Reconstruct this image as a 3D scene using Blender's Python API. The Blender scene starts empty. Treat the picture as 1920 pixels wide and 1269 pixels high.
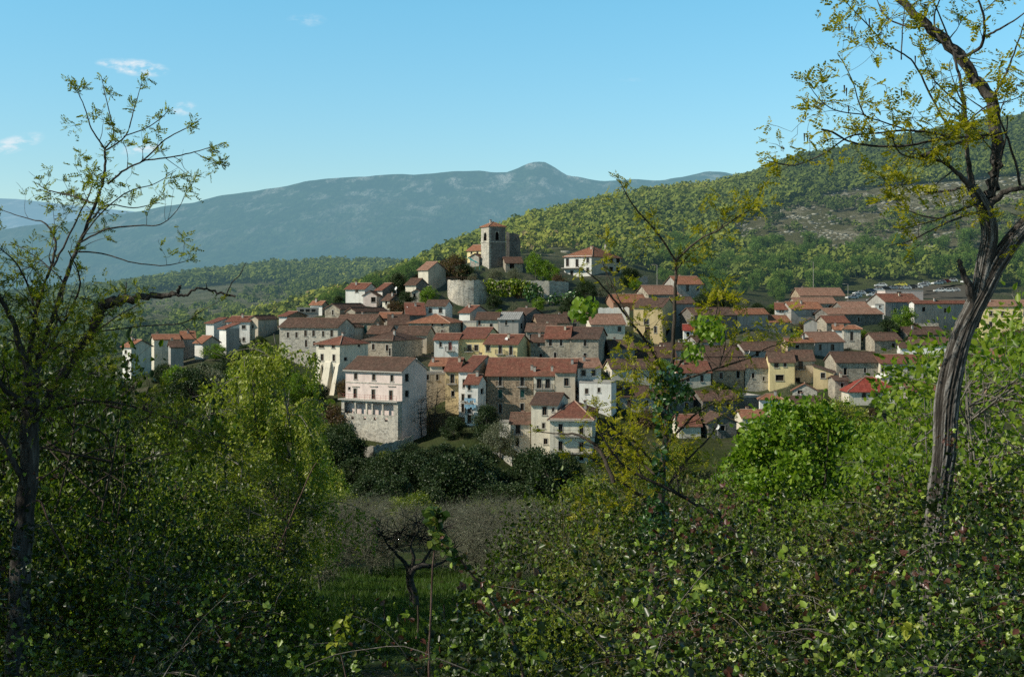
import bpy, math, random
import numpy as np
R = math.radians
sc = bpy.context.scene
col = sc.collection
F, CX, YH = 2400.0, 960.0, 560.0          # focal length in photo pixels, centre column, horizon row

def P(px, py, D):
    return np.array([(px - CX) / F * D, D, -(py - YH) / F * D])

# ------------------------------------------------------------------ camera
cam = bpy.data.cameras.new('camera'); co = bpy.data.objects.new('camera', cam); col.objects.link(co)
co.location = (0, 0, 0); co.rotation_euler = (R(90), 0, 0)
cam.sensor_width = 36; cam.lens = 36 * F / 1920.0
cam.shift_y = -(634.5 - YH) / 1920.0
cam.clip_start = 0.05; cam.clip_end = 40000
sc.camera = co
sc.render.resolution_x, sc.render.resolution_y = 1024, 676
sc.view_settings.view_transform = 'Standard'; sc.view_settings.look = 'None'
sc.view_settings.exposure = 0; sc.view_settings.gamma = 1
cy = sc.cycles; cy.use_denoising = False
cy.max_bounces = 5; cy.diffuse_bounces = 2; cy.glossy_bounces = 2; cy.transmission_bounces = 3; cy.transparent_max_bounces = 4
cy.caustics_reflective = False; cy.caustics_refractive = False

# ------------------------------------------------------------------ light
SUN_EL, SUN_AZ = 39.0, math.degrees(math.atan2(-0.94, -0.33))     # azimuth measured from +y towards +x
sd = np.array([math.sin(R(SUN_AZ)) * math.cos(R(SUN_EL)), math.cos(R(SUN_AZ)) * math.cos(R(SUN_EL)), math.sin(R(SUN_EL))])
sl = bpy.data.lights.new('sun', 'SUN'); so = bpy.data.objects.new('sun', sl); col.objects.link(so)
sl.energy = 5.0; sl.angle = R(0.5); sl.color = (1.0, 0.93, 0.79)
from mathutils import Vector
so.rotation_euler = Vector(sd).to_track_quat('Z', 'Y').to_euler()

# ------------------------------------------------------------------ node helper
class NT:
    def __init__(self, tree):
        self.t = tree; self.n = tree.nodes; self.l = tree.links
    def add(self, typ, ins=None, **props):
        nd = self.n.new(typ)
        for k, v in props.items(): setattr(nd, k, v)
        for k, v in (ins or {}).items(): self.set(nd, k, v)
        return nd
    def set(self, nd, k, v):
        s = nd.inputs[k]
        if hasattr(v, 'is_output'): self.l.new(v, s)
        elif hasattr(v, 'outputs'): self.l.new(v.outputs[0], s)
        else:
            if isinstance(v, (tuple, list)) and len(v) == 3 and len(getattr(s, 'default_value', (0,))) == 4: v = (*v, 1)
            s.default_value = v
    def math(self, op, a, b=0.0, c=None):
        nd = self.add('ShaderNodeMath', {0: a, 1: b}, operation=op)
        if c is not None: self.set(nd, 2, c)
        return nd.outputs[0]
    def mix(self, f, a, b, mode='MIX'):
        nd = self.add('ShaderNodeMix', data_type='RGBA', blend_type=mode)
        self.set(nd, 0, f); self.set(nd, 6, a); self.set(nd, 7, b)
        return nd.outputs[2]
    def ramp(self, f, stops, interp='LINEAR'):
        nd = self.add('ShaderNodeValToRGB', {0: f}); e = nd.color_ramp; e.interpolation = interp
        while len(e.elements) < len(stops): e.elements.new(0.5)
        for el, (p, c) in zip(e.elements, stops):
            el.position = p; el.color = (*c, 1) if len(c) == 3 else c
        return nd.outputs[0]
    def noise(self, vec, scale, detail=4, rough=0.55, out=0):
        return self.add('ShaderNodeTexNoise', {'Vector': vec, 'Scale': scale, 'Detail': detail, 'Roughness': rough}).outputs[out]
    def mapping(self, vec, scale=(1, 1, 1), loc=(0, 0, 0)):
        return self.add('ShaderNodeMapping', {'Vector': vec, 'Scale': scale, 'Location': loc}).outputs[0]
    def rng(self, v, a, b, c=0.0, d=1.0, smooth=False):
        nd = self.add('ShaderNodeMapRange', {0: v, 1: a, 2: b, 3: c, 4: d})
        if smooth: nd.interpolation_type = 'SMOOTHSTEP'
        return nd.outputs[0]

def new_mat(name):
    m = bpy.data.materials.new(name); m.use_nodes = True
    t = NT(m.node_tree); t.n.clear()
    out = t.add('ShaderNodeOutputMaterial')
    return m, t, out

def finish(t, out, color, rough=0.85, bump=None, bump_d=0.05, bump_s=0.6, haze=None, spec=0.3, metallic=0.0):
    b = t.add('ShaderNodeBsdfPrincipled', {'Base Color': color, 'Roughness': rough, 'Metallic': metallic})
    b.inputs['Specular IOR Level'].default_value = spec
    if bump is not None:
        bn = t.add('ShaderNodeBump', {'Strength': bump_s, 'Distance': bump_d, 'Height': bump})
        t.l.new(bn.outputs[0], b.inputs['Normal'])
    sh = b.outputs[0]
    if haze:   # air haze painted on as a glow mixed into the surface
        sh = add_haze(t, sh, *haze)
    t.l.new(sh, out.inputs[0])
    return b

def add_haze(t, sh, fac, colr):  # distance haze painted in: the surface itself gives off the haze colour
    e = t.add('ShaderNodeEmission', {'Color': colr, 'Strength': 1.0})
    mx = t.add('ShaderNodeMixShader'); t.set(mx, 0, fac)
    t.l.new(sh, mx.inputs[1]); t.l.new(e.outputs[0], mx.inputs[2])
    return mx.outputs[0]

# ------------------------------------------------------------------ world: clear spring sky with a few wisps of cloud
wd = bpy.data.worlds.new('World'); sc.world = wd; wd.use_nodes = True
t = NT(wd.node_tree); t.n.clear()
wo = t.add('ShaderNodeOutputWorld')
sky = t.add('ShaderNodeTexSky', sky_type='NISHITA', sun_disc=False)
sky.sun_elevation = R(SUN_EL); sky.sun_rotation = R(SUN_AZ); sky.air_density = 1.0; sky.dust_density = 0.6; sky.ozone_density = 1.0
gen = t.add('ShaderNodeTexCoord').outputs['Generated']
sep = t.add('ShaderNodeSeparateXYZ', {0: gen})
yy = t.math('MAXIMUM', sep.outputs[1], 0.02)
ax = t.math('DIVIDE', sep.outputs[0], yy); az = t.math('DIVIDE', sep.outputs[2], yy)
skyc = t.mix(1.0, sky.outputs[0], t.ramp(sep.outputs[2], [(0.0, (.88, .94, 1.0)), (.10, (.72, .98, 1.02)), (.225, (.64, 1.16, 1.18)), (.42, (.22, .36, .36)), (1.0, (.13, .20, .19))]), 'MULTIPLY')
nz = t.noise(t.add('ShaderNodeCombineXYZ', {0: t.math('MULTIPLY', ax, 1.0), 1: t.math('MULTIPLY', az, 2.2), 2: 0.0}).outputs[0], 75, 6, 0.6)
tot = None
for (px, py, sx, sy, k, tilt) in ((255, 127, 55, 15, 1.0, -.1), (345, 204, 22, 12, .75, .1), (28, 270, 50, 15, .8, .25), (265, 280, 36, 13, .85, .1), (575, 38, 34, 12, .3, 0), (1185, 150, 26, 4, .12, 0), (205, 118, 24, 8, .7, 0), (290, 135, 22, 8, .6, 0)):
    dx = t.math('MULTIPLY', t.math('SUBTRACT', ax, (px - CX) / F), F / sx)
    dz0 = t.math('SUBTRACT', az, -(py - YH) / F)
    dz = t.math('MULTIPLY', t.math('SUBTRACT', dz0, t.math('MULTIPLY', dx, tilt * sx / F)), F / sy)
    d2 = t.math('ADD', t.math('MULTIPLY', dx, dx), t.math('MULTIPLY', dz, dz))
    m = t.math('MULTIPLY', t.rng(d2, 0.0, 1.6, 1.0, 0.0, True), k)
    tot = m if tot is None else t.math('MAXIMUM', tot, m)
cl = t.math('MULTIPLY', tot, t.rng(nz, 0.38, 0.68, 0.0, 1.0, True))
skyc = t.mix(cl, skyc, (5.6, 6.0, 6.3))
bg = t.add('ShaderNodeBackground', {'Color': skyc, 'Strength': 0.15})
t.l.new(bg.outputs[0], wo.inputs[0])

# ------------------------------------------------------------------ mesh helpers
def np_mesh(name, verts, faces_list, mats, midx=None, uvs=None, smooth=False):
    """faces_list: list of int arrays (n,k); midx: list of ints/arrays matching."""
    me = bpy.data.meshes.new(name)
    verts = np.asarray(verts, dtype=np.float32)
    me.vertices.add(len(verts)); me.vertices.foreach_set('co', verts.ravel())
    loops = np.concatenate([np.asarray(f).ravel() for f in faces_list]).astype(np.int32)
    tot = np.concatenate([np.full(len(f), np.asarray(f).shape[1], dtype=np.int32) for f in faces_list])
    st = np.concatenate([[0], np.cumsum(tot)[:-1]]).astype(np.int32)
    me.loops.add(len(loops)); me.loops.foreach_set('vertex_index', loops)
    me.polygons.add(len(tot)); me.polygons.foreach_set('loop_start', st); me.polygons.foreach_set('loop_total', tot)
    if midx is not None: me.polygons.foreach_set('material_index', np.asarray(midx, dtype=np.int32))
    if smooth: me.polygons.foreach_set('use_smooth', np.ones(len(tot), dtype=bool))
    for m in mats: me.materials.append(m)
    if uvs is not None:
        ul = me.uv_layers.new(name='UVMap'); ul.data.foreach_set('uv', np.asarray(uvs, dtype=np.float32).ravel())
    me.update(calc_edges=True); me.validate()
    return me

class MB:
    """collects polygons (any size) with a material slot and optional uv"""
    def __init__(self): self.v = []; self.f = []; self.m = []; self.uv = []
    def poly(self, pts, m=0, uv=None):
        b = len(self.v); self.v += [tuple(map(float, p)) for p in pts]
        self.f.append(tuple(range(b, b + len(pts)))); self.m.append(m)
        self.uv += list(uv) if uv is not None else [(0.0, 0.0)] * len(pts)
    def hexa(self, p, m=0):
        """p: 8 points, 0-3 bottom ring, 4-7 top ring (same order, counter-clockwise seen from above)"""
        for q in ((3, 2, 1, 0), (4, 5, 6, 7), (0, 1, 5, 4), (1, 2, 6, 5), (2, 3, 7, 6), (3, 0, 4, 7)):
            self.poly([p[i] for i in q], m)
    def box(self, x0, x1, y0, y1, z0, z1, m=0, fr=None):
        pts = [(x0, y0, z0), (x1, y0, z0), (x1, y1, z0), (x0, y1, z0), (x0, y0, z1), (x1, y0, z1), (x1, y1, z1), (x0, y1, z1)]
        if fr is not None: pts = [fr(*q) for q in pts]
        self.hexa(pts, m)
    def tube(self, pts, rad, n=6, m=0, cap=True):
        pts = [np.array(p, float) for p in pts]; rings = []
        for i, p in enumerate(pts):
            d = pts[min(i + 1, len(pts) - 1)] - pts[max(i - 1, 0)]; d /= (np.linalg.norm(d) + 1e-9)
            a = np.cross(d, (0.31, 0.17, 0.93)); a /= (np.linalg.norm(a) + 1e-9); b = np.cross(d, a)
            r = rad[i] if hasattr(rad, '__len__') else rad
            rings.append([p + r * (math.cos(2 * math.pi * k / n) * a + math.sin(2 * math.pi * k / n) * b) for k in range(n)])
        for i in range(len(rings) - 1):
            for k in range(n):
                self.poly([rings[i][k], rings[i][(k + 1) % n], rings[i + 1][(k + 1) % n], rings[i + 1][k]], m)
        if cap: self.poly(rings[0][::-1], m); self.poly(rings[-1], m)
    def mesh(self, name, mats, smooth=False):
        me = bpy.data.meshes.new(name); me.from_pydata(self.v, [], self.f)
        for m in mats: me.materials.append(m)
        me.polygons.foreach_set('material_index', np.array(self.m, dtype=np.int32))
        if smooth: me.polygons.foreach_set('use_smooth', np.ones(len(self.f), dtype=bool))
        ul = me.uv_layers.new(name='UVMap'); ul.data.foreach_set('uv', np.array(self.uv, dtype=np.float32).ravel())
        me.update(); return me
    def build(self, name, mats, parent=None, loc=None, smooth=False):
        return link(name, self.mesh(name, mats if isinstance(mats, (list, tuple)) else [mats], smooth), parent, loc)

def link(name, me, parent=None, loc=None, rz=0.0):
    o = bpy.data.objects.new(name, me); col.objects.link(o)
    if parent is not None: o.parent = parent
    if loc is not None: o.location = loc
    o.rotation_euler.z = rz
    return o
def tag(o, label=None, cat=None, group=None, kind=None):
    if label: o['label'] = label
    if cat: o['category'] = cat
    if group: o['group'] = group
    if kind: o['kind'] = kind
    return o
def empty(name, loc, label, cat, group=None, rz=0.0):
    o = bpy.data.objects.new(name, None); col.objects.link(o); o.location = loc; o.rotation_euler.z = rz
    o.empty_display_size = 0.5
    return tag(o, label, cat, group)
def copy_tree(o, loc, rz=0.0, s=1.0, label=None, group=None):
    c = o.copy(); col.objects.link(c); c.location = loc; c.rotation_euler.z = rz
    c.scale = (s, s, s) if not hasattr(s, '__len__') else s
    if label: c['label'] = label
    if group: c['group'] = group
    for ch in list(o.children):
        d = ch.copy(); col.objects.link(d); d.parent = c
        for g in list(ch.children):
            e = g.copy(); col.objects.link(e); e.parent = d
    return c
HL = []
def H(*a, **k): HL.append((a, k))
# ---- front row
H('pink_house', 'pink three storey house with white eaves above a columned loggia', 648, 754, 691, 245, -32, 800, 812, 'pink', 'brown', 'gf', 667, gutter=True, dish=((.98, .62, 1.6),),
  win=[(667, 705, 6, 12), (701, 707, 6, 12), (735, 709, 6, 12), (666, 737, 6.5, 18, 'w'), (700, 739, 6.5, 18, 'w'), (733, 741, 6.5, 18, 'w'), (655, 728, 4, 5, 'p')],
  swin=[(763, 708, 7, 14, 'p'), (763, 738, 7, 12, 'p')], key='pink', chim=((.8, .7),))
H('stone_house', 'tall cream house with red hipped roof and sloping buttresses', 593, 637, 643, 276, -33, 690, 728, 'cream', 'red', 'hip', 630, key='butt',
  win=[(603, 649, 10, 7), (625, 649, 6, 8), (604, 670, 5, 12), (626, 671, 5, 12), (603, 693, 5, 13, 'p'), (628, 694, 5, 12), (608, 717, 4, 7)], swin=[(673, 648, 4, 4, 'p'), (648, 673, 6, 6, 'p'), (682, 670, 5, 5, 'p')])
H('stone_house', 'squat stone house with brown hipped roof right of the cream buttressed house', 683, 735, 636, 287, -25, 792, 682, 'stone', 'brown', 'hip', 621,
  win=[(700, 650, 5, 11), (726, 652, 5, 12), (731, 660, 4, 14)], chim=((.75, .3),))
H('white_house', 'narrow white house with a red balcony door beside the yellow houses', 814, 859, 636, 289, -6, 9, 676, 'white', 'red', 'gf', 625, win=[(826, 646, 4, 9), (844, 649, 6, 15, 'r')])
H('yellow_house', 'pale yellow house with a dark flowered balcony, left of the two', 860, 908, 634, 290, -9, 938, 676, 'yellow', 'red', 'gf', 616, win=[(880, 652, 7, 12, 'b'), (893, 652, 7, 11)])
H('yellow_house', 'pale yellow house with two iron balconies and a white chimney', 908, 970, 644, 285, -13, 993, 680, 'yellow', 'red', 'gf', 627, win=[(915, 653, 7, 11), (938, 655, 6, 15, 'b'), (958, 657, 6, 16, 'b')], chim=((.62, .3),), dish=((.6, .2, .9),))
H('stone_house', 'low stone wing with two small windows left of the long stone house', 995, 1022, 640, 292, -8, 8, 680, 'stone', 'brown', 'gf', 628, win=[(1010, 646, 6, 8), (1014, 667, 5, 8, 'p')])
H('stone_house', 'long stone house with pale window frames uphill from the big brown one', 1022, 1068, 633, 291, -8, 9, 680, 'stone', 'red', 'gf', 609, win=[(1032, 642, 6, 13), (1052, 642, 5, 12), (1041, 666, 5, 11)])
H('stone_house', 'stone house with an open corner loggia and a pale balcony slab', 1068, 1122, 634, 290, -9, 1142, 680, 'stone', 'brown', 'gf', 622, win=[(1070, 653, 4, 11, 'p'), (1097, 643, 6, 12), (1097, 667, 6, 10)], swin=[(1131, 641, 14, 15, 'p')])
H('stone_house', 'big brown stone house with green shutters and red roof', 912, 1000, 702, 253, -7, 11, 803, 'brown', 'red', 'gf', 671, key='big',
  win=[(938, 714, 6, 17, 'b'), (979, 715, 7, 16, 'b'), (938, 738, 8, 15, 'g'), (979, 738, 8, 14, 'g'), (938, 766, 6, 17), (979, 763, 7, 13)], chim=((.95, .15), (.5, .7)))
H('cream_house', 'cream house with a pair of dark balcony doors adjoining the big brown house', 1000.6, 1040, 702, 251.5, -7, 11, 764, 'cream', 'red', 'gf', 672, win=[(1011, 719, 9, 17, 'b'), (1027, 719, 9, 17, 'b')], chim=((.02, .1), (.85, .12)))
H('cream_house', 'rose and cream house under a long red roof, right of the twin balcony doors', 1040.8, 1078, 696, 250.5, -7, 11, 770, 'beige', 'red', 'gf', 673, win=[(1062, 716, 9, 14)], chim=((.8, .3),))
H('white_house', 'white house with faded brown roof, upper half of the white pair', 1083, 1127, 688, 254, 6, 9, 760, 'white', 'pinkish', 'gf', 672, win=[(1094, 699, 8, 11), (1113, 699, 7, 11), (1092, 727, 7, 15, 'b')])
H('white_house', 'flat topped white block below the white house with faded roof', 1086, 1146, 715, 249, -16, 5, 765, 'white', 'cream', 'flat', 715, win=[(1123, 731, 5, 9), (1100, 733, 6, 10)])
H('white_house', 'tiny white and pale blue house with red roof and hanging laundry', 872, 896, 718, 244, -12, 911, 795, 'white', 'red', 'gf', 702, win=[(880, 726, 5, 11), (880, 747, 6, 15, 'b'), (880, 767, 6, 14, 'b'), (880, 785, 6, 14, 'd')], swin=[(904, 733, 6, 10, 'p')], key='blue', chim=((.7, .4),))
H('white_house', 'tall narrow white house with long red roof and shade painted on its side', 860, 885, 695, 251, -14, 942, 788, 'white', 'red', 'gf', 667, swall='beige', win=[(870, 719, 5, 15), (868, 745, 5, 12), (868, 765, 5, 16)])
H('stone_house', 'ochre stone house strip with a small balcony left of the narrow white house', 835, 859.7, 694, 252.5, -9, 9, 778, 'ochre', 'red', 'gf', 671, win=[(848, 710, 7, 16, 'b'), (849, 738, 6, 10, 'p')])
H('cream_house', 'small cream house with orange roof peeping behind the pink house', 806, 838, 684, 264, -8, 8, 708, 'cream', 'orange', 'gf', 671, win=[(832, 690, 5, 7, 'p')], chim=((.1, .2),))
H('grey_house', 'shaded grey flat roofed house with a large dark doorway beside the pink house', 779, 835, 699, 257, 8, 5, 792, 'beige', 'grey', 'flat', 699, win=[(786, 710, 12, 20, 'p'), (802, 707, 5, 11), (820, 707, 5, 11)])
H('cream_house', 'old cream house with small brown roof, rear of the lowest pair', 996, 1045, 757, 229, -10, 1065, 864, 'cream', 'brown', 'gf', 737, win=[(1021, 770, 8, 16), (1037, 768, 4, 7), (1019, 798, 5, 10), (1023, 827, 7, 11), (1008, 800, 2, 3, 'p')])
H('cream_house', 'lowest cream house with red hipped roof and two long balconies', 1031, 1110, 784, 223, -6, 1145, 868, 'cream', 'red', 'hip', 757, gutter=True, key='low',
  win=[(1051, 804, 8, 18), (1090, 806, 8, 16), (1051, 836, 8, 18), (1090, 838, 8, 18), (1052, 858, 8, 10, 'p'), (1090, 857, 8, 11, 'p')])
H('cream_house', 'narrow cream house with old tile roof below the big brown stone house', 957, 994, 792, 233, -6, 6, 862, 'cream', 'old', 'gf', 774, win=[(971, 804, 8, 17, 'b'), (970, 829, 6, 15, 'p')])
H('garden_shed', 'low white lean-to shed at the foot of the big stone house', 936, 957, 790, 236, -5, 3, 806, 'white', 'white', 'flat', 790, cat='shed', group='garden sheds')
# ---- second rows, centre
H('stone_house', 'long cream stone house with large orange hipped roof in the middle of the village', 766, 842, 604, 317, -13, 870, 655, 'stone', 'orange', 'hip', 589, win=[(786, 620, 5, 10), (811, 622, 5, 13), (829, 623, 4, 9), (811, 609, 4, 5, 'p'), (829, 609, 4, 5, 'p')])
H('grey_house', 'shaded wing with brown roof left of the large orange roof', 728, 766, 607, 324, 5, 8, 645, 'grey', 'brown', 'gf', 589, win=[(737, 617, 6, 9), (752, 617, 6, 9, 'p')])
H('stone_house', 'cream stone house with orange roof at the end of the long stone row', 705, 745, 595, 332, -12, 8, 630, 'pale', 'orange', 'gf', 586, win=[(716, 612, 4, 8), (732, 601, 6, 6), (741, 617, 7, 9)])
H('white_house', 'small white house with two windows below the round retaining wall', 797, 835, 573, 346, -10, 848, 595, 'white', 'brown', 'gf', 563, win=[(807, 582, 6, 9), (826, 582, 6, 9)])
H('stone_house', 'house with one big dark red roof slope left of the small white house', 762, 797, 589, 341, 8, 12, 600, 'dark', 'red', 'gf', 568, dish=((.08, .3, 1.5),))
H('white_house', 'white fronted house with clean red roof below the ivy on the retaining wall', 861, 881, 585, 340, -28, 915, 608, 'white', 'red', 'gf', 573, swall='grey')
H('cream_house', 'flat roofed cream annex beside the large orange roof', 868, 893, 602, 325, -5, 4, 628, 'cream', 'grey', 'flat', 602)
H('cream_house', 'grey cream house with brown roof left of the grey sheet roof', 893, 934, 598, 332, -5, 8, 632, 'cream', 'brown', 'gf', 586, win=[(899, 605, 4, 7), (921, 611, 5, 9)], dish=((.3, .05, -1.5),))
H('grey_house', 'grey house with a grey sheet roof above the yellow houses', 934.5, 972, 598, 331, -7, 986, 634, 'grey', 'metal', 'gf', 589, win=[(949, 605, 4, 9, 'w'), (962, 602, 2, 2, 'p')], swin=[(978, 611, 4, 10, 'p')])
H('dark_house', 'shaded dark house with brown roof behind the grey sheet roof', 955, 986, 590, 346, -22, 1020, 612, 'dark', 'brown', 'gf', 578)
H('stone_house', 'long stone house with two rows of windows behind the weeping tree', 524, 633, 612, 307, -16, 10, 690, 'pale', 'brown', 'gf', 597, win=[(573, 625, 5, 11), (588, 625, 5, 11), (606, 626, 4, 10), (622, 625, 5, 13), (574, 644, 4, 13), (589, 644, 4, 8), (590, 669, 6, 15), (556, 628, 4, 10), (540, 628, 4, 10)])
H('stone_house', 'tall gabled grey stone house with a narrow pale slit window', 609, 637, 578, 337, -20, 690, 612, 'stone', 'brown', 'gs', 565, win=[(624, 586, 3, 9), (624, 602, 4, 5, 'p')])
H('stone_house', 'gabled stone house with dark shaded side and tattered brown roof', 649, 666, 583, 331, -30, 727, 618, 'stone', 'brown', 'gs', 572)
H('cream_house', 'small gabled cream house with a long dark side wall', 641, 655, 612, 319, -30, 710, 638, 'cream', 'old', 'gs', 601)
H('stone_house', 'tiny stone house with small tiled roof below the tall gabled house', 634, 650, 598, 327, -10, 5, 614, 'stone', 'old', 'gf', 591, win=[(645, 605, 3, 4, 'p')])
H('white_house', 'little white box of a house with red roof, next to the weeping tree top', 523, 538, 592, 336, -22, 575, 606, 'white', 'red', 'gf', 584, swall='brown')
H('glazed_annex', 'low flat roofed annex with pale glazed front at the edge of the village', 557, 598, 577, 351, 10, 6, 597, 'grey', 'white', 'flat', 577, win=[(566, 582, 8, 6), (577, 582, 8, 6), (588, 582, 8, 6)], cat='annex')
H('white_house', 'small white house with orange brown roof above the glazed annex', 582, 604, 570, 353, -22, 614, 584, 'white', 'orange', 'gf', 559, swall='brown')
H('beige_house', 'gabled beige house with shaded brown side behind the weeping tree', 468, 484, 597, 326, -22, 520, 634, 'beige', 'brown', 'gs', 588, win=[(474, 612, 3, 7, 'p')])
H('white_house', 'tall windowless white tower-like house with shade painted on its side wall', 411, 424, 615, 312, -50, 449, 672, 'white', 'red', 'sb', 606, swall='grey')
H('white_house', 'white house with a wide red roof behind the windowless white one', 425, 468, 602, 326, -10, 8, 645, 'white', 'red', 'gf', 593, win=[(457, 613, 7, 7), (457, 636, 4, 7)])
H('white_house', 'slim white house with rust roof at the left of the wide red roof', 386, 401, 605, 324, -22, 6, 634, 'white', 'red', 'sb', 601)
H('white_house', 'white gabled house with bright orange roof among the left end houses', 365, 381, 641, 301, -35, 412, 668, 'white', 'orange', 'gf', 626, swall='beige')
H('grey_house', 'shaded grey house with orange roof, second from the village edge', 341, 366, 634, 307, 18, 7, 670, 'grey', 'orange', 'gf', 621)
H('grey_house', 'dark shaded house with brown roof standing on the slope edge', 320, 344, 650, 293, 20, 6, 695, 'grey', 'brown', 'gf', 640)
H('white_house', 'whitish house with long orange roof near the left edge of the village', 289, 337, 636, 302, 20, 8, 672, 'cream', 'orange', 'gf', 627, win=[(303, 645, 4, 8)])
H('white_house', 'small white house at the far left end of the village', 230, 246, 648, 281, -40, 284, 712, 'white', 'orange', 'gf', 637, swall='cream', win=[(236, 660, 4, 7), (240, 678, 4, 8)])
# ---- hilltop
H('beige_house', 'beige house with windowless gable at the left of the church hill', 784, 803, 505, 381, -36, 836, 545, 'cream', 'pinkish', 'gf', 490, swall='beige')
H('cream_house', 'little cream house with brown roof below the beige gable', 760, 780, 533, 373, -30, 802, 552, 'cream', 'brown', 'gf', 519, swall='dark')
H('stone_hut', 'tiny stone hut with one dark window below the church hill', 772, 790, 547, 363, 0, 5, 568, 'pale', 'old', 'gs', 541, win=[(777, 554, 4, 8, 'p')], cat='hut')
H('white_house', 'white house with red roof topmost on the left shoulder', 648, 684, 541, 373, -20, 8, 562, 'white', 'red', 'gf', 531, win=[(669, 546, 5, 5)])
H('pink_house', 'pinkish gabled house in the cluster on the left shoulder', 681, 706, 553, 366, -10, 6, 572, 'pink', 'brown', 'gs', 544, win=[(700, 562, 8, 9, 'p')])
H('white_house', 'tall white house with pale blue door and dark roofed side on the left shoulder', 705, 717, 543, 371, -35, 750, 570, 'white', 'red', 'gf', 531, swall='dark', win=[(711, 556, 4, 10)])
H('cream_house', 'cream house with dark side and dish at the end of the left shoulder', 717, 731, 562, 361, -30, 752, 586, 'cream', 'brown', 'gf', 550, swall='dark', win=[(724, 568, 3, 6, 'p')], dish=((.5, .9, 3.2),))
H('hilltop_villa', 'large villa with orange hipped roof standing alone on the hilltop', 1058, 1109, 480, 411, -30, 1166, 525, 'white', 'orange', 'hip', 462, swall='beige', key='villa', chim=((.75, .75), (.6, .35), (.9, .55)),
  win=[(1064, 492, 5, 14, 'w'), (1082, 493, 5, 14, 'w'), (1102, 488, 5, 9), (1102, 506, 5, 8), (1072, 512, 5, 9)], swin=[(1146, 488, 7, 10, 'p'), (1159, 488, 7, 10, 'p'), (1146, 505, 7, 9, 'p'), (1159, 506, 7, 9, 'p')], cat='villa')
H('stone_shed', 'open stone shed with sloping tile roof right of the church', 948, 980, 492, 389, 12, 6, 506, 'stone', 'brown', 'gf', 482, cat='shed', group='garden sheds', win=[(960, 499, 9, 10, 'p')])
H('church_nave', 'cream church nave with orange roof beside the bell tower', 876, 903, 469, 404, -40, 6, 490, 'yellow', 'orange', 'gf', 454, cat='church', group='church buildings', win=[(884, 474, 3, 5), (895, 474, 3, 5)])
H('stone_chapel', 'small grey gabled chapel at the foot of the bell tower', 881, 898, 481, 396, -20, 5, 494, 'pale', 'old', 'gs', 474, cat='chapel', group='church buildings')
H('bell_tower', 'square stone bell tower with arched openings and orange pyramid roof', 902, 917, 425, 396, -62, 948, 492, 'pale', 'orange', 'hip', 416, swall='dark', cat='tower', group='church buildings', key='tower', oh=.35,
  win=[(909.5, 443, 7, 17, 'a')], swin=[(932, 442, 8, 17, 'a')])
# ---- right half
H('stone_house', 'stone house with wide faded red roof and lit left gable', 1216, 1272, 551, 373, 20, 1191, 584, 'stone', 'pinkish', 'gf', 527)
H('grey_house', 'tall grey house with orange roof rising behind the wide faded roof', 1270, 1318, 532, 386, 15, 1245, 565, 'grey', 'orange', 'gf', 518, win=[(1289, 540, 6, 13), (1308, 541, 5, 9)])
H('rust_house', 'rust walled house with brown orange roof left of the wide faded roof', 1150, 1212, 566, 363, 12, 8, 588, 'rust', 'orange', 'gf', 552)
H('yellow_house', 'tall ochre yellow house with dark side door, right of the middle', 1188, 1242, 575, 346, -16, 1268, 650, 'ochre', 'old', 'gf', 567, win=[(1212, 603, 9, 10), (1214, 624, 8, 20, 'd'), (1229, 618, 5, 12)], swin=[(1253, 624, 9, 14, 'p')])
H('grey_house', 'grey house with pinkish red roof left of the ochre yellow house', 1108, 1172, 607, 336, 10, 9, 636, 'cream', 'pinkish', 'gf', 584, auto=1)
H('grey_house', 'low brown roofed house above the open corner loggia', 1008, 1065, 604, 337, 10, 7, 622, 'brown', 'brown', 'gf', 590)
H('white_house', 'tiny pale house with a bright red roof beside the bare tree stem', 1282, 1300, 618, 336, -5, 5, 648, 'white', 'bright', 'gf', 608, win=[(1290, 627, 5, 8, 'p')])
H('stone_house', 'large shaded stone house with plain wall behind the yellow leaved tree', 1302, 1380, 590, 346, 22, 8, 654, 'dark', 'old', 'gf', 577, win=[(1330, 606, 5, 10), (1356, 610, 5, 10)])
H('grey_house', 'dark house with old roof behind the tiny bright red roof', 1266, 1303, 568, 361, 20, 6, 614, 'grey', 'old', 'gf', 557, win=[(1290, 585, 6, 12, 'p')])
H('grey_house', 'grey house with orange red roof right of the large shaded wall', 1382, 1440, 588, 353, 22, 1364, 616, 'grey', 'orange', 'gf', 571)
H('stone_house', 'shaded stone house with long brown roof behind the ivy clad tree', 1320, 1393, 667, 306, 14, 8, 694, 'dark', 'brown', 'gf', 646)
H('grey_house', 'house with weathered brown roof left of the ivy clad tree', 1192, 1268, 669, 307, 5, 8, 694, 'grey', 'brown', 'gf', 648)
H('grey_house', 'house with red roof directly right of the ivy clad stem', 1270, 1333, 697, 286, 8, 8, 732, 'cream', 'red', 'gf', 672, win=[(1290, 709, 6, 13), (1316, 709, 6, 13)])
H('dark_house', 'dark fronted house with brown roof second right from the ivy clad stem', 1336, 1395, 692, 289, 15, 8, 735, 'brown', 'brown', 'gf', 670, win=[(1384, 702, 6, 13, 'p'), (1352, 704, 6, 12)])
H('cream_house', 'low cream house with brown roof right of the white pair', 1147, 1236, 690, 277, 8, 8, 726, 'cream', 'brown', 'gf', 674, auto=1)
H('stone_house', 'stone house with dark red roof left of the yellow house with balcony', 1397, 1442, 688, 291, 4, 8, 736, 'pale', 'old', 'gf', 672, win=[(1412, 704, 5, 10, 'p'), (1432, 710, 4, 8)])
H('dark_house', 'dark flat roofed house in shade below the stone house with dark red roof', 1384, 1426, 742, 268, 18, 6, 778, 'dark', 'grey', 'flat', 742)
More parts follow.
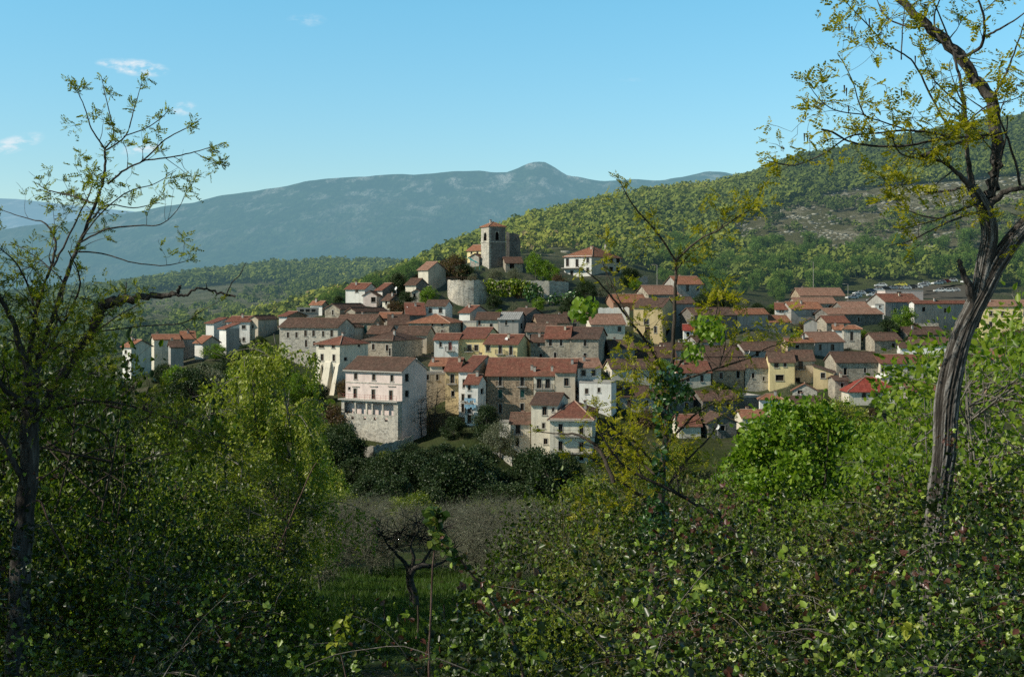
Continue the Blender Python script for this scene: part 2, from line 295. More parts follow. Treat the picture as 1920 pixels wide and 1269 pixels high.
H('yellow_house', 'yellow house with a covered square opening and dark roof', 1443, 1490, 677, 289, -4, 7, 728, 'yellow', 'old', 'gf', 657, win=[(1472, 683, 5, 9), (1462, 708, 15, 11, 'p'), (1456, 684, 8, 10)])
H('cream_house', 'cream house with a shaded balcony right of the yellow covered opening', 1490.5, 1527, 674, 291, -2, 7, 728, 'beige', 'old', 'gf', 656, win=[(1501, 684, 9, 16, 'b'), (1496, 712, 8, 8, 'p')])
H('yellow_house', 'yellow house end with roof line falling to the right', 1525, 1563, 686, 283, -14, 8, 724, 'ochre', 'old', 'sl', 699, win=[(1543, 704, 8, 10)])
H('stone_house', 'low grey gabled house with orange brown side roof', 1486, 1532, 731, 269, -12, 1563, 750, 'pale', 'orange', 'gs', 718, win=[(1500, 735, 9, 7)])
H('white_house', 'little white house with a turquoise door', 1425, 1466, 746, 256, -6, 1488, 776, 'white', 'orange', 'hip', 730, win=[(1446, 758, 9, 12, 't')])
H('cream_house', 'house with clean bright red hipped roof above the round green tree', 1592, 1690, 732, 263, 0, 9, 765, 'cream', 'bright', 'hip', 705, win=[(1620, 741, 8, 9), (1643, 742, 7, 9), (1672, 741, 7, 9)])
H('stone_house', 'stone house end touching the bright red hipped roof', 1566, 1591, 712, 269, 0, 6, 750, 'stone', 'brown', 'gf', 706, win=[(1579, 722, 5, 8, 'p')])
H('white_house', 'small rounded white gable behind the bright red hipped roof', 1652, 1682, 709, 273, 0, 5, 728, 'cream', 'white', 'gs', 701, win=[(1670, 713, 5, 6, 'p')])
H('stone_house', 'long pale stone house with dark brown roof, above the bright red hipped roof', 1568, 1650, 678, 296, 3, 9, 716, 'stone', 'brown', 'gf', 660, win=[(1585, 696, 6, 13, 'p'), (1622, 694, 5, 9)])
H('cream_house', 'long cream house with brown and red roof beside the big dark trunk', 1650.6, 1757, 680, 295, 3, 8, 716, 'cream', 'red', 'gf', 665, win=[(1655, 691, 5, 13), (1705, 692, 6, 9)], dish=((.92, .05, .6),))
H('white_house', 'bright white house with two windows beside the big dark trunk', 1710, 1781, 645, 319, -9, 8, 672, 'white', 'old', 'gf', 633, win=[(1722, 657, 6, 10), (1767, 658, 5, 9)])
H('white_house', 'small pale annex on the left of the bright white house', 1688, 1709.5, 651, 319.5, -9, 6, 668, 'white', 'brown', 'gf', 643)
H('brown_house', 'brown stone house with orange roof and lit gable, left of the pinkish roof', 1477, 1527, 641, 316, 20, 1464, 668, 'brown', 'orange', 'gf', 617, win=[(1495, 650, 7, 6, 'p')])
H('grey_house', 'shaded grey house under a wide pinkish red roof', 1527.5, 1582, 640, 322, 22, 8, 672, 'grey', 'pinkish', 'gf', 622, win=[(1538, 651, 5, 11), (1561, 651, 7, 12)])
H('stone_house', 'square pale stone house with small orange hipped roof', 1582, 1614, 615, 336, -4, 1638, 652, 'pale', 'orange', 'hip', 607, win=[(1597, 630, 6, 17)])
H('white_house', 'narrow white annex left of the small orange hipped roof', 1563, 1581.5, 617, 341, -10, 6, 645, 'white', 'orange', 'gf', 609)
H('grey_house', 'grey gable end with tiny slit, above the brown stone house', 1508, 1532, 603, 346, -10, 1560, 630, 'grey', 'old', 'gs', 593, win=[(1521, 604, 3, 3, 'p')])
H('stone_house', 'stone house with small clean red roof above the square pale stone house', 1550, 1592, 604, 353, 12, 7, 620, 'stone', 'red', 'gf', 592)
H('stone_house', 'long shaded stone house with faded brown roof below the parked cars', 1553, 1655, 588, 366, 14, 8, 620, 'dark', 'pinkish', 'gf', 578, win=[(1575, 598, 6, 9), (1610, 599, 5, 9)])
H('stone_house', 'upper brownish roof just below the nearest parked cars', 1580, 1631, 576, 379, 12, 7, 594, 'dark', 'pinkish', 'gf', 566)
H('grey_house', 'tall shaded grey house with long clean red roof', 1660, 1727, 565, 386, 16, 10, 614, 'grey', 'red', 'gf', 551, win=[(1678, 582, 5, 7), (1700, 590, 5, 7), (1682, 603, 6, 9)])
H('pink_house', 'flat pinkish attic storey behind the long clean red roof', 1660, 1731, 544, 401, 8, 6, 566, 'pink', 'rust', 'flat', 544, win=[(1686, 549, 9, 4, 'p')])
H('white_house', 'tiny white cube house left of the long clean red roof', 1641, 1657.5, 570, 377, 0, 4, 590, 'white', 'white', 'flat', 570, win=[(1650, 575, 3, 5, 'p')])
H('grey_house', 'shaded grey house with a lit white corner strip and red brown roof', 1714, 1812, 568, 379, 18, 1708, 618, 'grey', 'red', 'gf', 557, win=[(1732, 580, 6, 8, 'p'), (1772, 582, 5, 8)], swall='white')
H('yellow_house', 'large cream yellow house at the right edge behind the trunk', 1842, 1936, 573, 361, -12, 10, 645, 'yellow', 'pinkish', 'gf', 563, win=[(x, y, 6, 9) for x in (1858, 1880, 1902, 1922) for y in (588, 608, 628)])
H('brown_house', 'topmost brown house with faded roof beside the tall lamp post', 1500, 1583, 553, 406, 8, 8, 582, 'brown', 'pinkish', 'gf', 540, dish=((.85, .05, -.4),))
H('stone_house', 'stone house with an arched window below the tall lamp post', 1492, 1568, 568, 389, 4, 8, 600, 'stone', 'pinkish', 'gf', 558, win=[(1557, 578, 7, 11)])
H('white_house', 'white house with two small windows and red roof, among brown roofs', 1454, 1483, 579, 376, -10, 7, 598, 'white', 'red', 'gf', 568, win=[(1463, 583, 3, 5), (1468, 583, 3, 5)])
H('grey_house', 'grey house with orange roof joined to the white house with two small windows', 1483.5, 1542, 578, 373, 10, 8, 602, 'grey', 'orange', 'gf', 566, win=[(1526, 589, 6, 6, 'p')])
H('grey_house', 'low house with orange red roof leading up to the grey gable', 1442, 1482, 603, 356, 15, 6, 628, 'grey', 'orange', 'gf', 590)
H('dark_house', 'dark gabled house with satellite dish at the bottom of the village', 1328, 1381, 791, 241, 10, 7, 822, 'dark', 'brown', 'gs', 777, dish=((.33, -.02, -1.0),), win=[(1355, 802, 9, 10, 'p')])
H('cream_house', 'low house with orange red roof half hidden behind yellow leaves', 1273, 1314, 797, 241, 4, 7, 822, 'cream', 'red', 'gf', 777)
H('cream_house', 'house with brown roof glimpsed through leaves left of the big trunk', 1690, 1742, 795, 238, 0, 6, 815, 'rust', 'brown', 'gf', 780)

# ---- houses mostly hidden among the others
H('grey_house', 'grey house with brown roof wedged right of the open corner loggia', 1144, 1190, 652, 303, 6, 8, 676, 'grey', 'old', 'gf', 638, auto=1)
H('cream_house', 'cream house end between the ochre yellow house and the brown roofs below', 1246, 1296, 655, 316, 10, 7, 676, 'cream', 'brown', 'gf', 643, auto=1)
H('grey_house', 'grey house with dark old roof above the yellow house with covered opening', 1396, 1466, 656, 314, 12, 8, 680, 'grey', 'old', 'gf', 641, win=[(1420, 663, 6, 10, 'p'), (1445, 664, 6, 10)], dish=((.1, -.02, -.5),))
H('stone_house', 'stone house with brown roof below the low cream house', 1160, 1228, 742, 256, 8, 7, 775, 'pale', 'brown', 'gf', 724, auto=1)
H('dark_house', 'dark stone house behind the ivy clad stem', 1238, 1300, 748, 262, 14, 7, 782, 'dark', 'old', 'gf', 732, auto=1)
H('dark_house', 'shaded grey house with dark roof left of the turquoise door', 1318, 1384, 750, 263, 14, 7, 785, 'dark', 'old', 'gf', 733, win=[(1340, 760, 6, 12, 'p'), (1366, 761, 6, 12, 'p')])
H('brown_house', 'low house with brown roof right of the turquoise door house', 1489, 1548, 757, 259, 3, 7, 780, 'beige', 'brown', 'gf', 743, auto=1)
H('cream_house', 'low cream house under leaves in front of the turquoise door house', 1392, 1440, 782, 246, 4, 6, 802, 'cream', 'orange', 'gf', 768)
H('grey_house', 'grey house behind the bare sapling left of the bright white house', 1640, 1690, 637, 331, 10, 7, 662, 'stone', 'old', 'gf', 624, auto=1)
H('stone_house', 'stone house with brown roof above the bright white house', 1702, 1772, 626, 342, 12, 7, 648, 'dark', 'brown', 'gf', 613, auto=1)
H('cream_house', 'cream house with red roof hidden behind the big trunk', 1772, 1842, 694, 292, 4, 8, 726, 'cream', 'red', 'gf', 676, auto=1)
H('stone_house', 'stone house with orange roof right of the big trunk', 1838, 1905, 672, 312, -6, 8, 704, 'stone', 'orange', 'gf', 655, auto=1)
H('rust_house', 'rust coloured house low behind the saplings right of the trunk', 1850, 1935, 725, 274, 4, 8, 760, 'rust', 'brown', 'gf', 707, auto=1)
H('grey_house', 'grey house with red roof behind the saplings left of the trunk', 1705, 1770, 732, 268, 6, 7, 765, 'grey', 'red', 'gf', 716, auto=1)
H('grey_house', 'narrow grey house above the tiny bright red roof', 1306, 1352, 640, 322, 14, 7, 662, 'grey', 'brown', 'gf', 629, auto=1)
H('stone_house', 'stone house with brown roof left of the church hill trees', 1062, 1112, 600, 341, 8, 7, 626, 'stone', 'brown', 'gf', 586, auto=1)
H('stone_house', 'low stone house between the grey sheet roof and the long stone house', 986, 1040, 620, 318, -8, 7, 645, 'stone', 'old', 'gf', 607, auto=1)
H('brown_house', 'brown walled house with old roof under the tall gabled stone house', 640, 700, 603, 324, -14, 8, 632, 'brown', 'old', 'gf', 590, auto=1)
H('brown_house', 'dark brown house between the gabled houses and the orange roof', 690, 728, 624, 311, -10, 8, 650, 'dark', 'old', 'gf', 611, auto=1)
H('beige_house', 'beige house with brown roof behind the squat stone house', 742, 800, 626, 303, -12, 7, 652, 'beige', 'brown', 'gf', 612, auto=1)
# ------------------------------------------------------------------ terrain
# control: (azimuth column, distance, row at which the ground lies seen from the road)
GC = []
for c in (-400, 0, 300, 600, 960, 1300, 1650, 1950, 2400):
    k = 1.0
    GC += [(c, 1.0, 560 + 2400 * 1.6), (c, 2.5, 560 + 2400 * .72), (c, 5, 560 + 2400 * .56), (c, 12, 1640), (c, 25, 1440), (c, 40, 1300)]
    if 250 < c < 1700: GC += [(c, 60, 1185), (c, 80, 1105), (c, 110, 1045), (c, 150, 1005), (c, 190, 972)]
    else: GC += [(c, 70, 1150), (c, 150, 1010), (c, 190, 975)]
GC += [(650,245,815),(600,240,835),(740,240,825),(860,240,800),(900,235,815),(960,228,864),(1100,222,868),(1150,230,850),(1300,235,825),(1450,245,780),(1640,245,765),(1800,250,765),(1950,250,760),(2200,250,760),
 (600,275,735),(700,285,695),(840,280,690),(950,285,682),(1050,285,695),(1200,285,690),(1350,290,700),(1500,290,705),(1650,290,708),(1780,300,695),(1950,300,690),
 (550,300,692),(640,315,640),(760,320,640),(900,320,635),(1000,320,630),(1200,320,645),(1350,330,648),(1500,330,645),(1700,330,640),(1900,330,645),
 (480,310,650),(420,300,670),(350,285,690),(280,270,705),(235,265,720),(200,255,760),(100,255,860),(-100,255,920),(-400,255,940),
 (560,345,608),(700,350,585),(800,355,585),(900,355,595),(1000,355,595),(1200,360,580),(1400,370,590),(1550,380,588),(1700,385,605),(1900,385,610),
 (850,384,521),(920,388,505),(1000,388,518),(1080,394,520),(1150,404,520),(920,402,487),(1000,412,485),(1100,415,505),
 (790,375,548),(720,375,562),(640,370,578),(560,365,604),(480,350,650),(400,345,700),(250,345,770),(0,345,860),(-300,345,900),
 (1600,430,566),(1700,445,557),(1800,455,549),(1400,405,571),(1300,405,555),(1250,430,540),(1950,455,545),(2300,455,540),
 (700,450,560),(560,450,610),(480,450,640),(400,450,665),(250,450,680),(0,450,700),(-300,450,700),(850,450,505),(960,450,485),(1100,450,490)]
# every house stands on its own piece of ground
for _a, _k in HL:
    _n_, _l, _x0, _x1, _ye, _D, _th, _sd, _yb = _a[:9]
    GC.append(((_x0 + _x1) / 2, _D - 2.0, _yb + 5))
for _p in (842, 862, 880, 898, 916, 940, 965, 990, 1015, 1040):
    GC += [(_p, 370.5, 588 - max(0, _p - 950) * .12), (_p, 366, 590 - max(0, _p - 950) * .12)]
GC = np.array(GC, float)
def _feat(px, D): return np.stack([(px - 960) / 330.0, np.log(D) * 2.6], -1)
_X = _feat(GC[:, 0], GC[:, 1]); _Y = -(GC[:, 2] - YH) / F            # slope z / D
def _tps(d2): return 0.5 * d2 * np.log(d2 + 1e-12)
_n = len(_X); _K = _tps(((_X[:, None] - _X[None]) ** 2).sum(-1)) + np.eye(_n) * 0.012
_A = np.zeros((_n + 3, _n + 3)); _A[:_n, :_n] = _K; _A[:_n, _n] = 1; _A[:_n, _n + 1:] = _X; _A[_n:, :_n] = _A[:_n, _n:].T
_W = np.linalg.solve(_A, np.concatenate([_Y, np.zeros(3)]))
def near_z(px, D):
    px = np.clip(np.asarray(px, float), -500, 2500); D = np.maximum(np.asarray(D, float), 1.0)
    X = _feat(px, D); d2 = ((X[..., None, :] - _X) ** 2).sum(-1)
    return (_tps(d2) @ _W[:_n] + _W[_n] + X @ _W[_n + 1:]) * D

def vnoise(x, y, seed=0, octv=4):
    r = np.zeros_like(np.asarray(x, float)); amp = 1.0
    g = np.random.RandomState(seed)
    for k in range(octv):
        for j in range(4):
            a = g.rand() * 6.28; f = (1.9 ** k) * (0.8 + 0.4 * g.rand()); ph = g.rand() * 6.28
            r = r + amp * np.sin((x * math.cos(a) + y * math.sin(a)) * f + ph + 1.3 * np.sin((x * math.sin(a) - y * math.cos(a)) * f * .6 + ph * 2)) / 4
        amp *= 0.52
    return r
C1 = np.array([(-900,900),(0,760),(300,660),(480,600),(560,575),(640,551),(740,516),(860,463),(960,425),(1100,392),(1230,364),(1300,357),(1400,339),(1500,300),(1640,274),(1750,252),(1920,225),(2300,160),(3200,120)], float)
R1 = np.array([(-900,500),(300,500),(480,530),(740,560),(960,620),(1300,760),(1600,860),(1920,930),(2600,1000)], float)
C2 = np.array([(-900,600),(-200,575),(0,562),(200,543),(300,531),(400,516),(500,505),(600,498),(700,496),(780,503),(900,530),(1100,600),(3000,800)], float)
R2 = 1150.0
def hill_z(px, D):
    px = np.asarray(px, float); D = np.asarray(D, float)
    x = (px - CX) / F * D
    zb = near_z(px, np.full_like(D, 450.0))
    c1 = np.interp(px, C1[:, 0], C1[:, 1]); r1 = np.interp(px, R1[:, 0], R1[:, 1])
    zc = -(c1 - YH) / F * r1
    t1 = np.clip((D - 450) / (r1 - 450), 0, 1)
    s = t1 * 0.75 + 0.25 * t1 * t1 * (3 - 2 * t1)
    z1 = np.where(D <= r1, zb + (zc - zb) * s, zc - (D - r1) * 0.42)
    c2 = np.interp(px, C2[:, 0], C2[:, 1]); z2c = -(c2 - YH) / F * R2
    t2 = np.clip((D - 450) / (R2 - 450), 0, 1)
    zb2 = np.minimum(zb, -22)
    z2 = np.where(D <= R2, zb2 + (z2c - zb2) * (0.35 * t2 + 0.65 * t2 ** 1.6), z2c - (D - R2) * 0.3)
    n = vnoise(x / 60, D / 60, 3, 4)
    am = np.clip((D - 450) / 80, 0, 1) * np.where(D < r1 + 300, 1, 1)
    return np.maximum(z1, z2) + 1.6 * n * am
def ground_z(px, D):
    px = np.asarray(px, float); D = np.asarray(D, float)
    w = np.clip((D - 440) / 40, 0, 1); w = w * w * (3 - 2 * w)
    zn = near_z(px, np.minimum(D, 480)); zh = hill_z(px, np.maximum(D, 450.0))
    x = (px - CX) / F * D
    rough = 0.12 * vnoise(x / 2.2, D / 2.2, 8, 3) * np.clip(D / 40, 0, 1) * np.clip((230 - D) / 40, 0, 1)
    return zn * (1 - w) + zh * w + rough
def gz(x, y):
    """ground height at a world place"""
    y = max(float(y), 0.5); return float(ground_z(np.array([x / y * F + CX]), np.array([y]))[0])
def G(px, D):
    """ground point in direction px at distance D"""
    return np.array([(px - CX) / F * D, D, float(ground_z(np.array([float(px)]), np.array([float(D)]))[0])])

def grid_mesh(name, cols, rows, zfun, mats):
    PX, DD = np.meshgrid(cols, rows); z = zfun(PX, DD)
    v = np.stack([(PX - CX) / F * DD, DD, z], -1).reshape(-1, 3)
    nc, nr = len(cols), len(rows)
    i = np.arange((nr - 1) * (nc - 1)); r = i // (nc - 1); c = i % (nc - 1); a = r * nc + c
    return np_mesh(name, v, [np.stack([a, a + 1, a + nc + 1, a + nc], -1)], mats, smooth=True)

# ground material: dark soil and grass near, meadow, terraces, then scrub / rock on the far hillsides
def ground_mat():
    m, t, out = new_mat('ground_earth')
    pos = t.add('ShaderNodeNewGeometry').outputs['Position']
    sp = t.add('ShaderNodeSeparateXYZ', {0: pos}); Y = sp.outputs[1]
    n1 = t.noise(pos, 0.35, 5); n2 = t.noise(pos, 0.045, 5, .6); n3 = t.noise(pos, 2.5, 4)
    lush = t.ramp(n1, [(.3, (.022, .05, .008)), (.5, (.038, .088, .011)), (.7, (.07, .12, .02))])
    X = sp.outputs[0]
    mead = t.math('MULTIPLY', t.math('MULTIPLY', t.rng(X, -20, -13), t.rng(X, 1, -4)), t.math('MULTIPLY', t.rng(Y, 48, 55), t.rng(Y, 105, 90)))
    grass = t.mix(mead, t.ramp(n1, [(.3, (.022, .032, .009)), (.5, (.036, .052, .013)), (.7, (.06, .07, .022))]), lush)
    soil = t.ramp(n3, [(.3, (.03, .024, .016)), (.7, (.075, .06, .04))])
    base = t.mix(t.rng(n1, .55, .68), grass, soil)
    near = t.mix(t.rng(Y, 28, 48), soil, base)
    # village slope: pale earth, stone and weeds
    vill = t.mix(t.rng(n1, .45, .62), t.ramp(n2, [(.35, (.03, .042, .014)), (.52, (.06, .062, .032)), (.68, (.13, .115, .085))]), (.035, .05, .014))
    c = t.mix(t.rng(Y, 215, 250), near, vill)
    vor = t.add('ShaderNodeTexVoronoi', {'Vector': t.mapping(pos, (1, 1, 2.2)), 'Scale': .22}, feature='F1')
    rk = t.ramp(t.noise(pos, 0.18, 6, .7), [(.36, (.065, .06, .03)), (.5, (.15, .138, .08)), (.62, (.26, .245, .18)), (.75, (.40, .39, .34))])
    rock = t.mix(t.rng(t.noise(pos, .03, 5, .65), .42, .58), (.085, .085, .035), rk)
    opn = t.add('ShaderNodeAttribute', attribute_name='open').outputs['Fac']
    hillc = t.mix(opn, t.ramp(n1, [(.35, (.045, .06, .016)), (.65, (.09, .105, .028))]), rock)
    c = t.mix(t.rng(Y, 430, 500), c, hillc)
    b = t.add('ShaderNodeBsdfPrincipled', {'Base Color': c, 'Roughness': 0.95}); b.inputs['Specular IOR Level'].default_value = .1
    bn = t.add('ShaderNodeBump', {'Strength': .9, 'Distance': t.rng(Y, 50, 500, .12, 2.2), 'Height': t.math('ADD', t.noise(pos, .5, 6, .7), t.math('MULTIPLY', vor.outputs[0], .25))})
    t.l.new(bn.outputs[0], b.inputs['Normal'])
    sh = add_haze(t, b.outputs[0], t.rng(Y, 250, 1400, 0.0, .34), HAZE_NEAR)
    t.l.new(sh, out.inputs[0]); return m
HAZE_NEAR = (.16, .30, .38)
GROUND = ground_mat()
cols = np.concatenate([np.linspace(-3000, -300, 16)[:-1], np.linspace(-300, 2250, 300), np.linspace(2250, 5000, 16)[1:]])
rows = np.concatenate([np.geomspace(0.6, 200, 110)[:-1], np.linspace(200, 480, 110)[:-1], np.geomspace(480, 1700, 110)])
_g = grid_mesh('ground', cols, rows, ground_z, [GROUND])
_px, _dd = [a_.ravel() for a_ in np.meshgrid(cols, rows)]; _row = YH - F * ground_z(_px, _dd) / _dd
_top = np.interp(_px, [1360, 1420, 1500, 1650, 1920, 2200], [430, 405, 372, 352, 330, 300]); _bot = np.interp(_px, [1360, 1420, 1500, 1650, 1920, 2200], [430, 447, 462, 468, 462, 450])
_op = np.clip((_px - 1365) / 40, 0, 1) * np.clip((_row - _top) / 8 + .5, 0, 1) * np.clip((_bot - _row) / 8 + .5, 0, 1)
_op = np.maximum(_op, .55 * ((_px > 980) & (_px < 1420) & (np.abs(_row - (475 - (_px - 980) * .08)) < 24)))
_op = np.maximum(_op, .6 * ((_px > 170) & (_px < 800) & (_dd > 640) & (_dd < 1000)))
_a = _g.attributes.new('open', 'FLOAT', 'POINT'); _a.data.foreach_set('value', _op.astype(np.float32))
tag(link('ground', _g), kind='structure')

# far mountain range
CM = np.array([(-1500,520),(-300,470),(-100,445),(0,432),(150,412),(250,396),(360,381),(410,367),(470,360),(540,348),(575,338),(620,334),(700,329),(760,328),(850,323),(900,321),(950,322),(972,315),(988,308),(1006,304),(1022,306),(1040,315),(1060,328),(1085,331),(1130,339),(1230,339),(1290,330),(1330,323),(1355,322),(1380,327),(1430,340),(1600,360),(2000,330),(3000,380)], float)
RM = 7200.0
def mountain_z(px, D):
    c = np.interp(px, CM[:, 0], CM[:, 1]); zc = -(c - YH) / F * RM
    t_ = np.clip((D - 2300) / (RM - 2300), 0, 1)
    x = (px - CX) / F * D
    zb = -60.0
    z = np.where(D <= RM, zb + (zc - zb) * (0.55 * t_ + 0.45 * t_ ** 2.2), zc - (D - RM) * .3)
    ridg = vnoise(x / 800, D / 1100, 11, 5)
    env = np.sin(np.clip(t_, 0, 1) * math.pi) ** .7
    spur = np.abs(vnoise(x / 420, D / 2600, 5, 3))
    return z + env * (75 * ridg - 90 * spur - 34 * np.abs(vnoise(x / 170, D / 1500, 6, 3))) + 7 * vnoise(x / 60, D / 60, 2, 3) * np.clip(t_ * 2, 0, 1)
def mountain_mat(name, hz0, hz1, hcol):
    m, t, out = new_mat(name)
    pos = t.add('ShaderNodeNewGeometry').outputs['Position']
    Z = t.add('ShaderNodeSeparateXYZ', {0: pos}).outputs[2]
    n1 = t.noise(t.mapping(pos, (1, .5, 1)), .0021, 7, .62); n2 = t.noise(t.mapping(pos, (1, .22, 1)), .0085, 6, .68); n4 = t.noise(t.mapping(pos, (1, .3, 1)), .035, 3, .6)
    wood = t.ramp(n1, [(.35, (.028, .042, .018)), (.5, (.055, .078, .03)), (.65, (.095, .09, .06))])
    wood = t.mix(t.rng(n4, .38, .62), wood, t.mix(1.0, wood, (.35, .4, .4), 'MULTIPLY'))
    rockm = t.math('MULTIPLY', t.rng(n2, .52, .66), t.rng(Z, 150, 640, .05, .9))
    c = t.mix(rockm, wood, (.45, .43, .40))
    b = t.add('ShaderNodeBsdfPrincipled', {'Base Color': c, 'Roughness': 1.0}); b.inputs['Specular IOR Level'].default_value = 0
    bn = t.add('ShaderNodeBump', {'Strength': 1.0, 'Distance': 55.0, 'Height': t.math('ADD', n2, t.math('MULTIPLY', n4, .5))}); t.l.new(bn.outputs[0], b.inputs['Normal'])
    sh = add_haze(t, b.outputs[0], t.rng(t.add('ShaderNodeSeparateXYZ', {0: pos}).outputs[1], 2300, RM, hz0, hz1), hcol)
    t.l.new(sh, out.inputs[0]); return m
cols = np.linspace(-1400, 2900, 420); rows = np.concatenate([np.linspace(2300, RM, 170), np.linspace(RM + 60, 9500, 14)])
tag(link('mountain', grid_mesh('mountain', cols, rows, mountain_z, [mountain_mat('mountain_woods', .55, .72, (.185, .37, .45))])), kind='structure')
CH = np.array([(-2000,340),(-300,366),(0,374),(60,377),(120,382),(180,388),(260,398),(500,420),(3000,430)], float)
def farhill_z(px, D):
    c = np.interp(px, CH[:, 0], CH[:, 1]); zc = -(c - YH) / F * 14000
    t_ = np.clip((D - 10000) / 4000, 0, 1)
    return np.where(D <= 14000, 300 + (zc - 300) * t_, zc - (D - 14000) * .3) + 20 * vnoise(px / 40, D / 900, 4, 3)
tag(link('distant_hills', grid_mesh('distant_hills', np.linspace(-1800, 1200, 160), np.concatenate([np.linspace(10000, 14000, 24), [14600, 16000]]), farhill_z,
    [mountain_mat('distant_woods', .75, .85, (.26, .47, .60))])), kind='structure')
# ------------------------------------------------------------------ building materials
def wall_mat(name, base, kind='plaster', var=.35):
    m, t, out = new_mat(name)
    pos = t.add('ShaderNodeNewGeometry').outputs['Position']
    rnd = t.add('ShaderNodeObjectInfo').outputs['Random']
    p = t.add('ShaderNodeVectorMath', {0: pos, 1: t.add('ShaderNodeCombineXYZ', {0: t.math('MULTIPLY', rnd, 50.), 1: 0.0, 2: 0.0}).outputs[0]}, operation='ADD').outputs[0]
    d = tuple(c * .45 for c in base); l = tuple(min(1, c * 1.18) for c in base)
    if kind == 'stone':
        vo = t.add('ShaderNodeTexVoronoi', {'Vector': t.mapping(p, (1, 1, 1.7)), 'Scale': 2.1, 'Randomness': .9}, feature='F1')
        ve = t.add('ShaderNodeTexVoronoi', {'Vector': t.mapping(p, (1, 1, 1.7)), 'Scale': 2.1, 'Randomness': .9}, feature='DISTANCE_TO_EDGE')
        cv = t.ramp(t.add('ShaderNodeSeparateColor', {0: vo.outputs['Color']}).outputs[0], [(0, d), (.45, base), (1, l)])
        c = t.mix(t.rng(ve.outputs[0], .0, .09), tuple(x * .55 for x in base), cv)
        c = t.mix(t.rng(t.noise(p, .45, 5, .65), .5, .72), c, (min(1, base[0] * 1.35), min(1, base[1] * 1.3), min(1, base[2] * 1.22)))   # patches of old plaster
        h = t.rng(ve.outputs[0], 0, .12)
    else:
        c = t.mix(t.rng(t.noise(p, .9, 6, .7), .35, .7), base, l)
        h = t.noise(p, 6, 4)
    streak = t.noise(t.mapping(p, (1.6, 1.6, .14)), 1.0, 5, .6)
    c = t.mix(t.math('MULTIPLY', t.rng(streak, .50, .74), var * 1.5), c, tuple(x * .42 for x in base))
    c = t.mix(t.math('MULTIPLY', t.rng(t.noise(p, .28, 5, .7), .5, .68), var * 1.2), c, (base[0] * .55, base[1] * .52, base[2] * .46))
    c = t.mix(t.math('MULTIPLY', t.rng(t.noise(p, 2.6, 4, .7), .56, .7), var), c, (base[0] * .5, base[1] * .5, base[2] * .48))
    c = t.mix(t.math('MULTIPLY', rnd, .25), c, tuple(x * .7 for x in base))
    finish(t, out, c, .92, h, .05, .5, spec=.15)
    return m
def roof_mat(name, a, b, c_, moss=(.10, .075, .055), rib=.24):
    m, t, out = new_mat(name)
    uv = t.add('ShaderNodeUVMap').outputs[0]
    pos = t.add('ShaderNodeNewGeometry').outputs['Position']
    rnd = t.add('ShaderNodeObjectInfo').outputs['Random']
    vo = t.add('ShaderNodeTexVoronoi', {'Vector': t.mapping(uv, (1 / rib, 1 / .42, 1)), 'Scale': 1.0, 'Randomness': .25}, voronoi_dimensions='2D')
    f = t.add('ShaderNodeSeparateColor', {0: vo.outputs['Color']}).outputs[0]
    cc = t.ramp(f, [(0, a), (.5, b), (1, c_)])
    cc = t.mix(t.math('MULTIPLY', t.rng(t.noise(pos, .55, 5, .65), .42, .66), .62), cc, moss)
    cc = t.mix(t.math('MULTIPLY', t.rng(t.noise(pos, 1.7, 4, .7), .55, .7), .55), cc, tuple(min(1, x * 1.55 + .02) for x in c_))
    cc = t.mix(t.math('MULTIPLY', t.rng(t.noise(t.mapping(uv, (1.2, .16, 1)), 1.0, 4, .6), .5, .7), .5), cc, tuple(x * .45 for x in b))
    cc = t.mix(t.math('MULTIPLY', rnd, .35), cc, tuple(x * .72 for x in b))
    wv = t.add('ShaderNodeTexWave', {'Vector': uv, 'Scale': 1 / rib / 2 * .9, 'Distortion': .6, 'Detail': 1.0}, wave_type='BANDS', bands_direction='X')
    finish(t, out, cc, .85, t.math('ADD', wv.outputs['Fac'], t.math('MULTIPLY', f, .4)), .06, .8, spec=.2)
    return m
def plain_mat(name, c, rough=.7, spec=.3, metallic=0.0, nscale=4.0, var=.3):
    m, t, out = new_mat(name)
    pos = t.add('ShaderNodeTexCoord').outputs['Object']
    n = t.noise(pos, nscale, 4, .6)
    finish(t, out, t.mix(t.rng(n, .3, .7), tuple(x * (1 - var) for x in c), c), rough, spec=spec, metallic=metallic)
    return m
W = {
 'white': wall_mat('white_plaster', (.70, .68, .63), var=.34), 'cream': wall_mat('cream_plaster', (.64, .585, .475), var=.42),
 'yellow': wall_mat('yellow_plaster', (.70, .575, .31), var=.26), 'ochre': wall_mat('ochre_plaster', (.58, .45, .25), var=.4),
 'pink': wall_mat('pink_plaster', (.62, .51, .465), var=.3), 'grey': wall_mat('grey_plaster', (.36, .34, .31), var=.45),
 'beige': wall_mat('beige_plaster', (.50, .43, .335), var=.42), 'rust': wall_mat('rust_plaster', (.33, .2, .14), var=.4),
 'stone': wall_mat('stone_masonry', (.40, .355, .285), 'stone'), 'brown': wall_mat('brown_stone', (0.413, 0.318, 0.224), 'stone'),
 'dark': wall_mat('dark_stone', (.21, .195, .175), 'stone'), 'pale': wall_mat('pale_stone', (.50, .465, .40), 'stone'),
}
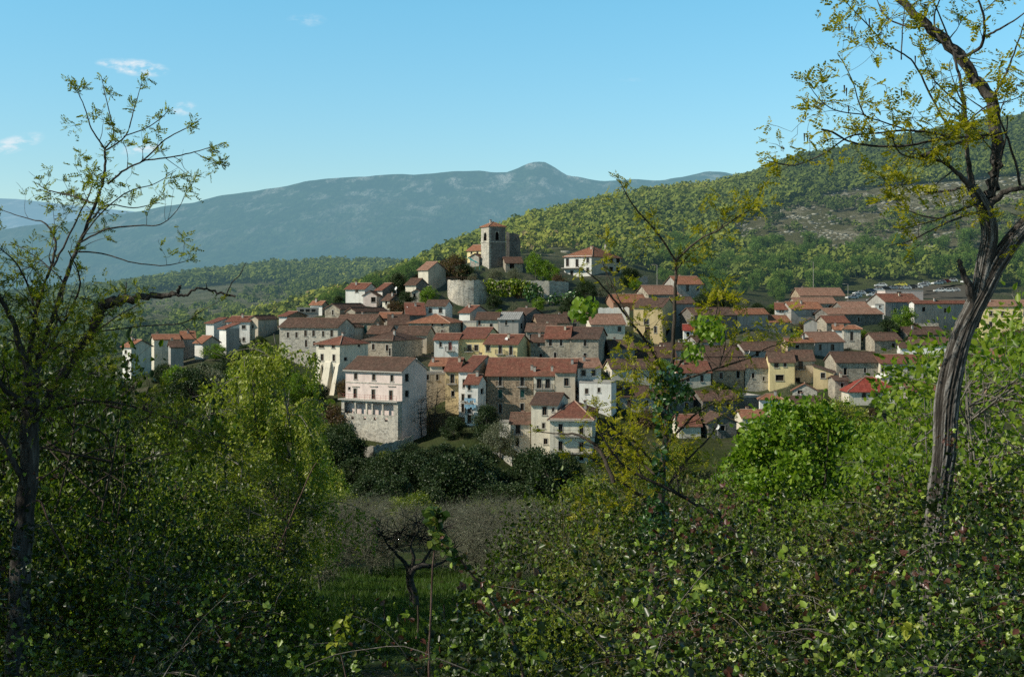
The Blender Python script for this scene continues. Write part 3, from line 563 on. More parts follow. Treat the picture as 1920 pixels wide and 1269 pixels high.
RF = {
 'red': roof_mat('red_tiles', (0.127, 0.051, 0.036), (0.205, 0.076, 0.053), (0.277, 0.123, 0.082), (0.132, 0.086, 0.058)),
 'bright': roof_mat('bright_red_tiles', (.22, .04, .03), (.27, .05, .036), (.31, .08, .055), (.2, .045, .035)),
 'orange': roof_mat('orange_tiles', (0.210, 0.086, 0.051), (0.304, 0.127, 0.075), (0.376, 0.182, 0.111), (0.187, 0.110, 0.070)),
 'brown': roof_mat('brown_tiles', (.072, .043, .032), (.112, .065, .048), (.166, .101, .076), (.072, .058, .043)),
 'old': roof_mat('weathered_tiles', (0.083, 0.049, 0.036), (0.131, 0.074, 0.054), (0.205, 0.121, 0.090), (0.098, 0.084, 0.063)),
 'pinkish': roof_mat('faded_tiles', (0.213, 0.112, 0.079), (0.288, 0.154, 0.108), (0.361, 0.224, 0.168), (0.203, 0.133, 0.094)),
 'metal': roof_mat('grey_sheet', (.27, .27, .26), (.31, .31, .3), (.36, .36, .35), (.2, .2, .2), rib=.8),
}
RIDGE = plain_mat('ridge_tile', (.42, .27, .2), .9)
TRIM = plain_mat('pale_trim', (.46, .43, .38), .85, .2)
GLASS = plain_mat('dark_glass', (.022, .024, .026), .22, .5, var=.5)
DARK = plain_mat('dark_opening', (.018, .015, .013), .9, .1)  # near-black sheet set in open holes, their inner shade painted in
WOODM = plain_mat('brown_wood', (.10, .06, .035), .7)
GREEN = plain_mat('green_shutter', (.02, .10, .085), .6)
TURQ = plain_mat('turquoise_paint', (.06, .55, .60), .5)
REDD = plain_mat('red_door', (.38, .12, .10), .6)
IRON = plain_mat('black_iron', (.03, .03, .032), .5)
CONC = plain_mat('concrete', (.40, .38, .35), .9, .15)
GREYP = plain_mat('grey_plaster_inner', (.34, .34, .35), .9, .15)
DISH = plain_mat('white_dish', (.75, .75, .74), .45)
BLUEP = plain_mat('blue_paint', (.25, .45, .60), .6)

class Plane:
    """vertical wall plane through point o along unit u (horizontal); photo pixels can be laid onto it"""
    def __init__(s, o, u): s.o = np.array(o, float); s.u = np.array(u, float)
    def a_of(s, px):
        k = (px - CX) / F
        return (k * s.o[1] - s.o[0]) / (s.u[0] - k * s.u[1])
    def z_of(s, px, py):
        D = s.o[1] + s.a_of(px) * s.u[1]
        return -(py - YH) / F * D
    def m_per_px(s, px): return (s.o[1] + s.a_of(px) * s.u[1]) / F
    def at(s, a, z, out=0.0):
        n = np.array([s.u[1], -s.u[0]])           # outward normal for a left-to-right plane
        return np.array([s.o[0] + a * s.u[0] + out * n[0], s.o[1] + a * s.u[1] + out * n[1], z])

def rects_on(pl, win):
    """photo-pixel window specs -> (a0, a1, z0, z1, kind)"""
    out = []
    for wspec in win:
        cx, cy_, w, h = wspec[:4]; k = wspec[4] if len(wspec) > 4 else 'w'
        a0, a1 = pl.a_of(cx - w / 2), pl.a_of(cx + w / 2)
        if a1 < a0: a0, a1 = a1, a0
        m = abs(a1 - a0)
        if m > 3.0 and k != 'p': a0, a1 = (a0 + a1) / 2 - .6, (a0 + a1) / 2 + .6
        out.append((a0, a1, pl.z_of(cx, cy_ + h / 2), pl.z_of(cx, cy_ - h / 2), k))
    return out

def wall_with_holes(mb, pl, L, z0, z1, rects, depth=.22, m=0, inner=1, off=np.zeros(3), out=0.0):
    rects = [r for r in rects if r[0] > .05 and r[1] < L - .05 and r[2] > z0 + .05 and r[3] < z1 - .02]
    xs = sorted({0.0, L, *[r[0] for r in rects], *[r[1] for r in rects]})
    zs = sorted({z0, z1, *[r[2] for r in rects], *[r[3] for r in rects]})
    at = lambda a, z, o=0.0: pl.at(a, z, out + o) - off
    for i in range(len(xs) - 1):
        for j in range(len(zs) - 1):
            xm, zm = (xs[i] + xs[i + 1]) / 2, (zs[j] + zs[j + 1]) / 2
            if any(r[0] < xm < r[1] and r[2] < zm < r[3] for r in rects): continue
            mb.poly([at(xs[i], zs[j]), at(xs[i + 1], zs[j]), at(xs[i + 1], zs[j + 1]), at(xs[i], zs[j + 1])], m)
    for r in rects:
        a0, a1, b0, b1 = r[:4]; d = -depth
        for q in (((a0, b0), (a1, b0)), ((a1, b0), (a1, b1)), ((a1, b1), (a0, b1)), ((a0, b1), (a0, b0))):
            (p, z), (p2, z2) = q
            mb.poly([at(p, z), at(p, z, d), at(p2, z2, d), at(p2, z2)], m)
    return rects

_wcache = {}
def window_meshes(w, h, kind):
    key = (round(w, 1), round(h, 1), kind)
    if key in _wcache: return _wcache[key]
    w, h = max(key[0], .3), max(key[1], .3)
    fr = MB(); t_ = .13 if kind in 'wbra' else .08; pr = .035
    fm = {'w': TRIM, 'b': TRIM, 'g': TRIM, 'r': TRIM, 'p': CONC, 'd': WOODM, 't': TRIM, 'a': W['pale']}[kind]
    x0, x1 = -w / 2, w / 2
    # local frame: x along wall, y into the wall (front is -y), z up from sill
    if kind == 'a':
        n = 8; r = w / 2 * .8; zc = h - w / 2 * 1.02
        arc = [(r * math.cos(math.pi * k / n), zc + r * math.sin(math.pi * k / n)) for k in range(n + 1)]
        for k in range(n):
            (ax_, az_), (bx, bz) = arc[k], arc[k + 1]
            fr.poly([(ax_, .02, az_), (ax_, .02, h + .0), (bx, .02, h + .0), (bx, .02, bz)][::-1])
            fr.poly([(ax_, .02, az_), (bx, .02, bz), (bx, .6, bz), (ax_, .6, az_)])
        fr.poly([(x0, .02, 0), (-r, .02, 0), (-r, .02, h), (x0, .02, h)]); fr.poly([(r, .02, 0), (x1, .02, 0), (x1, .02, h), (r, .02, h)])
    else:
        fr.box(x0 - t_, x0, -pr, .1, -.02, h + t_); fr.box(x1, x1 + t_, -pr, .1, -.02, h + t_)
        fr.box(x0, x1, -pr, .1, h, h + t_)
        fr.box(x0 - t_ * 1.4, x1 + t_ * 1.4, -pr - .09, .1, -.12, -.02)
    fme = fr.mesh('frame', [fm])
    pn = MB(); yb = .19
    pm = {'w': GLASS, 'b': GLASS, 'g': GREEN, 'r': REDD, 'p': DARK, 'd': WOODM, 't': TURQ, 'a': DARK}[kind]
    if kind == 'a': yb = .58
    pn.poly([(x0, yb, 0), (x1, yb, 0), (x1, yb, h), (x0, yb, h)], 0)
    if kind in 'wb':
        s = .05
        pn.box(-s, s, yb - .05, yb - .004, 0, h, 1); pn.box(x0, -s, yb - .05, yb - .004, h - .07, h, 1); pn.box(s, x1, yb - .05, yb - .004, h - .07, h, 1)
        pn.box(x0, x0 + .05, yb - .05, yb - .004, 0, h - .07, 1); pn.box(x1 - .05, x1, yb - .05, yb - .004, 0, h - .07, 1)
    if kind == 'g':
        k = 0.08
        while k < h: pn.box(x0 + .05, x1 - .05, yb - .14, yb - .1, k, k + .05, 0); k += .12
        pn.box(x0 + .01, x1 - .01, yb - .1, yb - .05, .0, h, 0)
    pme = pn.mesh('pane', [pm, WOODM])
    _wcache[key] = (fme, pme); return _wcache[key]

_bcache = {}
def balcony_mesh(w):
    w = round(w * 2) / 2
    if w in _bcache: return _bcache[w]
    s = MB(); s.box(-w / 2, w / 2, -.85, -.003, -.14, 0)
    r = MB()
    r.box(-w / 2, w / 2, -.84, -.80, .93, .98); r.box(-w / 2, -w / 2 + .04, -.80, -.01, .93, .98); r.box(w / 2 - .04, w / 2, -.80, -.01, .93, .98)
    n = max(4, int(w / .16))
    for k in range(n + 1):
        x = -w / 2 + .02 + (w - .04) * k / n; r.box(x - .012, x + .012, -.832, -.808, 0.002, .93)
    for k in range(1, 5): 
        for sx in (-w / 2 + .02, w / 2 - .02): r.box(sx - .012, sx + .012, -.8 + .17 * k - .012, -.8 + .17 * k + .012, .002, .93)
    _bcache[w] = (s.mesh('balcony', [CONC]), r.mesh('railing', [IRON])); return _bcache[w]

def put_windows(root, pl, rects, off, out=0.0):
    ang = math.atan2(pl.u[1], pl.u[0])
    for (a0, a1, z0, z1, k) in rects:
        nm = 'door' if k in 'drt' else 'window'
        f, p = window_meshes(a1 - a0, z1 - z0, k)
        loc = pl.at((a0 + a1) / 2, z0, out) - off
        o = link(nm, f, root, loc, ang)
        link('pane' if nm == 'window' else 'door_leaf', p, o)
        if k in 'bg' or (k == 'r'):
            if k != 'g':
                s, r = balcony_mesh(min(a1 - a0 + 1.1, 2.6))
                b = link('balcony', s, root, loc + np.array([0, 0, -.02 - .125]) * 1.0, ang); link('railing', r, b)

def roof_slab(mb, quad, th=.16, m=0, side=1, udir=None):
    """quad: eave-left, eave-right, ridge-right, ridge-left (or triangle); tiles run up the slope"""
    q = [np.array(p, float) for p in quad]
    e = q[1] - q[0]; e /= np.linalg.norm(e) + 1e-9
    n = np.cross(q[1] - q[0], q[-1] - q[0]); n /= np.linalg.norm(n) + 1e-9
    if n[2] < 0: n = -n
    s = np.cross(n, e)
    uv = [(float((p - q[0]) @ e), float((p - q[0]) @ s)) for p in q]
    mb.poly(q, m, uv)
    lo = [p - np.array([0, 0, th]) for p in q]
    mb.poly(lo[::-1], side)
    for i in range(len(q)):
        j = (i + 1) % len(q)
        mb.poly([lo[i], lo[j], q[j], q[i]], side if i else m)

HOUSES = {}
def house(name, label, x0, x1, ye, D, th, side, yb, wall, roof, rt, yr, win=(), swin=(), auto=0, chim=(), dish=(), cat='house', oh=.45, gutter=False, group='houses of the hillside village', swall=None, key=None):
    u = np.array([math.cos(R(th)), math.sin(R(th))]); v = np.array([-u[1], u[0]])
    o = P(x0, ye, D)
    k = (x1 - CX) / F
    w = (k * D - o[0]) / (u[0] - k * u[1])
    if side > 100:
        ks = (side - CX) / F
        st = o[:2] + (u * w if th < 0 else 0)
        L = (ks * st[1] - st[0]) / (v[0] - ks * v[1]); L = float(np.clip(L, 2.5, 22))
    else: L = float(side)
    ze = o[2]
    c = [o[:2], o[:2] + u * w, o[:2] + u * w + v * L, o[:2] + v * L]
    zg = min(gz(*p) for p in c)
    zb = min(zg - .6, -(yb - YH) / F * D)
    zb = max(zb, ze - 24)
    mid = (c[0] + c[2]) / 2
    base = np.array([mid[0], mid[1], max(zg, zb)])
    root = empty(name, base, label, cat, group)
    # roof rise
    if rt in ('gf', 'hip'): Dm = (c[0][1] + c[1][1]) / 2 + v[1] * L / 2
    elif rt == 'gs': Dm = (c[0][1] + c[1][1]) / 2
    elif rt == 'sb': Dm = (c[0][1] + c[1][1]) / 2 + v[1] * L
    else: Dm = c[0][1]
    rise = -(yr - YH) / F * Dm - ze
    half = {'gf': L / 2, 'hip': L / 2, 'gs': w / 2, 'sb': L}.get(rt, w)
    if rt in ('gf', 'hip', 'gs', 'sb'): rise = float(np.clip(rise, .2 * half, .55 * half))
    pf = Plane((*c[0], 0), u)
    if th < 0: ps = Plane((*c[1], 0), v)
    else: ps = Plane((*c[3], 0), -v)
    rf, rs = rects_on(pf, win), rects_on(ps, swin)
    if auto:
        rnd = random.Random(int(x0 * 7 + ye))
        vis = min(ze - zb - .8, (yb - ye) / F * D)
        rows = max(1, int(vis / 2.9)); cols_ = max(1, int(w / 3.0))
        for r_ in range(rows):
            for q in range(cols_):
                if rnd.random() < .22: continue
                a = (q + .5 + rnd.uniform(-.12, .12)) * w / cols_; hh = rnd.choice([1.2, 1.3, 1.9]); ww = rnd.choice([.8, .9, .95])
                zt = ze - .75 - r_ * 2.9 - rnd.uniform(0, .2)
                rf.append((a - ww / 2, a + ww / 2, zt - hh, zt, rnd.choice('wwwpw') if hh < 1.5 else rnd.choice('wbwg')))
        cols_ = max(1, int(L / 3.6))
        for r_ in range(rows):
            for q in range(cols_):
                if rnd.random() < .45: continue
                a = (q + .5) * L / cols_; zt = ze - .9 - r_ * 2.9
                rs.append((a - .4, a + .4, zt - 1.2, zt, rnd.choice('wp')))
    wb = MB()
    rf = wall_with_holes(wb, pf, w, zb, ze, rf, off=base)
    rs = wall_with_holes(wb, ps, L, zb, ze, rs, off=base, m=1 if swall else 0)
    other = [(c[2], c[3])] + ([(c[3], c[0])] if th < 0 else [(c[1], c[2])])
    for a, b in other: wb.poly([(*a, zb) - base, (*b, zb) - base, (*b, ze) - base, (*a, ze) - base])
    V = lambda a, l, z: np.array([*(c[0] + u * a + v * l), z]) - base
    rb = MB(); up = .05
    e = oh; dz = 0
    if rt == 'gf':
        sl = rise / (L / 2); zr = ze + rise
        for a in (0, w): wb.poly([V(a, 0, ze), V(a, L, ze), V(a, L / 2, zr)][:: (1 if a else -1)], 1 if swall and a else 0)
        s = .3
        roof_slab(rb, [V(-s, -e, ze - e * sl + up), V(w + s, -e, ze - e * sl + up), V(w + s, L / 2, zr + up), V(-s, L / 2, zr + up)])
        roof_slab(rb, [V(w + s, L + e, ze - e * sl + up), V(-s, L + e, ze - e * sl + up), V(-s, L / 2, zr + up), V(w + s, L / 2, zr + up)])
        rl = [(V(-s, L / 2, zr + up), V(w + s, L / 2, zr + up))]
    elif rt == 'gs':
        sl = rise / (w / 2); zr = ze + rise
        for l in (0, L): wb.poly([V(0, l, ze), V(w, l, ze), V(w / 2, l, zr)][:: (1 if l == 0 else -1)])
        s = .25
        roof_slab(rb, [V(-e, L + s, ze - e * sl + up), V(-e, -s, ze - e * sl + up), V(w / 2, -s, zr + up), V(w / 2, L + s, zr + up)])
        roof_slab(rb, [V(w + e, -s, ze - e * sl + up), V(w + e, L + s, ze - e * sl + up), V(w / 2, L + s, zr + up), V(w / 2, -s, zr + up)])
        rl = [(V(w / 2, -s, zr + up), V(w / 2, L + s, zr + up))]
    elif rt == 'hip':
        h_ = min(L / 2, w / 2 * .98); sl = rise / h_; zr = ze + rise; zl = ze - e * sl + up
        A, B, C_, D_ = V(-e, -e, zl), V(w + e, -e, zl), V(w + e, L + e, zl), V(-e, L + e, zl)
        if w >= L: r0, r1 = V(h_, L / 2, zr + up), V(w - h_, L / 2, zr + up)
        else: r0 = r1 = V(w / 2, L / 2, zr + up)
        roof_slab(rb, [A, B, r1, r0] if w > L else [A, B, r0]); roof_slab(rb, [B, C_, r1])
        roof_slab(rb, [C_, D_, r0, r1] if w > L else [C_, D_, r0]); roof_slab(rb, [D_, A, r0])
        rl = [(A, r0), (B, r1), (r0, r1)]
    elif rt == 'sb':
        sl = rise / L; zr = ze + rise
        for a in (0, w): wb.poly([V(a, 0, ze), V(a, L, ze), V(a, L, zr)])
        wb.poly([V(0, L, ze), V(w, L, ze), V(w, L, zr), V(0, L, zr)])
        roof_slab(rb, [V(-.3, -e, ze - e * sl + up), V(w + .3, -e, ze - e * sl + up), V(w + .3, L + .3, zr + .3 * sl + up), V(-.3, L + .3, zr + .3 * sl + up)])
        rl = []
    elif rt == 'sl':      # slopes down from left to right; yr is the row of the low right eave
        zr = max(ze + rise, ze - w * .6) ; zr = ze - abs(ze - zr)
        roof_slab(rb, [V(w + e, -.3, zr + up), V(w + e, L + .3, zr + up), V(-.2, L + .3, ze + .1 + up), V(-.2, -.3, ze + .1 + up)])
        rl = []
    else:                 # flat roof with a parapet
        rb.poly([V(.2, .2, ze - .35), V(w - .2, .2, ze - .35), V(w - .2, L - .2, ze - .35), V(.2, L - .2, ze - .35)], 0)
        for (a0, a1, l0, l1) in ((0, w, .0, .2), (0, w, L - .2, L), (0, .2, .2, L - .2), (w - .2, w, .2, L - .2)):
            a0 -= .03; l0 -= .03; a1 += .03; l1 += .03
            rb.hexa([V(a0, l0, ze - .36), V(a1, l0, ze - .36), V(a1, l1, ze - .36), V(a0, l1, ze - .36), V(a0, l0, ze + .06), V(a1, l0, ze + .06), V(a1, l1, ze + .06), V(a0, l1, ze + .06)], 1)
        rl = []
    if rt == 'sl':        # trim the two walls under the falling roof: lower the right part
        wb.v = [p for p in wb.v]
        aa = lambda p: float((np.array(p[:2]) + base[:2] - c[0]) @ u)
        wb.v = [(p[0], p[1], min(p[2], ze - base[2] - abs(ze - zr) * max(0, min(1, aa(p) / w)))) for p in wb.v]
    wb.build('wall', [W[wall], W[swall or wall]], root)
    rmats = [RF[roof] if roof in RF else W[roof], CONC if rt == 'flat' else (TRIM if gutter else RF['old'])]
    ro = rb.build('roof', rmats, root)
    if rl:
        rg = MB()
        for a, b in rl:
            if np.linalg.norm(b - a) > .3: rg.tube([a + (0, 0, .02), b + (0, 0, .02)], .12, 5)
        if rg.v: rg.build('ridge', [RIDGE if roof in ('orange', 'red', 'pinkish', 'bright') else RF['old']], ro)
    rnd = random.Random(int(x0 * 13 + ye * 3))
    cl = list(chim)
    if not cl and rt in ('gf', 'hip') and rnd.random() < .75: cl = [(rnd.uniform(.15, .85), rnd.choice([.35, .6, .75]))]
    for (fa, fl) in cl:
        a, l = fa * w, fl * L
        zz = ze + (rise * (1 - abs(l - L / 2) / (L / 2)) if rt in ('gf', 'hip') else rise * .4 if rt == 'gs' else 0)
        cb = MB(); s = .24
        cb.hexa([V(a - s, l - s, zz - .6), V(a + s, l - s, zz - .6), V(a + s, l + s, zz - .6), V(a - s, l + s, zz - .6), V(a - s, l - s, zz + .9), V(a + s, l - s, zz + .9), V(a + s, l + s, zz + .9), V(a - s, l + s, zz + .9)], 0)
        s = .34
        cb.hexa([V(a - s, l - s, zz + .9), V(a + s, l - s, zz + .9), V(a + s, l + s, zz + .9), V(a - s, l + s, zz + .9), V(a - s * .7, l - s * .7, zz + 1.08), V(a + s * .7, l - s * .7, zz + 1.08), V(a + s * .7, l + s * .7, zz + 1.08), V(a - s * .7, l + s * .7, zz + 1.08)], 1)
        cb.build('chimney', [rnd.choice([TRIM, CONC, W['beige']]), RF['old']], ro)
    for (fa, fl, h) in dish:
        p = V(fa * w, fl * L, ze + h)
        db = MB(); n = np.array([-.75, -.6, .3]); n /= np.linalg.norm(n); a_ = np.cross(n, (0, 0, 1)); a_ /= np.linalg.norm(a_); b_ = np.cross(a_, n)
        rings = []
        for rr, dd in ((.0, .0), (.25, .03), (.42, .09), (.52, .15)):
            rings.append([p + n * dd + rr * (math.cos(k * math.pi / 6) * a_ + math.sin(k * math.pi / 6) * b_) for k in range(12)])
        for i in range(3):
            for k in range(12): db.poly([rings[i][k], rings[i][(k + 1) % 12], rings[i + 1][(k + 1) % 12], rings[i + 1][k]])
        db.tube([p, p - (0, 0, 1.6)], .03, 5, 0)
        db.tube([p, p + n * .6], .015, 4, 0)
        db.build('satellite_dish', [DISH], root)
    if gutter:
        sl = rise / (L / 2)
        g = MB(); g.hexa([V(-.3, -oh - .1, ze - .42), V(w + .3, -oh - .1, ze - .42), V(w + .3, 0.0, ze - .42), V(-.3, 0.0, ze - .42), V(-.3, -oh - .1, ze - .20), V(w + .3, -oh - .1, ze - .20), V(w + .3, .0, ze - .20), V(-.3, .0, ze - .20)])
        g.build('eave', [TRIM], root)
    put_windows(root, pf, rf, base); put_windows(root, ps, rs, base)
    HOUSES[key or label] = dict(root=root, base=base, pf=pf, ps=ps, w=w, L=L, ze=ze, zb=zb, V=V, c=c, u=u, v=v, rise=rise)
    return root
for _a, _k in HL: house(*_a, **_k)
# ---- pieces that belong to particular houses
h = HOUSES['pink']; root, base = h['root'], h['base']
# loggia storey: forward block with columned bays, carrying the terrace
pl = Plane(P(640, 750, 244.0) * (1, 1, 0), h['u'])
Lg = pl.a_of(746); zt = pl.z_of(640, 749); zl = pl.z_of(640, 776); zbm = h['zb']
bays = [(646, 13), (664, 17), (682, 15), (701, 17), (718, 15), (734, 15)]
rr = []
for x0_, wd_ in ((644.5, 20), (666.5, 19), (687.5, 9), (698, 18), (718, 20)):
    a0, a1 = pl.a_of(x0_ + 1), pl.a_of(x0_ + wd_); rr.append((a0, a1, zl + .25, zt - .35, 'p'))
small = rects_on(pl, [(661, 783, 5, 6, 'p'), (684, 784, 5, 6, 'p'), (703, 785, 5, 6, 'p'), (724, 787, 6, 7, 'p')])
wb = MB()
wall_with_holes(wb, pl, Lg, zl, zt, rr, depth=.3, m=0, off=base)
wall_with_holes(wb, pl, Lg, zbm, zl, small, depth=.25, m=1, off=base)
wb.poly([pl.at(Lg, zbm) - base, pl.at(Lg, zbm, -6) - base, pl.at(Lg, zt, -6) - base, pl.at(Lg, zt) - base], 1)
wb.poly([pl.at(0, zbm, -6) - base, pl.at(0, zbm) - base, pl.at(0, zt) - base, pl.at(0, zt, -6) - base], 1)
wb.build('loggia', [W['pale'], W['pale']], root)
ib = MB(); ib.poly([pl.at(.1, zl, -1.25) - base, pl.at(Lg - .1, zl, -1.25) - base, pl.at(Lg - .1, zt, -1.25) - base, pl.at(.1, zt, -1.25) - base]); ib.build('loggia_back', [GREYP], root)
sb = MB(); q = lambda a, o_, z: pl.at(a, z, o_) - base
sb.hexa([q(-.5, .45, zt), q(Lg + .1, .45, zt), q(Lg + .1, -2.0, zt), q(-.5, -2.0, zt), q(-.5, .45, zt + .22), q(Lg + .1, .45, zt + .22), q(Lg + .1, -2.0, zt + .22), q(-.5, -2.0, zt + .22)])
ts = sb.build('terrace', [TRIM], root)
rb = MB()
for z_ in (.5, .95): rb.tube([q(-.4, .38, zt + .22 + z_), q(Lg, .38, zt + .22 + z_)], .025, 4)
for k in range(12): rb.tube([q(-.4 + (Lg + .4) * k / 11, .38, zt + .22), q(-.4 + (Lg + .4) * k / 11, .38, zt + 1.17)], .025, 4)
rb.build('railing', [REDD], ts)
fb = MB()
for (x_, wd_) in ((667, .9), (701, .9), (735, .9)):
    a = h['pf'].a_of(x_); zz = h['pf'].z_of(x_, 725)
    fb.hexa([h['pf'].at(a - wd_, zz, 0.002) - base, h['pf'].at(a + wd_, zz, .002) - base, h['pf'].at(a + wd_, zz, .16) - base, h['pf'].at(a - wd_, zz, .16) - base] + [h['pf'].at(a - wd_, zz + .14, 0.002) - base, h['pf'].at(a + wd_, zz + .14, .002) - base, h['pf'].at(a + wd_, zz + .14, .2) - base, h['pf'].at(a - wd_, zz + .14, .2) - base])
zz = h['pf'].z_of(700, 719)
fb.hexa([h['pf'].at(0, zz, .002) - base, h['pf'].at(h['w'], zz, .002) - base, h['pf'].at(h['w'], zz, .08) - base, h['pf'].at(0, zz, .08) - base, h['pf'].at(0, zz + .2, .002) - base, h['pf'].at(h['w'], zz + .2, .002) - base, h['pf'].at(h['w'], zz + .2, .08) - base, h['pf'].at(0, zz + .2, .08) - base])
fb.build('cornice', [W['pale']], root)
# buttresses
h = HOUSES['butt']; base = h['base']; pl = h['pf']
for (xa, xb, yt) in ((611, 622, 679), (597, 604, 684), (631, 637, 684)):
    a0, a1 = pl.a_of(xa), pl.a_of(xb); zt = pl.z_of(xa, yt); b = MB(); zb_ = h['zb']
    b.hexa([pl.at(a0 - .2, zb_, 2.2) - base, pl.at(a1 + .2, zb_, 2.2) - base, pl.at(a1 + .2, zb_, .0) - base, pl.at(a0 - .2, zb_, .0) - base, pl.at(a0, zt, .35) - base, pl.at(a1, zt, .35) - base, pl.at(a1, zt + .3, 0) - base, pl.at(a0, zt + .3, 0) - base])
    b.build('buttress', [W['cream']], h['root'])
# long balconies of the lowest house
h = HOUSES['low']; base = h['base']; pl = h['pf']
for yb_ in (816, 848):
    a0, a1 = pl.a_of(1039), pl.a_of(1107); z = pl.z_of(1070, yb_); b = MB()
    b.hexa([pl.at(a0, z - .18, 1.1) - base, pl.at(a1, z - .18, 1.1) - base, pl.at(a1, z - .18, .002) - base, pl.at(a0, z - .18, .002) - base, pl.at(a0, z, 1.1) - base, pl.at(a1, z, 1.1) - base, pl.at(a1, z, .002) - base, pl.at(a0, z, .002) - base])
    o = b.build('balcony', [CONC], h['root']); r_ = MB()
    for hh in (.1, 1.0): r_.tube([pl.at(a0, z + hh, 1.06) - base, pl.at(a1, z + hh, 1.06) - base], .02, 4)
    n = int((a1 - a0) / .22)
    for k in range(n + 1): r_.tube([pl.at(a0 + (a1 - a0) * k / n, z, 1.06) - base, pl.at(a0 + (a1 - a0) * k / n, z + 1.0, 1.06) - base], .012, 3, cap=False)
    r_.build('railing', [IRON], o)
# laundry / pale blue shutters on the small white house
h = HOUSES['blue']; base = h['base']; pl = h['pf']
rl = random.Random(4)
for yb_ in (745, 757):
    ln = MB()
    for k in range(6):
        a = .25 + k * .38; z = pl.z_of(880, yb_) - rl.uniform(0, .1); w_ = rl.uniform(.12, .18); hh = rl.uniform(.4, .9)
        ln.hexa([pl.at(a - w_, z - hh, 1.0) - base, pl.at(a + w_, z - hh, 1.03) - base, pl.at(a + w_, z - hh, .97) - base, pl.at(a - w_, z - hh, .94) - base, pl.at(a - w_, z, .99) - base, pl.at(a + w_, z, .99) - base, pl.at(a + w_, z, .97) - base, pl.at(a - w_, z, .97) - base])
    o = ln.build('laundry', [BLUEP], None, base); tag(o, 'pale blue washing hung on the %s balcony of the tiny white house' % ('upper' if yb_ == 745 else 'lower'), 'laundry')
# bell tower string course, corner quoins
h = HOUSES['tower']; base = h['base']
for yy_, th_ in ((455, .35), (427, .3)):
    z = h['pf'].z_of(909, yy_); b = MB(); V = h['V']; e = .14
    b.hexa([V(-e, -e, z), V(h['w'] + e, -e, z), V(h['w'] + e, h['L'] + e, z), V(-e, h['L'] + e, z), V(-e, -e, z + th_), V(h['w'] + e, -e, z + th_), V(h['w'] + e, h['L'] + e, z + th_), V(-e, h['L'] + e, z + th_)])
    b.build('string_course', [W['pale']], h['root'])
b = MB(); k = 0; z = h['zb']
while z < h['ze'] - .5:
    s = .75 if k % 2 else .5; b.hexa([h['V'](h['w'] - s, -.05, z), h['V'](h['w'] + .05, -.05, z), h['V'](h['w'] + .05, s, z), h['V'](h['w'] - s, s, z)] + [h['V'](h['w'] - s, -.05, z + .48), h['V'](h['w'] + .05, -.05, z + .48), h['V'](h['w'] + .05, s, z + .48), h['V'](h['w'] - s, s, z + .48)]); z += .5; k += 1
b.build('quoin', [W['pale']], h['root'])
# villa balcony
h = HOUSES['villa']; base = h['base']; pl = h['pf']
a0, a1 = pl.a_of(1056), pl.a_of(1092); z = pl.z_of(1072, 502); b = MB()
b.hexa([pl.at(a0, z - .25, 1.4) - base, pl.at(a1, z - .25, 1.4) - base, pl.at(a1, z - .25, .002) - base, pl.at(a0, z - .25, .002) - base, pl.at(a0, z, 1.4) - base, pl.at(a1, z, 1.4) - base, pl.at(a1, z, .002) - base, pl.at(a0, z, .002) - base])
b.build('balcony', [TRIM], h['root'])

# ---- ruined church wall, retaining wall, garden walls
def strip_wall(name, label, pts, th, matl, cat='wall', group=None, seed=1):
    """pts: (px, D, top row, foot row); a thick wall following the points, uneven crest"""
    rn = random.Random(seed); P3 = []
    for i in range(len(pts) - 1):
        a, b = pts[i], pts[i + 1]; n = max(1, int(abs(b[0] - a[0]) / 3))
        for k in range(n): P3.append([a[j] + (b[j] - a[j]) * k / n for j in range(4)])
    P3.append(list(pts[-1]))
    b = MB(); rows = []
    for (px, D, yt, yb) in P3:
        p = P(px, yt, D); q = P(px, yb, D); jt = rn.uniform(-.25, .12)
        zb_ = min(q[2], gz(p[0], p[1])) - 1.0
        rows.append((p[0], p[1], zb_, p[2] + jt))
    o0 = np.array([np.mean([r[0] for r in rows]), np.mean([r[1] for r in rows]), min(r[2] for r in rows)])
    for i in range(len(rows) - 1):
        (x0, y0, b0, t0), (x1, y1, b1, t1) = rows[i], rows[i + 1]
        b.poly([(x0, y0, b0) - o0, (x1, y1, b1) - o0, (x1, y1, t1) - o0, (x0, y0, t0) - o0])
        b.poly([(x0, y0, t0) - o0, (x1, y1, t1) - o0, (x1, y1 + th, t1) - o0, (x0, y0 + th, t0) - o0])
        b.poly([(x1, y1 + th, b1) - o0, (x0, y0 + th, b0) - o0, (x0, y0 + th, t0) - o0, (x1, y1 + th, t1) - o0])
    for r in (rows[0], rows[-1]): b.poly([(r[0], r[1], r[2]) - o0, (r[0], r[1] + th, r[2]) - o0, (r[0], r[1] + th, r[3]) - o0, (r[0], r[1], r[3]) - o0])
    return tag(b.build(name, [matl], None, o0), label, cat, group)
strip_wall('ruined_wall', 'high broken stone church wall adjoining the bell tower', [(948.5, 402, 434, 492), (955, 402, 437, 492), (962, 402.5, 436, 490), (972, 403, 440, 488), (976, 403.5, 452, 486)], .9, W['dark'], 'wall')
import itertools
bast = []
for k in range(13):
    a = math.pi * (k / 12); px = 878 - 39 * math.cos(a); bast.append((px, 378 - 5 * math.sin(a), 525, 585))
strip_wall('retaining_wall', 'rounded stone bastion wall below the church', bast + [(930, 377, 525, 580), (980, 377, 526, 578), (1030, 377, 526, 572), (1066, 379, 528, 565)], .9, W['pale'], 'wall')
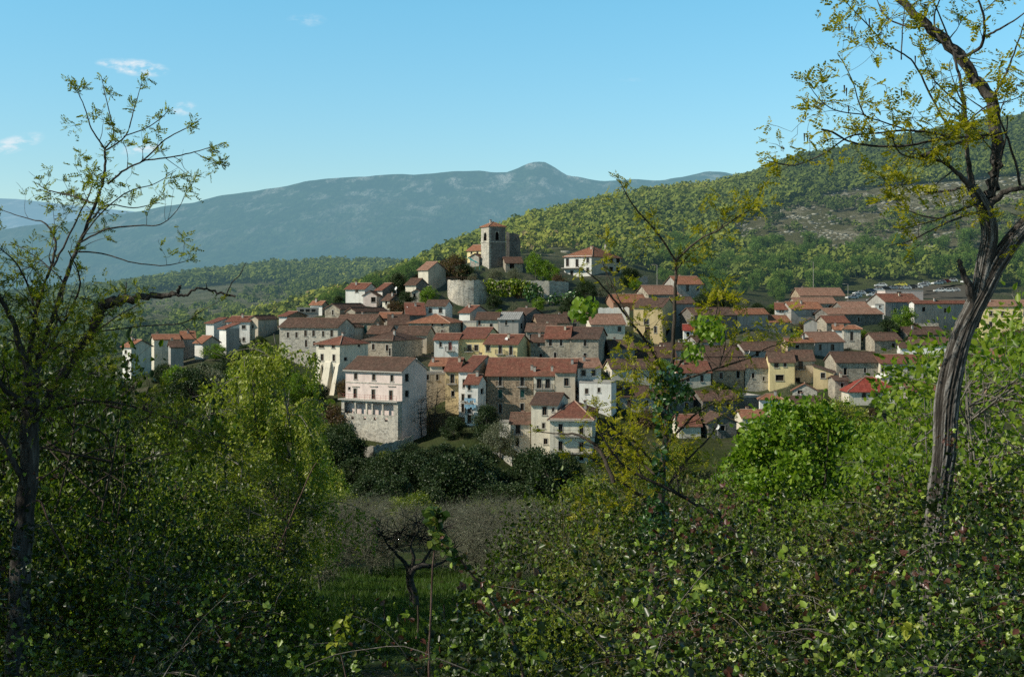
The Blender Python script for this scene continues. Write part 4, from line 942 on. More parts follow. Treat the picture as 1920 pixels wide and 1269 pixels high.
strip_wall('garden_wall', 'low pale terrace wall along the garden below the pink house', [(585, 233, 828, 842), (640, 231, 834, 846), (700, 230, 836, 850), (745, 233, 826, 846), (775, 238, 815, 835)], .5, W['pale'], 'wall')
strip_wall('garden_wall', 'dark rubble wall beneath the lowest houses', [(905, 226, 850, 880), (930, 226, 846, 880), (960, 224, 858, 885)], .5, W['pale'], 'wall')
strip_wall('roadside_wall', 'pale wall beside the track right of the hilltop villa', [(1155, 395, 527, 540), (1185, 397, 524, 540), (1215, 400, 516, 536)], .5, W['pale'], 'wall')
strip_wall('garden_wall', 'white terrace parapet below the rust walled house', [(1122, 352, 577, 590), (1180, 352, 576, 590)], .3, W['white'], 'wall')
strip_wall('garden_wall', 'pale parapet in front of the shaded grey house with white corner', [(1690, 372, 606, 622), (1760, 372, 606, 622)], .3, W['pale'], 'wall')
# turquoise tarpaulin
m_, t_, o_ = new_mat('turquoise_tarp'); uvn = t_.add('ShaderNodeTexCoord').outputs['Object']
finish(t_, o_, t_.mix(t_.rng(t_.noise(uvn, 1.5, 3), .4, .6), (.03, .34, .33), (.06, .45, .44)), .5, t_.noise(uvn, 2.0, 4), .2, .8)
b = MB(); n = 8; o0 = P(886, 492, 389)
def tp(i, j):
    px = 874 + 8 * i / n + 17 * j / n; py = 482 + (10 if 1 else 0) * j / n + 2.2 * i / n; D = 389 + 3.0 * i / n
    return P(px, py, D) + (0, 0, .12 * math.sin(i * 1.9 + j)) - o0
for i in range(n):
    for j in range(n): b.poly([tp(i, j), tp(i, j + 1), tp(i + 1, j + 1), tp(i + 1, j)])
for (i, j) in ((0, 0), (n, 0), (0, n), (n, n)):
    p = tp(i, j); b.tube([p, p - (0, 0, 3)], .05, 4)
tag(b.build('tarpaulin', [m_], None, o0), 'turquoise tarpaulin stretched below the bell tower', 'tarpaulin')
# lamp posts
def lamp_post(px, D, ytop, yfoot, label):
    g = G(px, D); g[2] = min(g[2], P(px, yfoot, D)[2]); top = P(px, ytop, D)[2] - g[2]
    r = empty('street_lamp', g, label, 'lamp post', 'lamp posts of the village')
    b = MB(); b.tube([(0, 0, -.3), (0, 0, top)], [.11, .06], 6); b.build('pole', [CONC], r)
    a = MB(); a.tube([(0, 0, top - .05), (-.4, 0, top + .12), (-1.1, 0, top + .15)], .04, 5); a.box(-1.7, -1.05, -.14, .14, top + .08, top + .2); a.build('lamp_head', [TRIM], r)
lamp_post(1525, 412, 491, 545, 'tall pale lamp post rising above the topmost brown house')
lamp_post(1590, 418, 533, 560, 'short lamp post beside the parked cars')
lamp_post(1232, 384, 497, 530, 'thin dark pole on the slope right of the hilltop villa')
# fence on the bastion
b = MB(); o0 = P(864, 522, 379)
for k in range(15): 
    p = P(838 + 54 * k / 14, 523, 380) - o0; b.tube([p - (0, 0, .8), p + (0, 0, .65)], .05, 4)
for z in (.2, .6): b.tube([P(838, 523, 380) - o0 + (0, 0, z), P(892, 523, 380) - o0 + (0, 0, z)], .04, 4)
tag(b.build('wooden_fence', [WOODM], None, o0), 'low rail fence on top of the round bastion', 'fence')

# ---- parked cars
CARC = {'white': (.75, .75, .74), 'silver': (.45, .46, .47), 'dark': (.03, .035, .045), 'blue': (.04, .07, .16), 'red': (.35, .03, .03), 'yellow': (.7, .62, .1), 'grey': (.16, .17, .18)}
def car_paint(k):
    m, t, out = new_mat(k + '_car_paint'); n = t.noise(t.add('ShaderNodeTexCoord').outputs['Object'], 3, 3)
    b_ = finish(t, out, t.mix(n, tuple(x * .85 for x in CARC[k]), CARC[k]), .3, spec=.5); b_.inputs['Coat Weight'].default_value = .6; return m
TYRE = plain_mat('tyre_rubber', (.02, .02, .02), .9); RIM = plain_mat('wheel_rim', (.4, .4, .41), .35, metallic=.8); LENS = plain_mat('lamp_lens', (.7, .7, .68), .2)
CARP = {k: car_paint(k) for k in CARC}
def car_section(prof, half, mb, m=0, inset=None):
    """extrude a side outline (x,z) across the width with tumblehome"""
    L_ = [(x, -half(z), z) for x, z in prof]; Rr = [(x, half(z), z) for x, z in prof]; n = len(prof)
    mb.poly(L_, m); mb.poly(Rr[::-1], m)
    for i in range(n): j = (i + 1) % n; mb.poly([L_[j], L_[i], Rr[i], Rr[j]], m)
def car_meshes():
    body = MB()
    low = [(-2.05, .3), (2.0, .3), (2.08, .55), (1.98, .78), (1.05, .92), (-1.75, .96), (-2.08, .85), (-2.1, .5)]
    car_section(low, lambda z: .84 if z > .35 else .8, body)
    cab = [(1.02, .9), (.42, 1.38), (-1.2, 1.44), (-1.82, .93)]
    car_section(cab, lambda z: .80 - .28 * max(0, z - .9), body)
    gl = MB()
    hw = lambda z: .80 - .28 * max(0, z - .9)
    gl.poly([(.99, -.68, .955), (.99, .68, .955), (.50, .60, 1.345), (.50, -.60, 1.345)]); gl.v = [(x + .02, y, z + .015) for x, y, z in gl.v]
    g2 = MB(); g2.poly([(-1.80, .66, .99), (-1.80, -.66, .99), (-1.30, -.58, 1.38), (-1.30, .58, 1.38)]); g2.v = [(x - .03, y, z + .012) for x, y, z in g2.v]
    for s in (-1, 1):
        for (a, b_, c, d) in ((.85, .42, -.28, -.28), (-.36, -.36, -1.15, -1.5)):
            q = [(a, .94), (b_ if b_ != .42 else .40, 1.34), (c, 1.36), (d, .95)]
            pts = [(x, s * (hw(z) + .006), z) for x, z in q]; g2.poly(pts[::s], 0)
    return body, gl, g2
_cb, _cg, _cg2 = car_meshes()
wh = MB(); rimb = MB()
for k in range(14):
    a0, a1 = 2 * math.pi * k / 14, 2 * math.pi * (k + 1) / 14; r = .31
    p = lambda a, y, r_: (r_ * math.cos(a), y, r_ * math.sin(a))
    wh.poly([p(a0, -.1, r), p(a1, -.1, r), p(a1, .1, r), p(a0, .1, r)]); 
    for y in (-.1, .1): wh.poly([p(a0, y, .2), p(a1, y, .2), p(a1, y, r), p(a0, y, r)]); rimb.poly([p(a0, y * 1.02, 0.0), p(a0, y * 1.02, .2), p(a1, y * 1.02, .2)])
whm, rimm = wh.mesh('wheel', [TYRE]), rimb.mesh('rim', [RIM])
lm = MB(); lm.box(-.05, .05, -.18, .18, -.07, .07); lmm = lm.mesh('headlight', [LENS])
_carme = {k: _cb.mesh('body', [CARP[k]]) for k in CARC}; wsm = _cg.mesh('windscreen', [GLASS]); wim = _cg2.mesh('window', [GLASS])
def car(px, py, D, rz, k, label):
    p = P(px, py, D); g = gz(p[0], p[1]); p[2] = max(g, p[2]) if abs(g - p[2]) < 3 else p[2]
    r = empty('parked_car', p, label, 'car', 'cars in the car park above the village', R(rz))
    link('body', _carme[k], r); link('windscreen', wsm, r); link('window', wim, r)
    for x in (-1.3, 1.3):
        for y in (-.78, .78): o = link('wheel', whm, r, (x, y, .31)); link('rim', rimm, o)
    for y in (-.58, .58): link('headlight', lmm, r, (2.03, y, .66))
cars = [(1597, 561, 416, 200, 'white', 'nearest white car at the lower left corner of the car park'), (1604, 558, 418, 205, 'white', 'second white car just above the nearest white car'), (1611, 553, 421, 195, 'white', 'white car third in the slanting row at the car park corner'),
 (1622, 551, 425, 215, 'dark', 'dark car beside the slanting row of white cars'), (1629, 549, 429, 210, 'blue', 'dark blue car behind the dark one'), (1637, 556, 420, 185, 'white', 'white estate car alone on the grass verge'),
 (1637, 566, 405, 205, 'grey', 'dark grey car behind the tiny white cube house'), (1645, 547, 433, 190, 'white', 'white car at the left of the middle row'), (1651, 538, 452, 180, 'white', 'white van-like car topmost at the left of the car park'),
 (1658, 545, 437, 200, 'dark', 'black car left of the silver car in the middle row'), (1672, 543, 440, 195, 'silver', 'silver car above the attic roof'), (1681, 542, 443, 170, 'grey', 'grey car in the middle row'),
 (1689, 537, 455, 175, 'yellow', 'only yellow car in the car park'), (1697, 543, 443, 190, 'white', 'white car above the right half of the attic roof'), (1708, 541, 447, 185, 'dark', 'black car beside the right white car'),
 (1718, 541, 448, 180, 'white', 'white car near the right end of the middle row'), (1729, 538, 452, 185, 'silver', 'silver car at the right end of the middle row'), (1733, 535, 458, 190, 'white', 'white car by the bare twig'),
 (1757, 534, 462, 200, 'white', 'white car leading the upper right row'), (1763, 532, 465, 200, 'silver', 'silver car second in the upper right row'), (1771, 531, 466, 195, 'red', 'only red car in the car park'),
 (1784, 529, 468, 190, 'white', 'white car right of the red car'), (1762, 548, 440, 180, 'white', 'white car on the lower right terrace'), (1777, 548, 440, 182, 'white', 'second white car on the lower right terrace'), (1788, 547, 441, 178, 'silver', 'silver car closest to the big trunk'), (1812, 531, 466, 205, 'white', 'white car seen between the two forks of the trunk')]
for c_ in cars: car(*c_)
# car park surface
b = MB(); pts = []
m_, t_, o_ = new_mat('car_park_asphalt'); pn = t_.add('ShaderNodeNewGeometry').outputs['Position']
finish(t_, o_, t_.mix(t_.noise(pn, .5, 5), (.05, .05, .045), (.10, .095, .08)), .95)
def pz(px, D): g = G(px, D); return g + (0, 0, .06)
for (xa, xb, da, db) in ((1585, 1660, 414, 440), (1640, 1830, 436, 470)):
    n = 12
    for i in range(n):
        for j in range(n):
            f = lambda i_, j_: pz(xa + (xb - xa) * i_ / n, da + (db - da) * j_ / n + (.0 if xa == 1585 else .0)) + (0, 0, 0.0 if xa == 1585 else .01)
            b.poly([f(i, j), f(i + 1, j), f(i + 1, j + 1), f(i, j + 1)])
tag(b.build('car_park', [m_], None), kind='structure')
# ------------------------------------------------------------------ plants
def leaf_mat(name, stops, trans=.35, rough=.5, spec=.35, haze=False, attr=False, obj=.28, tcol=(1.25, 1.35, .55)):
    m, t, out = new_mat(name)
    if attr: f = t.add('ShaderNodeAttribute', attribute_name='tint').outputs['Fac']
    else:
        ri = t.add('ShaderNodeNewGeometry').outputs['Random Per Island']
        ro = t.add('ShaderNodeObjectInfo').outputs['Random']
        f = t.math('ADD', t.math('MULTIPLY', ri, 1 - obj), t.math('MULTIPLY', ro, obj))
    c = t.ramp(f, stops)
    b = t.add('ShaderNodeBsdfPrincipled', {'Base Color': c, 'Roughness': rough}); b.inputs['Specular IOR Level'].default_value = spec
    tr = t.add('ShaderNodeBsdfTranslucent', {'Color': t.mix(1.0, c, tcol, 'MULTIPLY')})
    mx = t.add('ShaderNodeMixShader', {0: trans}); t.l.new(b.outputs[0], mx.inputs[1]); t.l.new(tr.outputs[0], mx.inputs[2])
    sh = mx.outputs[0]
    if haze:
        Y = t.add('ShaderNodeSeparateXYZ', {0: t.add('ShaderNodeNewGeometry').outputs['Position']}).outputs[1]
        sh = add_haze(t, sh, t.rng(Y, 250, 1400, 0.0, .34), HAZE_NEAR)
    t.l.new(sh, out.inputs[0]); return m
def bark_mat(name, dark, light, scale=30):
    m, t, out = new_mat(name)
    p = t.add('ShaderNodeTexCoord').outputs['Object']
    v = t.mapping(p, (1, 1, .22))
    n = t.noise(v, scale, 6, .7); n2 = t.noise(p, scale * .12, 4)
    c = t.ramp(n, [(.35, dark), (.55, tuple((a + b) / 2 for a, b in zip(dark, light))), (.68, light)])
    c = t.mix(t.rng(n2, .45, .65, 0, .5), c, tuple(x * .55 for x in dark))
    finish(t, out, c, .95, n, .02, 1.0, spec=.1); return m
LM = {
 'bramble': leaf_mat('bramble_leaf', [(0, (.008, .016, .003)), (.36, (.018, .036, .005)), (.5, (.06, .105, .012)), (.64, (.18, .27, .03)), (.78, (.38, .46, .10)), (.82, (.08, .048, .022)), (1, (.10, .038, .027))], .3, .36, .45, attr=True),  # near-black and bright tones mixed: shaded and sunlit leaves painted in
 'shrub': leaf_mat('shrub_leaf', [(0, (.014, .026, .004)), (.35, (.04, .068, .007)), (.6, (.10, .155, .014)), (.85, (.24, .31, .028)), (1, (.38, .40, .055))], .35, .42, .4, obj=.5),  # wide dark-to-bright spread puts sun and shade into the leaf colour
 'scrub': leaf_mat('dry_shrub_leaf', [(0, (.03, .035, .012)), (.4, (.08, .085, .024)), (.75, (.16, .16, .04)), (1, (.16, .10, .05))], .35, .5, .3, obj=.4),
 'fresh': leaf_mat('fresh_green_leaf', [(0, (.07, .14, .010)), (.5, (.145, .245, .018)), (1, (.24, .33, .035))], .4, .4, .4, obj=.12),
 'light': leaf_mat('light_green_leaf', [(0, (.05, .075, .007)), (.35, (.13, .17, .013)), (.7, (.26, .30, .028)), (1, (.42, .43, .07))], .42, .42, .45),
 'fresh2': leaf_mat('spring_leaf', [(0, (0.075, 0.143, 0.012)), (.5, (0.150, 0.232, 0.017)), (1, (0.255, 0.323, 0.030))], .45, .42, .4),
 'willow': leaf_mat('willow_leaf', [(0, (0.149, 0.196, 0.021)), (.5, (0.287, 0.322, 0.040)), (1, (0.460, 0.483, 0.138))], .45, .42, .45),
 'locust': leaf_mat('locust_leaf', [(0, (0.200, 0.210, 0.012)), (.5, (0.330, 0.310, 0.014)), (1, (0.440, 0.390, 0.030))], .5, .5, .3),
 'locust_green': leaf_mat('young_locust_leaf', [(0, (.12, .16, .015)), (.5, (.22, .25, .022)), (1, (.34, .34, .05))], .5, .5, .3),
 'evergreen': leaf_mat('evergreen_leaf', [(0, (0.016, 0.031, 0.011)), (.6, (0.034, 0.060, 0.017)), (1, (0.066, 0.090, 0.027))], .15, .5, .3),
 'olive': leaf_mat('olive_leaf', [(0, (0.088, 0.100, 0.059)), (.5, (0.144, 0.156, 0.095)), (1, (0.237, 0.250, 0.172))], .25, .5, .35),
 'ivy': leaf_mat('ivy_leaf', [(0, (0.018, 0.052, 0.013)), (.6, (0.039, 0.098, 0.021)), (1, (0.072, 0.143, 0.033))], .15, .3, .5),
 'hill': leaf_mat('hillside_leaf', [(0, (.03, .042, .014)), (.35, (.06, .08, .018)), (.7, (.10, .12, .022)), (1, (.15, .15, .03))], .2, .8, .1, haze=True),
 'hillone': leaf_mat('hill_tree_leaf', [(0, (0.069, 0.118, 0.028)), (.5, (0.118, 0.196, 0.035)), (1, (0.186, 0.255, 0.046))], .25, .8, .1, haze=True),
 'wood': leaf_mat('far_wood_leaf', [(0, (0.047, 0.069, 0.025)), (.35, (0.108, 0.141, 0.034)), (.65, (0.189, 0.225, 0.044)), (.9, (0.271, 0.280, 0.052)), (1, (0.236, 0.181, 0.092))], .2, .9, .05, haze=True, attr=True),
 'russet': leaf_mat('russet_leaf', [(0, (0.065, 0.046, 0.026)), (.5, (0.117, 0.065, 0.039)), (1, (0.130, 0.117, 0.039))], .3),
 'grass': leaf_mat('grass_blade', [(0, (.03, .06, .010)), (.5, (.06, .105, .017)), (.85, (.10, .15, .03)), (1, (.17, .16, .06))], .4, .5, .3),
}
BARK = bark_mat('dark_bark', (.028, .024, .021), (.17, .155, .14), 26)
BARKP = bark_mat('pale_bark', (.10, .085, .07), (.36, .33, .29), 30)
BARKT = bark_mat('twig_bark', (.05, .04, .032), (.13, .11, .09), 40)

rng = np.random.RandomState(12)
def unit(v): return v / (np.linalg.norm(v, axis=-1, keepdims=True) + 1e-9)
class LB:
    """gathers leaf blades (numpy) into one mesh"""
    def __init__(s): s.v = []; s.q = []; s.t = []; s.n = 0; s.tint = []
    def diamonds(s, p, d, nrm, L, w, tint=None):
        """p base points, d growth direction, nrm blade normal; one rhombus each"""
        p = np.asarray(p); d = unit(d); side = unit(np.cross(d, nrm)); L = np.asarray(L).reshape(-1, 1) * np.ones((len(p), 1)); w = np.asarray(w).reshape(-1, 1) * np.ones((len(p), 1))
        v = np.stack([p, p + d * L * .45 - side * w, p + d * L, p + d * L * .45 + side * w], 1)
        i = s.n + np.arange(len(p))[:, None] * 4 + np.arange(4)
        s.v.append(v.reshape(-1, 3)); s.q.append(i); s.n += 4 * len(p)
        if tint is not None: s.tint.append(np.repeat(tint, 4))
    def ovate(s, p, d, nrm, L, w, fold=.25):
        """broad leaf folded along its midrib: two quads"""
        p = np.asarray(p); d = unit(d); side = unit(np.cross(d, nrm)); up = unit(np.cross(side, d)); L = np.asarray(L).reshape(-1, 1) * np.ones((len(p), 1)); w = np.asarray(w).reshape(-1, 1) * np.ones((len(p), 1))
        f = up * w * fold; droop = -up * L * .12
        v = np.stack([p, p + d * L * .28 - side * w + f, p + d * L * .65 - side * w * .8 + f, p + d * L + droop, p + d * L * .65 + side * w * .8 + f, p + d * L * .28 + side * w + f], 1)
        b = s.n + np.arange(len(p))[:, None] * 6
        s.v.append(v.reshape(-1, 3)); s.q.append(b + np.array([0, 3, 2, 1])); s.q.append(b + np.array([0, 5, 4, 3])); s.n += 6 * len(p)
    def mesh(s, name, mat):
        me = np_mesh(name, np.concatenate(s.v), [np.concatenate(s.q)], [mat])
        if s.tint:
            a = me.attributes.new('tint', 'FLOAT', 'POINT'); a.data.foreach_set('value', np.concatenate(s.tint).astype(np.float32))
        return me
class TB:
    """gathers tapered branches (numpy tubes) into one mesh"""
    def __init__(s): s.v = []; s.q = []; s.n = 0
    def tube(s, pts, rad, n=5):
        pts = np.asarray(pts, float); rad = np.asarray(rad, float) * np.ones(len(pts))
        d = np.gradient(pts, axis=0); d = unit(d)
        a = unit(np.cross(d, np.array([.31, .17, .93]))); b = np.cross(d, a)
        th = np.arange(n) * 2 * np.pi / n
        ring = pts[:, None] + rad[:, None, None] * (np.cos(th)[None, :, None] * a[:, None] + np.sin(th)[None, :, None] * b[:, None])
        m = len(pts); i, k = np.meshgrid(np.arange(m - 1), np.arange(n), indexing='ij'); i = i.ravel(); k = k.ravel(); k2 = (k + 1) % n
        s.v.append(ring.reshape(-1, 3)); s.q.append(s.n + np.stack([i * n + k, i * n + k2, (i + 1) * n + k2, (i + 1) * n + k], -1)); s.n += m * n
    def mesh(s, name, mat): return np_mesh(name, np.concatenate(s.v), [np.concatenate(s.q)], [mat], smooth=True)
def curve(pts, k=4):
    """Catmull-Rom through points (rows may carry extra columns)"""
    p = np.asarray(pts, float); p = np.vstack([2 * p[0] - p[1], p, 2 * p[-1] - p[-2]]); out = []
    for i in range(1, len(p) - 2):
        for q in np.arange(k) / k:
            out.append(.5 * (2 * p[i] + (p[i + 1] - p[i - 1]) * q + (2 * p[i - 1] - 5 * p[i] + 4 * p[i + 1] - p[i + 2]) * q * q + (3 * p[i] - p[i - 1] - 3 * p[i + 1] + p[i + 2]) * q ** 3))
    out.append(p[-2]); return np.array(out)
def rdir(n, r=rng): return unit(r.normal(size=(n, 3)))

# ---- grown tree templates
def template(name, seed, h, base, cr, nblob, lpb, leaf, lm, bark=None, trunk_r=None, blob_r=None, squash=1.0, shape='round', leafshape='d', up=.35, droop=0, lean=.05, stems=1, twigs=0, asp=.5, inner=.5, twl=1.05):
    """one tree: tapering trunk and limbs, crown of leaf clumps at the limb ends"""
    r = np.random.RandomState(seed); tb = TB(); lb = LB()
    trunk_r = trunk_r or h * .022; blob_r = blob_r or cr * .38
    ch = (h - base)
    blobs = []
    tries = 0
    while len(blobs) < nblob and tries < 4000:
        tries += 1
        z = r.rand(); a = r.rand() * 6.283
        if shape == 'round': prof = math.sqrt(max(0, 1 - (2 * z - 1) ** 2)) * (1.0 if z < .5 else .95)
        elif shape == 'cone': prof = (1 - z) ** .8 * min(1, z * 6 + .3)
        elif shape == 'vase': prof = .35 + .65 * z if z < .75 else 1.0 * math.sqrt(max(0, 1 - ((z - .75) / .25) ** 2))
        else: prof = math.sqrt(max(0, 1 - z ** 2.2))                # dome sitting on the ground
        rr = prof * cr * (inner + (1 - inner) * math.sqrt(r.rand())) * (1 + .22 * math.sin(3 * a + seed))
        c = np.array([rr * math.cos(a), rr * math.sin(a), base + z * ch * .94])
        if all(np.linalg.norm((c - b) / np.array([1, 1, .9])) > blob_r * .55 for b in blobs): blobs.append(c)
    tops = []
    for s in range(stems):
        off = np.array([r.uniform(-1, 1), r.uniform(-1, 1), 0]) * (cr * .18 if stems > 1 else 0)
        ln = np.array([r.uniform(-1, 1) * lean * h, r.uniform(-1, 1) * lean * h, 0]) + off * 2
        tp = curve([off + (0, 0, -.4), off + (0, 0, h * .12), off + ln * .4 + (0, 0, h * .38) + r.normal(size=3) * .02 * h, off + ln + (0, 0, h * .72), off + ln * 1.15 + (0, 0, h * .9)], 4)
        rad = trunk_r * np.clip(1.15 - np.linspace(0, 1, len(tp)) * 1.0, .1, 2) / math.sqrt(stems)
        tb.tube(tp, rad, 7); tops.append(tp)
    for c in blobs:
        tp = tops[r.randint(len(tops))]
        zt = max(min(c[2] - r.uniform(.25, .6) * max(np.hypot(c[0], c[1]), .2), h * .8), base * .55)
        k = int(np.argmin(abs(tp[:, 2] - zt))); st = tp[k]
        mid = (st + c) / 2 + r.normal(size=3) * .06 * h * .5; mid[2] += .05 * np.linalg.norm(c - st) * (1 if droop == 0 else 3)
        lp = curve([st, mid, c], 4); tr = trunk_r * .33 / math.sqrt(stems) ** .5
        tb.tube(lp, np.linspace(tr, tr * .25, len(lp)), 4)
        n = int(lpb * r.uniform(.6, 1.35)); br = blob_r * r.uniform(.7, 1.25)
        dv = rdir(n, r); rad_ = br * (r.rand(n, 1) ** .45)
        dv[:, 2] *= squash
        p = c + dv * rad_ + r.normal(size=(n, 3)) * br * .12
        if droop:
            p[:, 2] -= droop * r.rand(n) ** 1.5 * (np.hypot(dv[:, 0], dv[:, 1]) ** 1)
        p[:, 2] = np.maximum(p[:, 2], .05)
        d = unit(dv * .8 + r.normal(size=(n, 3)) * .7 + np.array([0, 0, -1.0 if droop else .1]))
        nr = unit(dv * .55 + r.normal(size=(n, 3)) * .85 + np.array([0, 0, up * .6]))
        L = leaf * r.uniform(.6, 1.4, n)
        if leafshape == 'd': lb.diamonds(p, d, nr, L, L * asp * .5)
        else: lb.ovate(p, d, nr, L, L * asp * .5)
        for q in range(min(twigs, n)):
            e = c + dv[q] * br * twl * r.uniform(.6, 1.3); m_ = (c + e) / 2 + r.normal(size=3) * br * .12
            tb.tube([c, m_, e], [tr * .3, tr * .2, tr * .1], 3)
    bm = bark or BARK
    return (tb.mesh(name + '_trunk', bm), lb.mesh(name + '_crown', LM[lm]))
def willow_template(seed, h, base, cr, nl, strands, leaf):
    r = np.random.RandomState(seed); tb = TB(); lb = LB(); P_, D_, N_ = [], [], []
    for s in range(3):
        off = r.normal(size=3) * .35 * np.array([1, 1, 0]); top = np.array([r.uniform(-1, 1) * cr * .5, r.uniform(-1, 1) * cr * .4, h * r.uniform(.72, .95)])
        tp = curve([off - (0, 0, .4), off + (0, 0, h * .2) + r.normal(size=3) * .1, off * 2 + top * .55, top], 5); tb.tube(tp, np.linspace(.12, .03, len(tp)), 6)
        for q in range(nl):
            k = r.randint(len(tp) // 3, len(tp)); st = tp[k]; a = r.rand() * 6.283; reach = cr * r.uniform(.35, 1.0) * (1.25 - .8 * max(0, st[2] / h - .5))
            e = st + np.array([math.cos(a) * reach, math.sin(a) * reach, r.uniform(-.2, .9)]); e[2] = min(e[2], h * (1.0 - .22 * (math.hypot(e[0], e[1]) / cr) ** 2))
            m = (st + e) / 2 + (0, 0, r.uniform(.2, .7)); lp = curve([st, m, e], 5); tb.tube(lp, np.linspace(.035, .008, len(lp)), 4)
            for t_ in range(strands):
                p0 = lp[r.randint(2, len(lp))] + r.normal(size=3) * .12; L_ = r.uniform(.7, 3.0) * (1.0 if p0[2] < h * .75 else .75); L_ = min(L_, p0[2] - base * .55)
                if L_ < .3: continue
                n = int(L_ * 22); z = np.linspace(0, 1, n); dr = r.normal(size=2) * .28
                pts = p0 + np.stack([dr[0] * z * (1 - .4 * z) + r.normal(size=n) * .085, dr[1] * z * (1 - .4 * z) + r.normal(size=n) * .085, -L_ * z + .12 * np.sin(np.minimum(z * 6, 3.14))], -1)
                P_.append(pts); D_.append(np.stack([r.normal(size=n) * .6, r.normal(size=n) * .6, -np.ones(n) * .8], -1)); N_.append(r.normal(size=(n, 3)))
                if t_ % 3 == 0: tb.tube(pts[:: max(1, n // 5)], .004, 3)
    P_, D_, N_ = np.concatenate(P_), np.concatenate(D_), np.concatenate(N_); n = len(P_); L = leaf * r.uniform(.6, 1.4, n)
    lb.diamonds(P_, D_ + r.normal(size=P_.shape) * .35, N_ + np.array([-.3, -.3, .4]), L, L * .24)
    return (tb.mesh('willow_trunk', BARKP), lb.mesh('willow_crown', LM['willow']))
TPL = {}
def tpl(key, *a, **k): TPL[key] = template(key, *a, **k)
_protos = {}
def put(key, name, x, y, z, label, cat='tree', group=None, s=1.0, rz=None, r=random.Random(5), crown='crown'):
    rz = r.uniform(0, 6.28) if rz is None else rz
    t_ = empty(name, (x, y, z), label, cat, group, rz)
    s = s if hasattr(s, '__len__') else (s, s, s); t_.scale = s
    link('trunk', TPL[key][0], t_); link(crown, TPL[key][1], t_)
    return t_
def putp(key, name, px, D, h, label, cat='tree', group=None, wide=1.0, sink=.1, H0=None, **k):
    """plant in direction px at distance D so that it grows h metres tall"""
    g = G(px, D); s = h / TH[key]
    return put(key, name, g[0], g[1], g[2] - sink, label, cat, group, (s * wide, s * wide, s), **k)
TH = {}
rv = random.Random(77)
def slope_h(px, D, lo, hi):
    lim = float(np.interp(px, [60, 225, 300, 420, 460, 560, 640], [690, 712, 695, 676, 645, 700, 745])); g = G(px, D)
    return min(rv.uniform(lo, hi), P(px, lim, D)[2] - g[2] + rv.uniform(-.6, .3))
def mk(key, seed, h, *a, **k): TH[key] = h; tpl(key, seed, h, *a, **k)
mk('broad', 1, 8.0, 1.4, 3.2, 34, 110, .34, 'hillone', blob_r=1.15, asp=.85)
mk('broad2', 2, 8.0, 1.0, 2.8, 30, 110, .34, 'hillone', blob_r=1.1, asp=.85, shape='vase')
mk('village', 3, 7.0, 1.2, 2.8, 34, 150, .26, 'fresh', blob_r=.95, asp=.8)
mk('dark', 4, 8.0, .5, 3.6, 60, 230, .26, 'evergreen', blob_r=1.05, asp=.7, shape='dome')
mk('dark2', 5, 7.0, .4, 2.6, 44, 220, .24, 'evergreen', blob_r=.9, asp=.7)
TWIG = bark_mat('grey_twig_bark', (.10, .10, .07), (.23, .225, .165), 40)
mk('olive', 6, 4.6, 1.0, 2.3, 34, 95, .10, 'olive', bark=TWIG, blob_r=.62, asp=.36, twigs=34, trunk_r=.13, lean=.14, twl=1.7, inner=.25)
mk('olive2', 7, 4.4, .9, 2.6, 36, 75, .10, 'olive', bark=TWIG, blob_r=.66, asp=.36, twigs=40, trunk_r=.12, lean=.18, stems=2, twl=1.8, inner=.2, shape='vase')
mk('bush', 8, 3.0, .15, 1.9, 40, 210, .13, 'light', bark=BARKT, blob_r=.55, asp=.5, shape='dome')
TH['willow'] = 14.5; TPL['willow'] = willow_template(9, 14.5, 5.0, 2.9, 13, 14, .19)
mk('birch', 10, 9.5, 1.5, 2.6, 64, 170, .14, 'light', bark=BARKP, blob_r=.6, asp=.55, trunk_r=.1, stems=3, twigs=4, inner=.35)
mk('birch2', 20, 9.0, 1.0, 2.4, 60, 170, .13, 'shrub', bark=BARKT, blob_r=.6, asp=.6, trunk_r=.1, stems=3, twigs=4, inner=.35, shape='vase')
mk('round', 11, 9.2, 1.2, 2.75, 84, 270, .15, 'fresh', bark=BARKT, blob_r=.62, asp=.75, leafshape='o', trunk_r=.16, stems=4, inner=.45)
mk('shrub', 12, 4.2, .2, 2.0, 60, 200, .062, 'shrub', bark=BARKT, blob_r=.42, asp=.62, leafshape='o', stems=5, twigs=6, trunk_r=.05, shape='vase')
mk('shrub2', 13, 3.6, .1, 2.2, 66, 190, .058, 'shrub', bark=BARKT, blob_r=.42, asp=.62, leafshape='o', stems=6, twigs=6, trunk_r=.045, shape='dome')
mk('shrub3', 21, 4.0, .3, 1.9, 56, 110, .058, 'scrub', bark=BARKP, blob_r=.45, asp=.55, leafshape='o', stems=6, twigs=12, trunk_r=.045, shape='vase')
mk('sapling', 14, 6.5, 1.2, 1.5, 44, 75, .095, 'fresh2', bark=BARKP, blob_r=.42, asp=.62, leafshape='o', stems=3, twigs=3, trunk_r=.055, lean=.1, shape='vase')
mk('bare', 15, 6.0, 1.0, 2.2, 44, 14, .10, 'olive', bark=BARKT, blob_r=.8, asp=.5, twigs=14, trunk_r=.1, stems=2)
mk('russet', 16, 4.0, .3, 2.0, 34, 110, .22, 'russet', bark=BARKT, blob_r=.7, asp=.7, shape='dome', twigs=4)
mk('greyshrub', 17, 4.5, .3, 2.0, 40, 150, .15, 'olive', bark=BARKT, blob_r=.7, asp=.5, twigs=5, shape='dome')

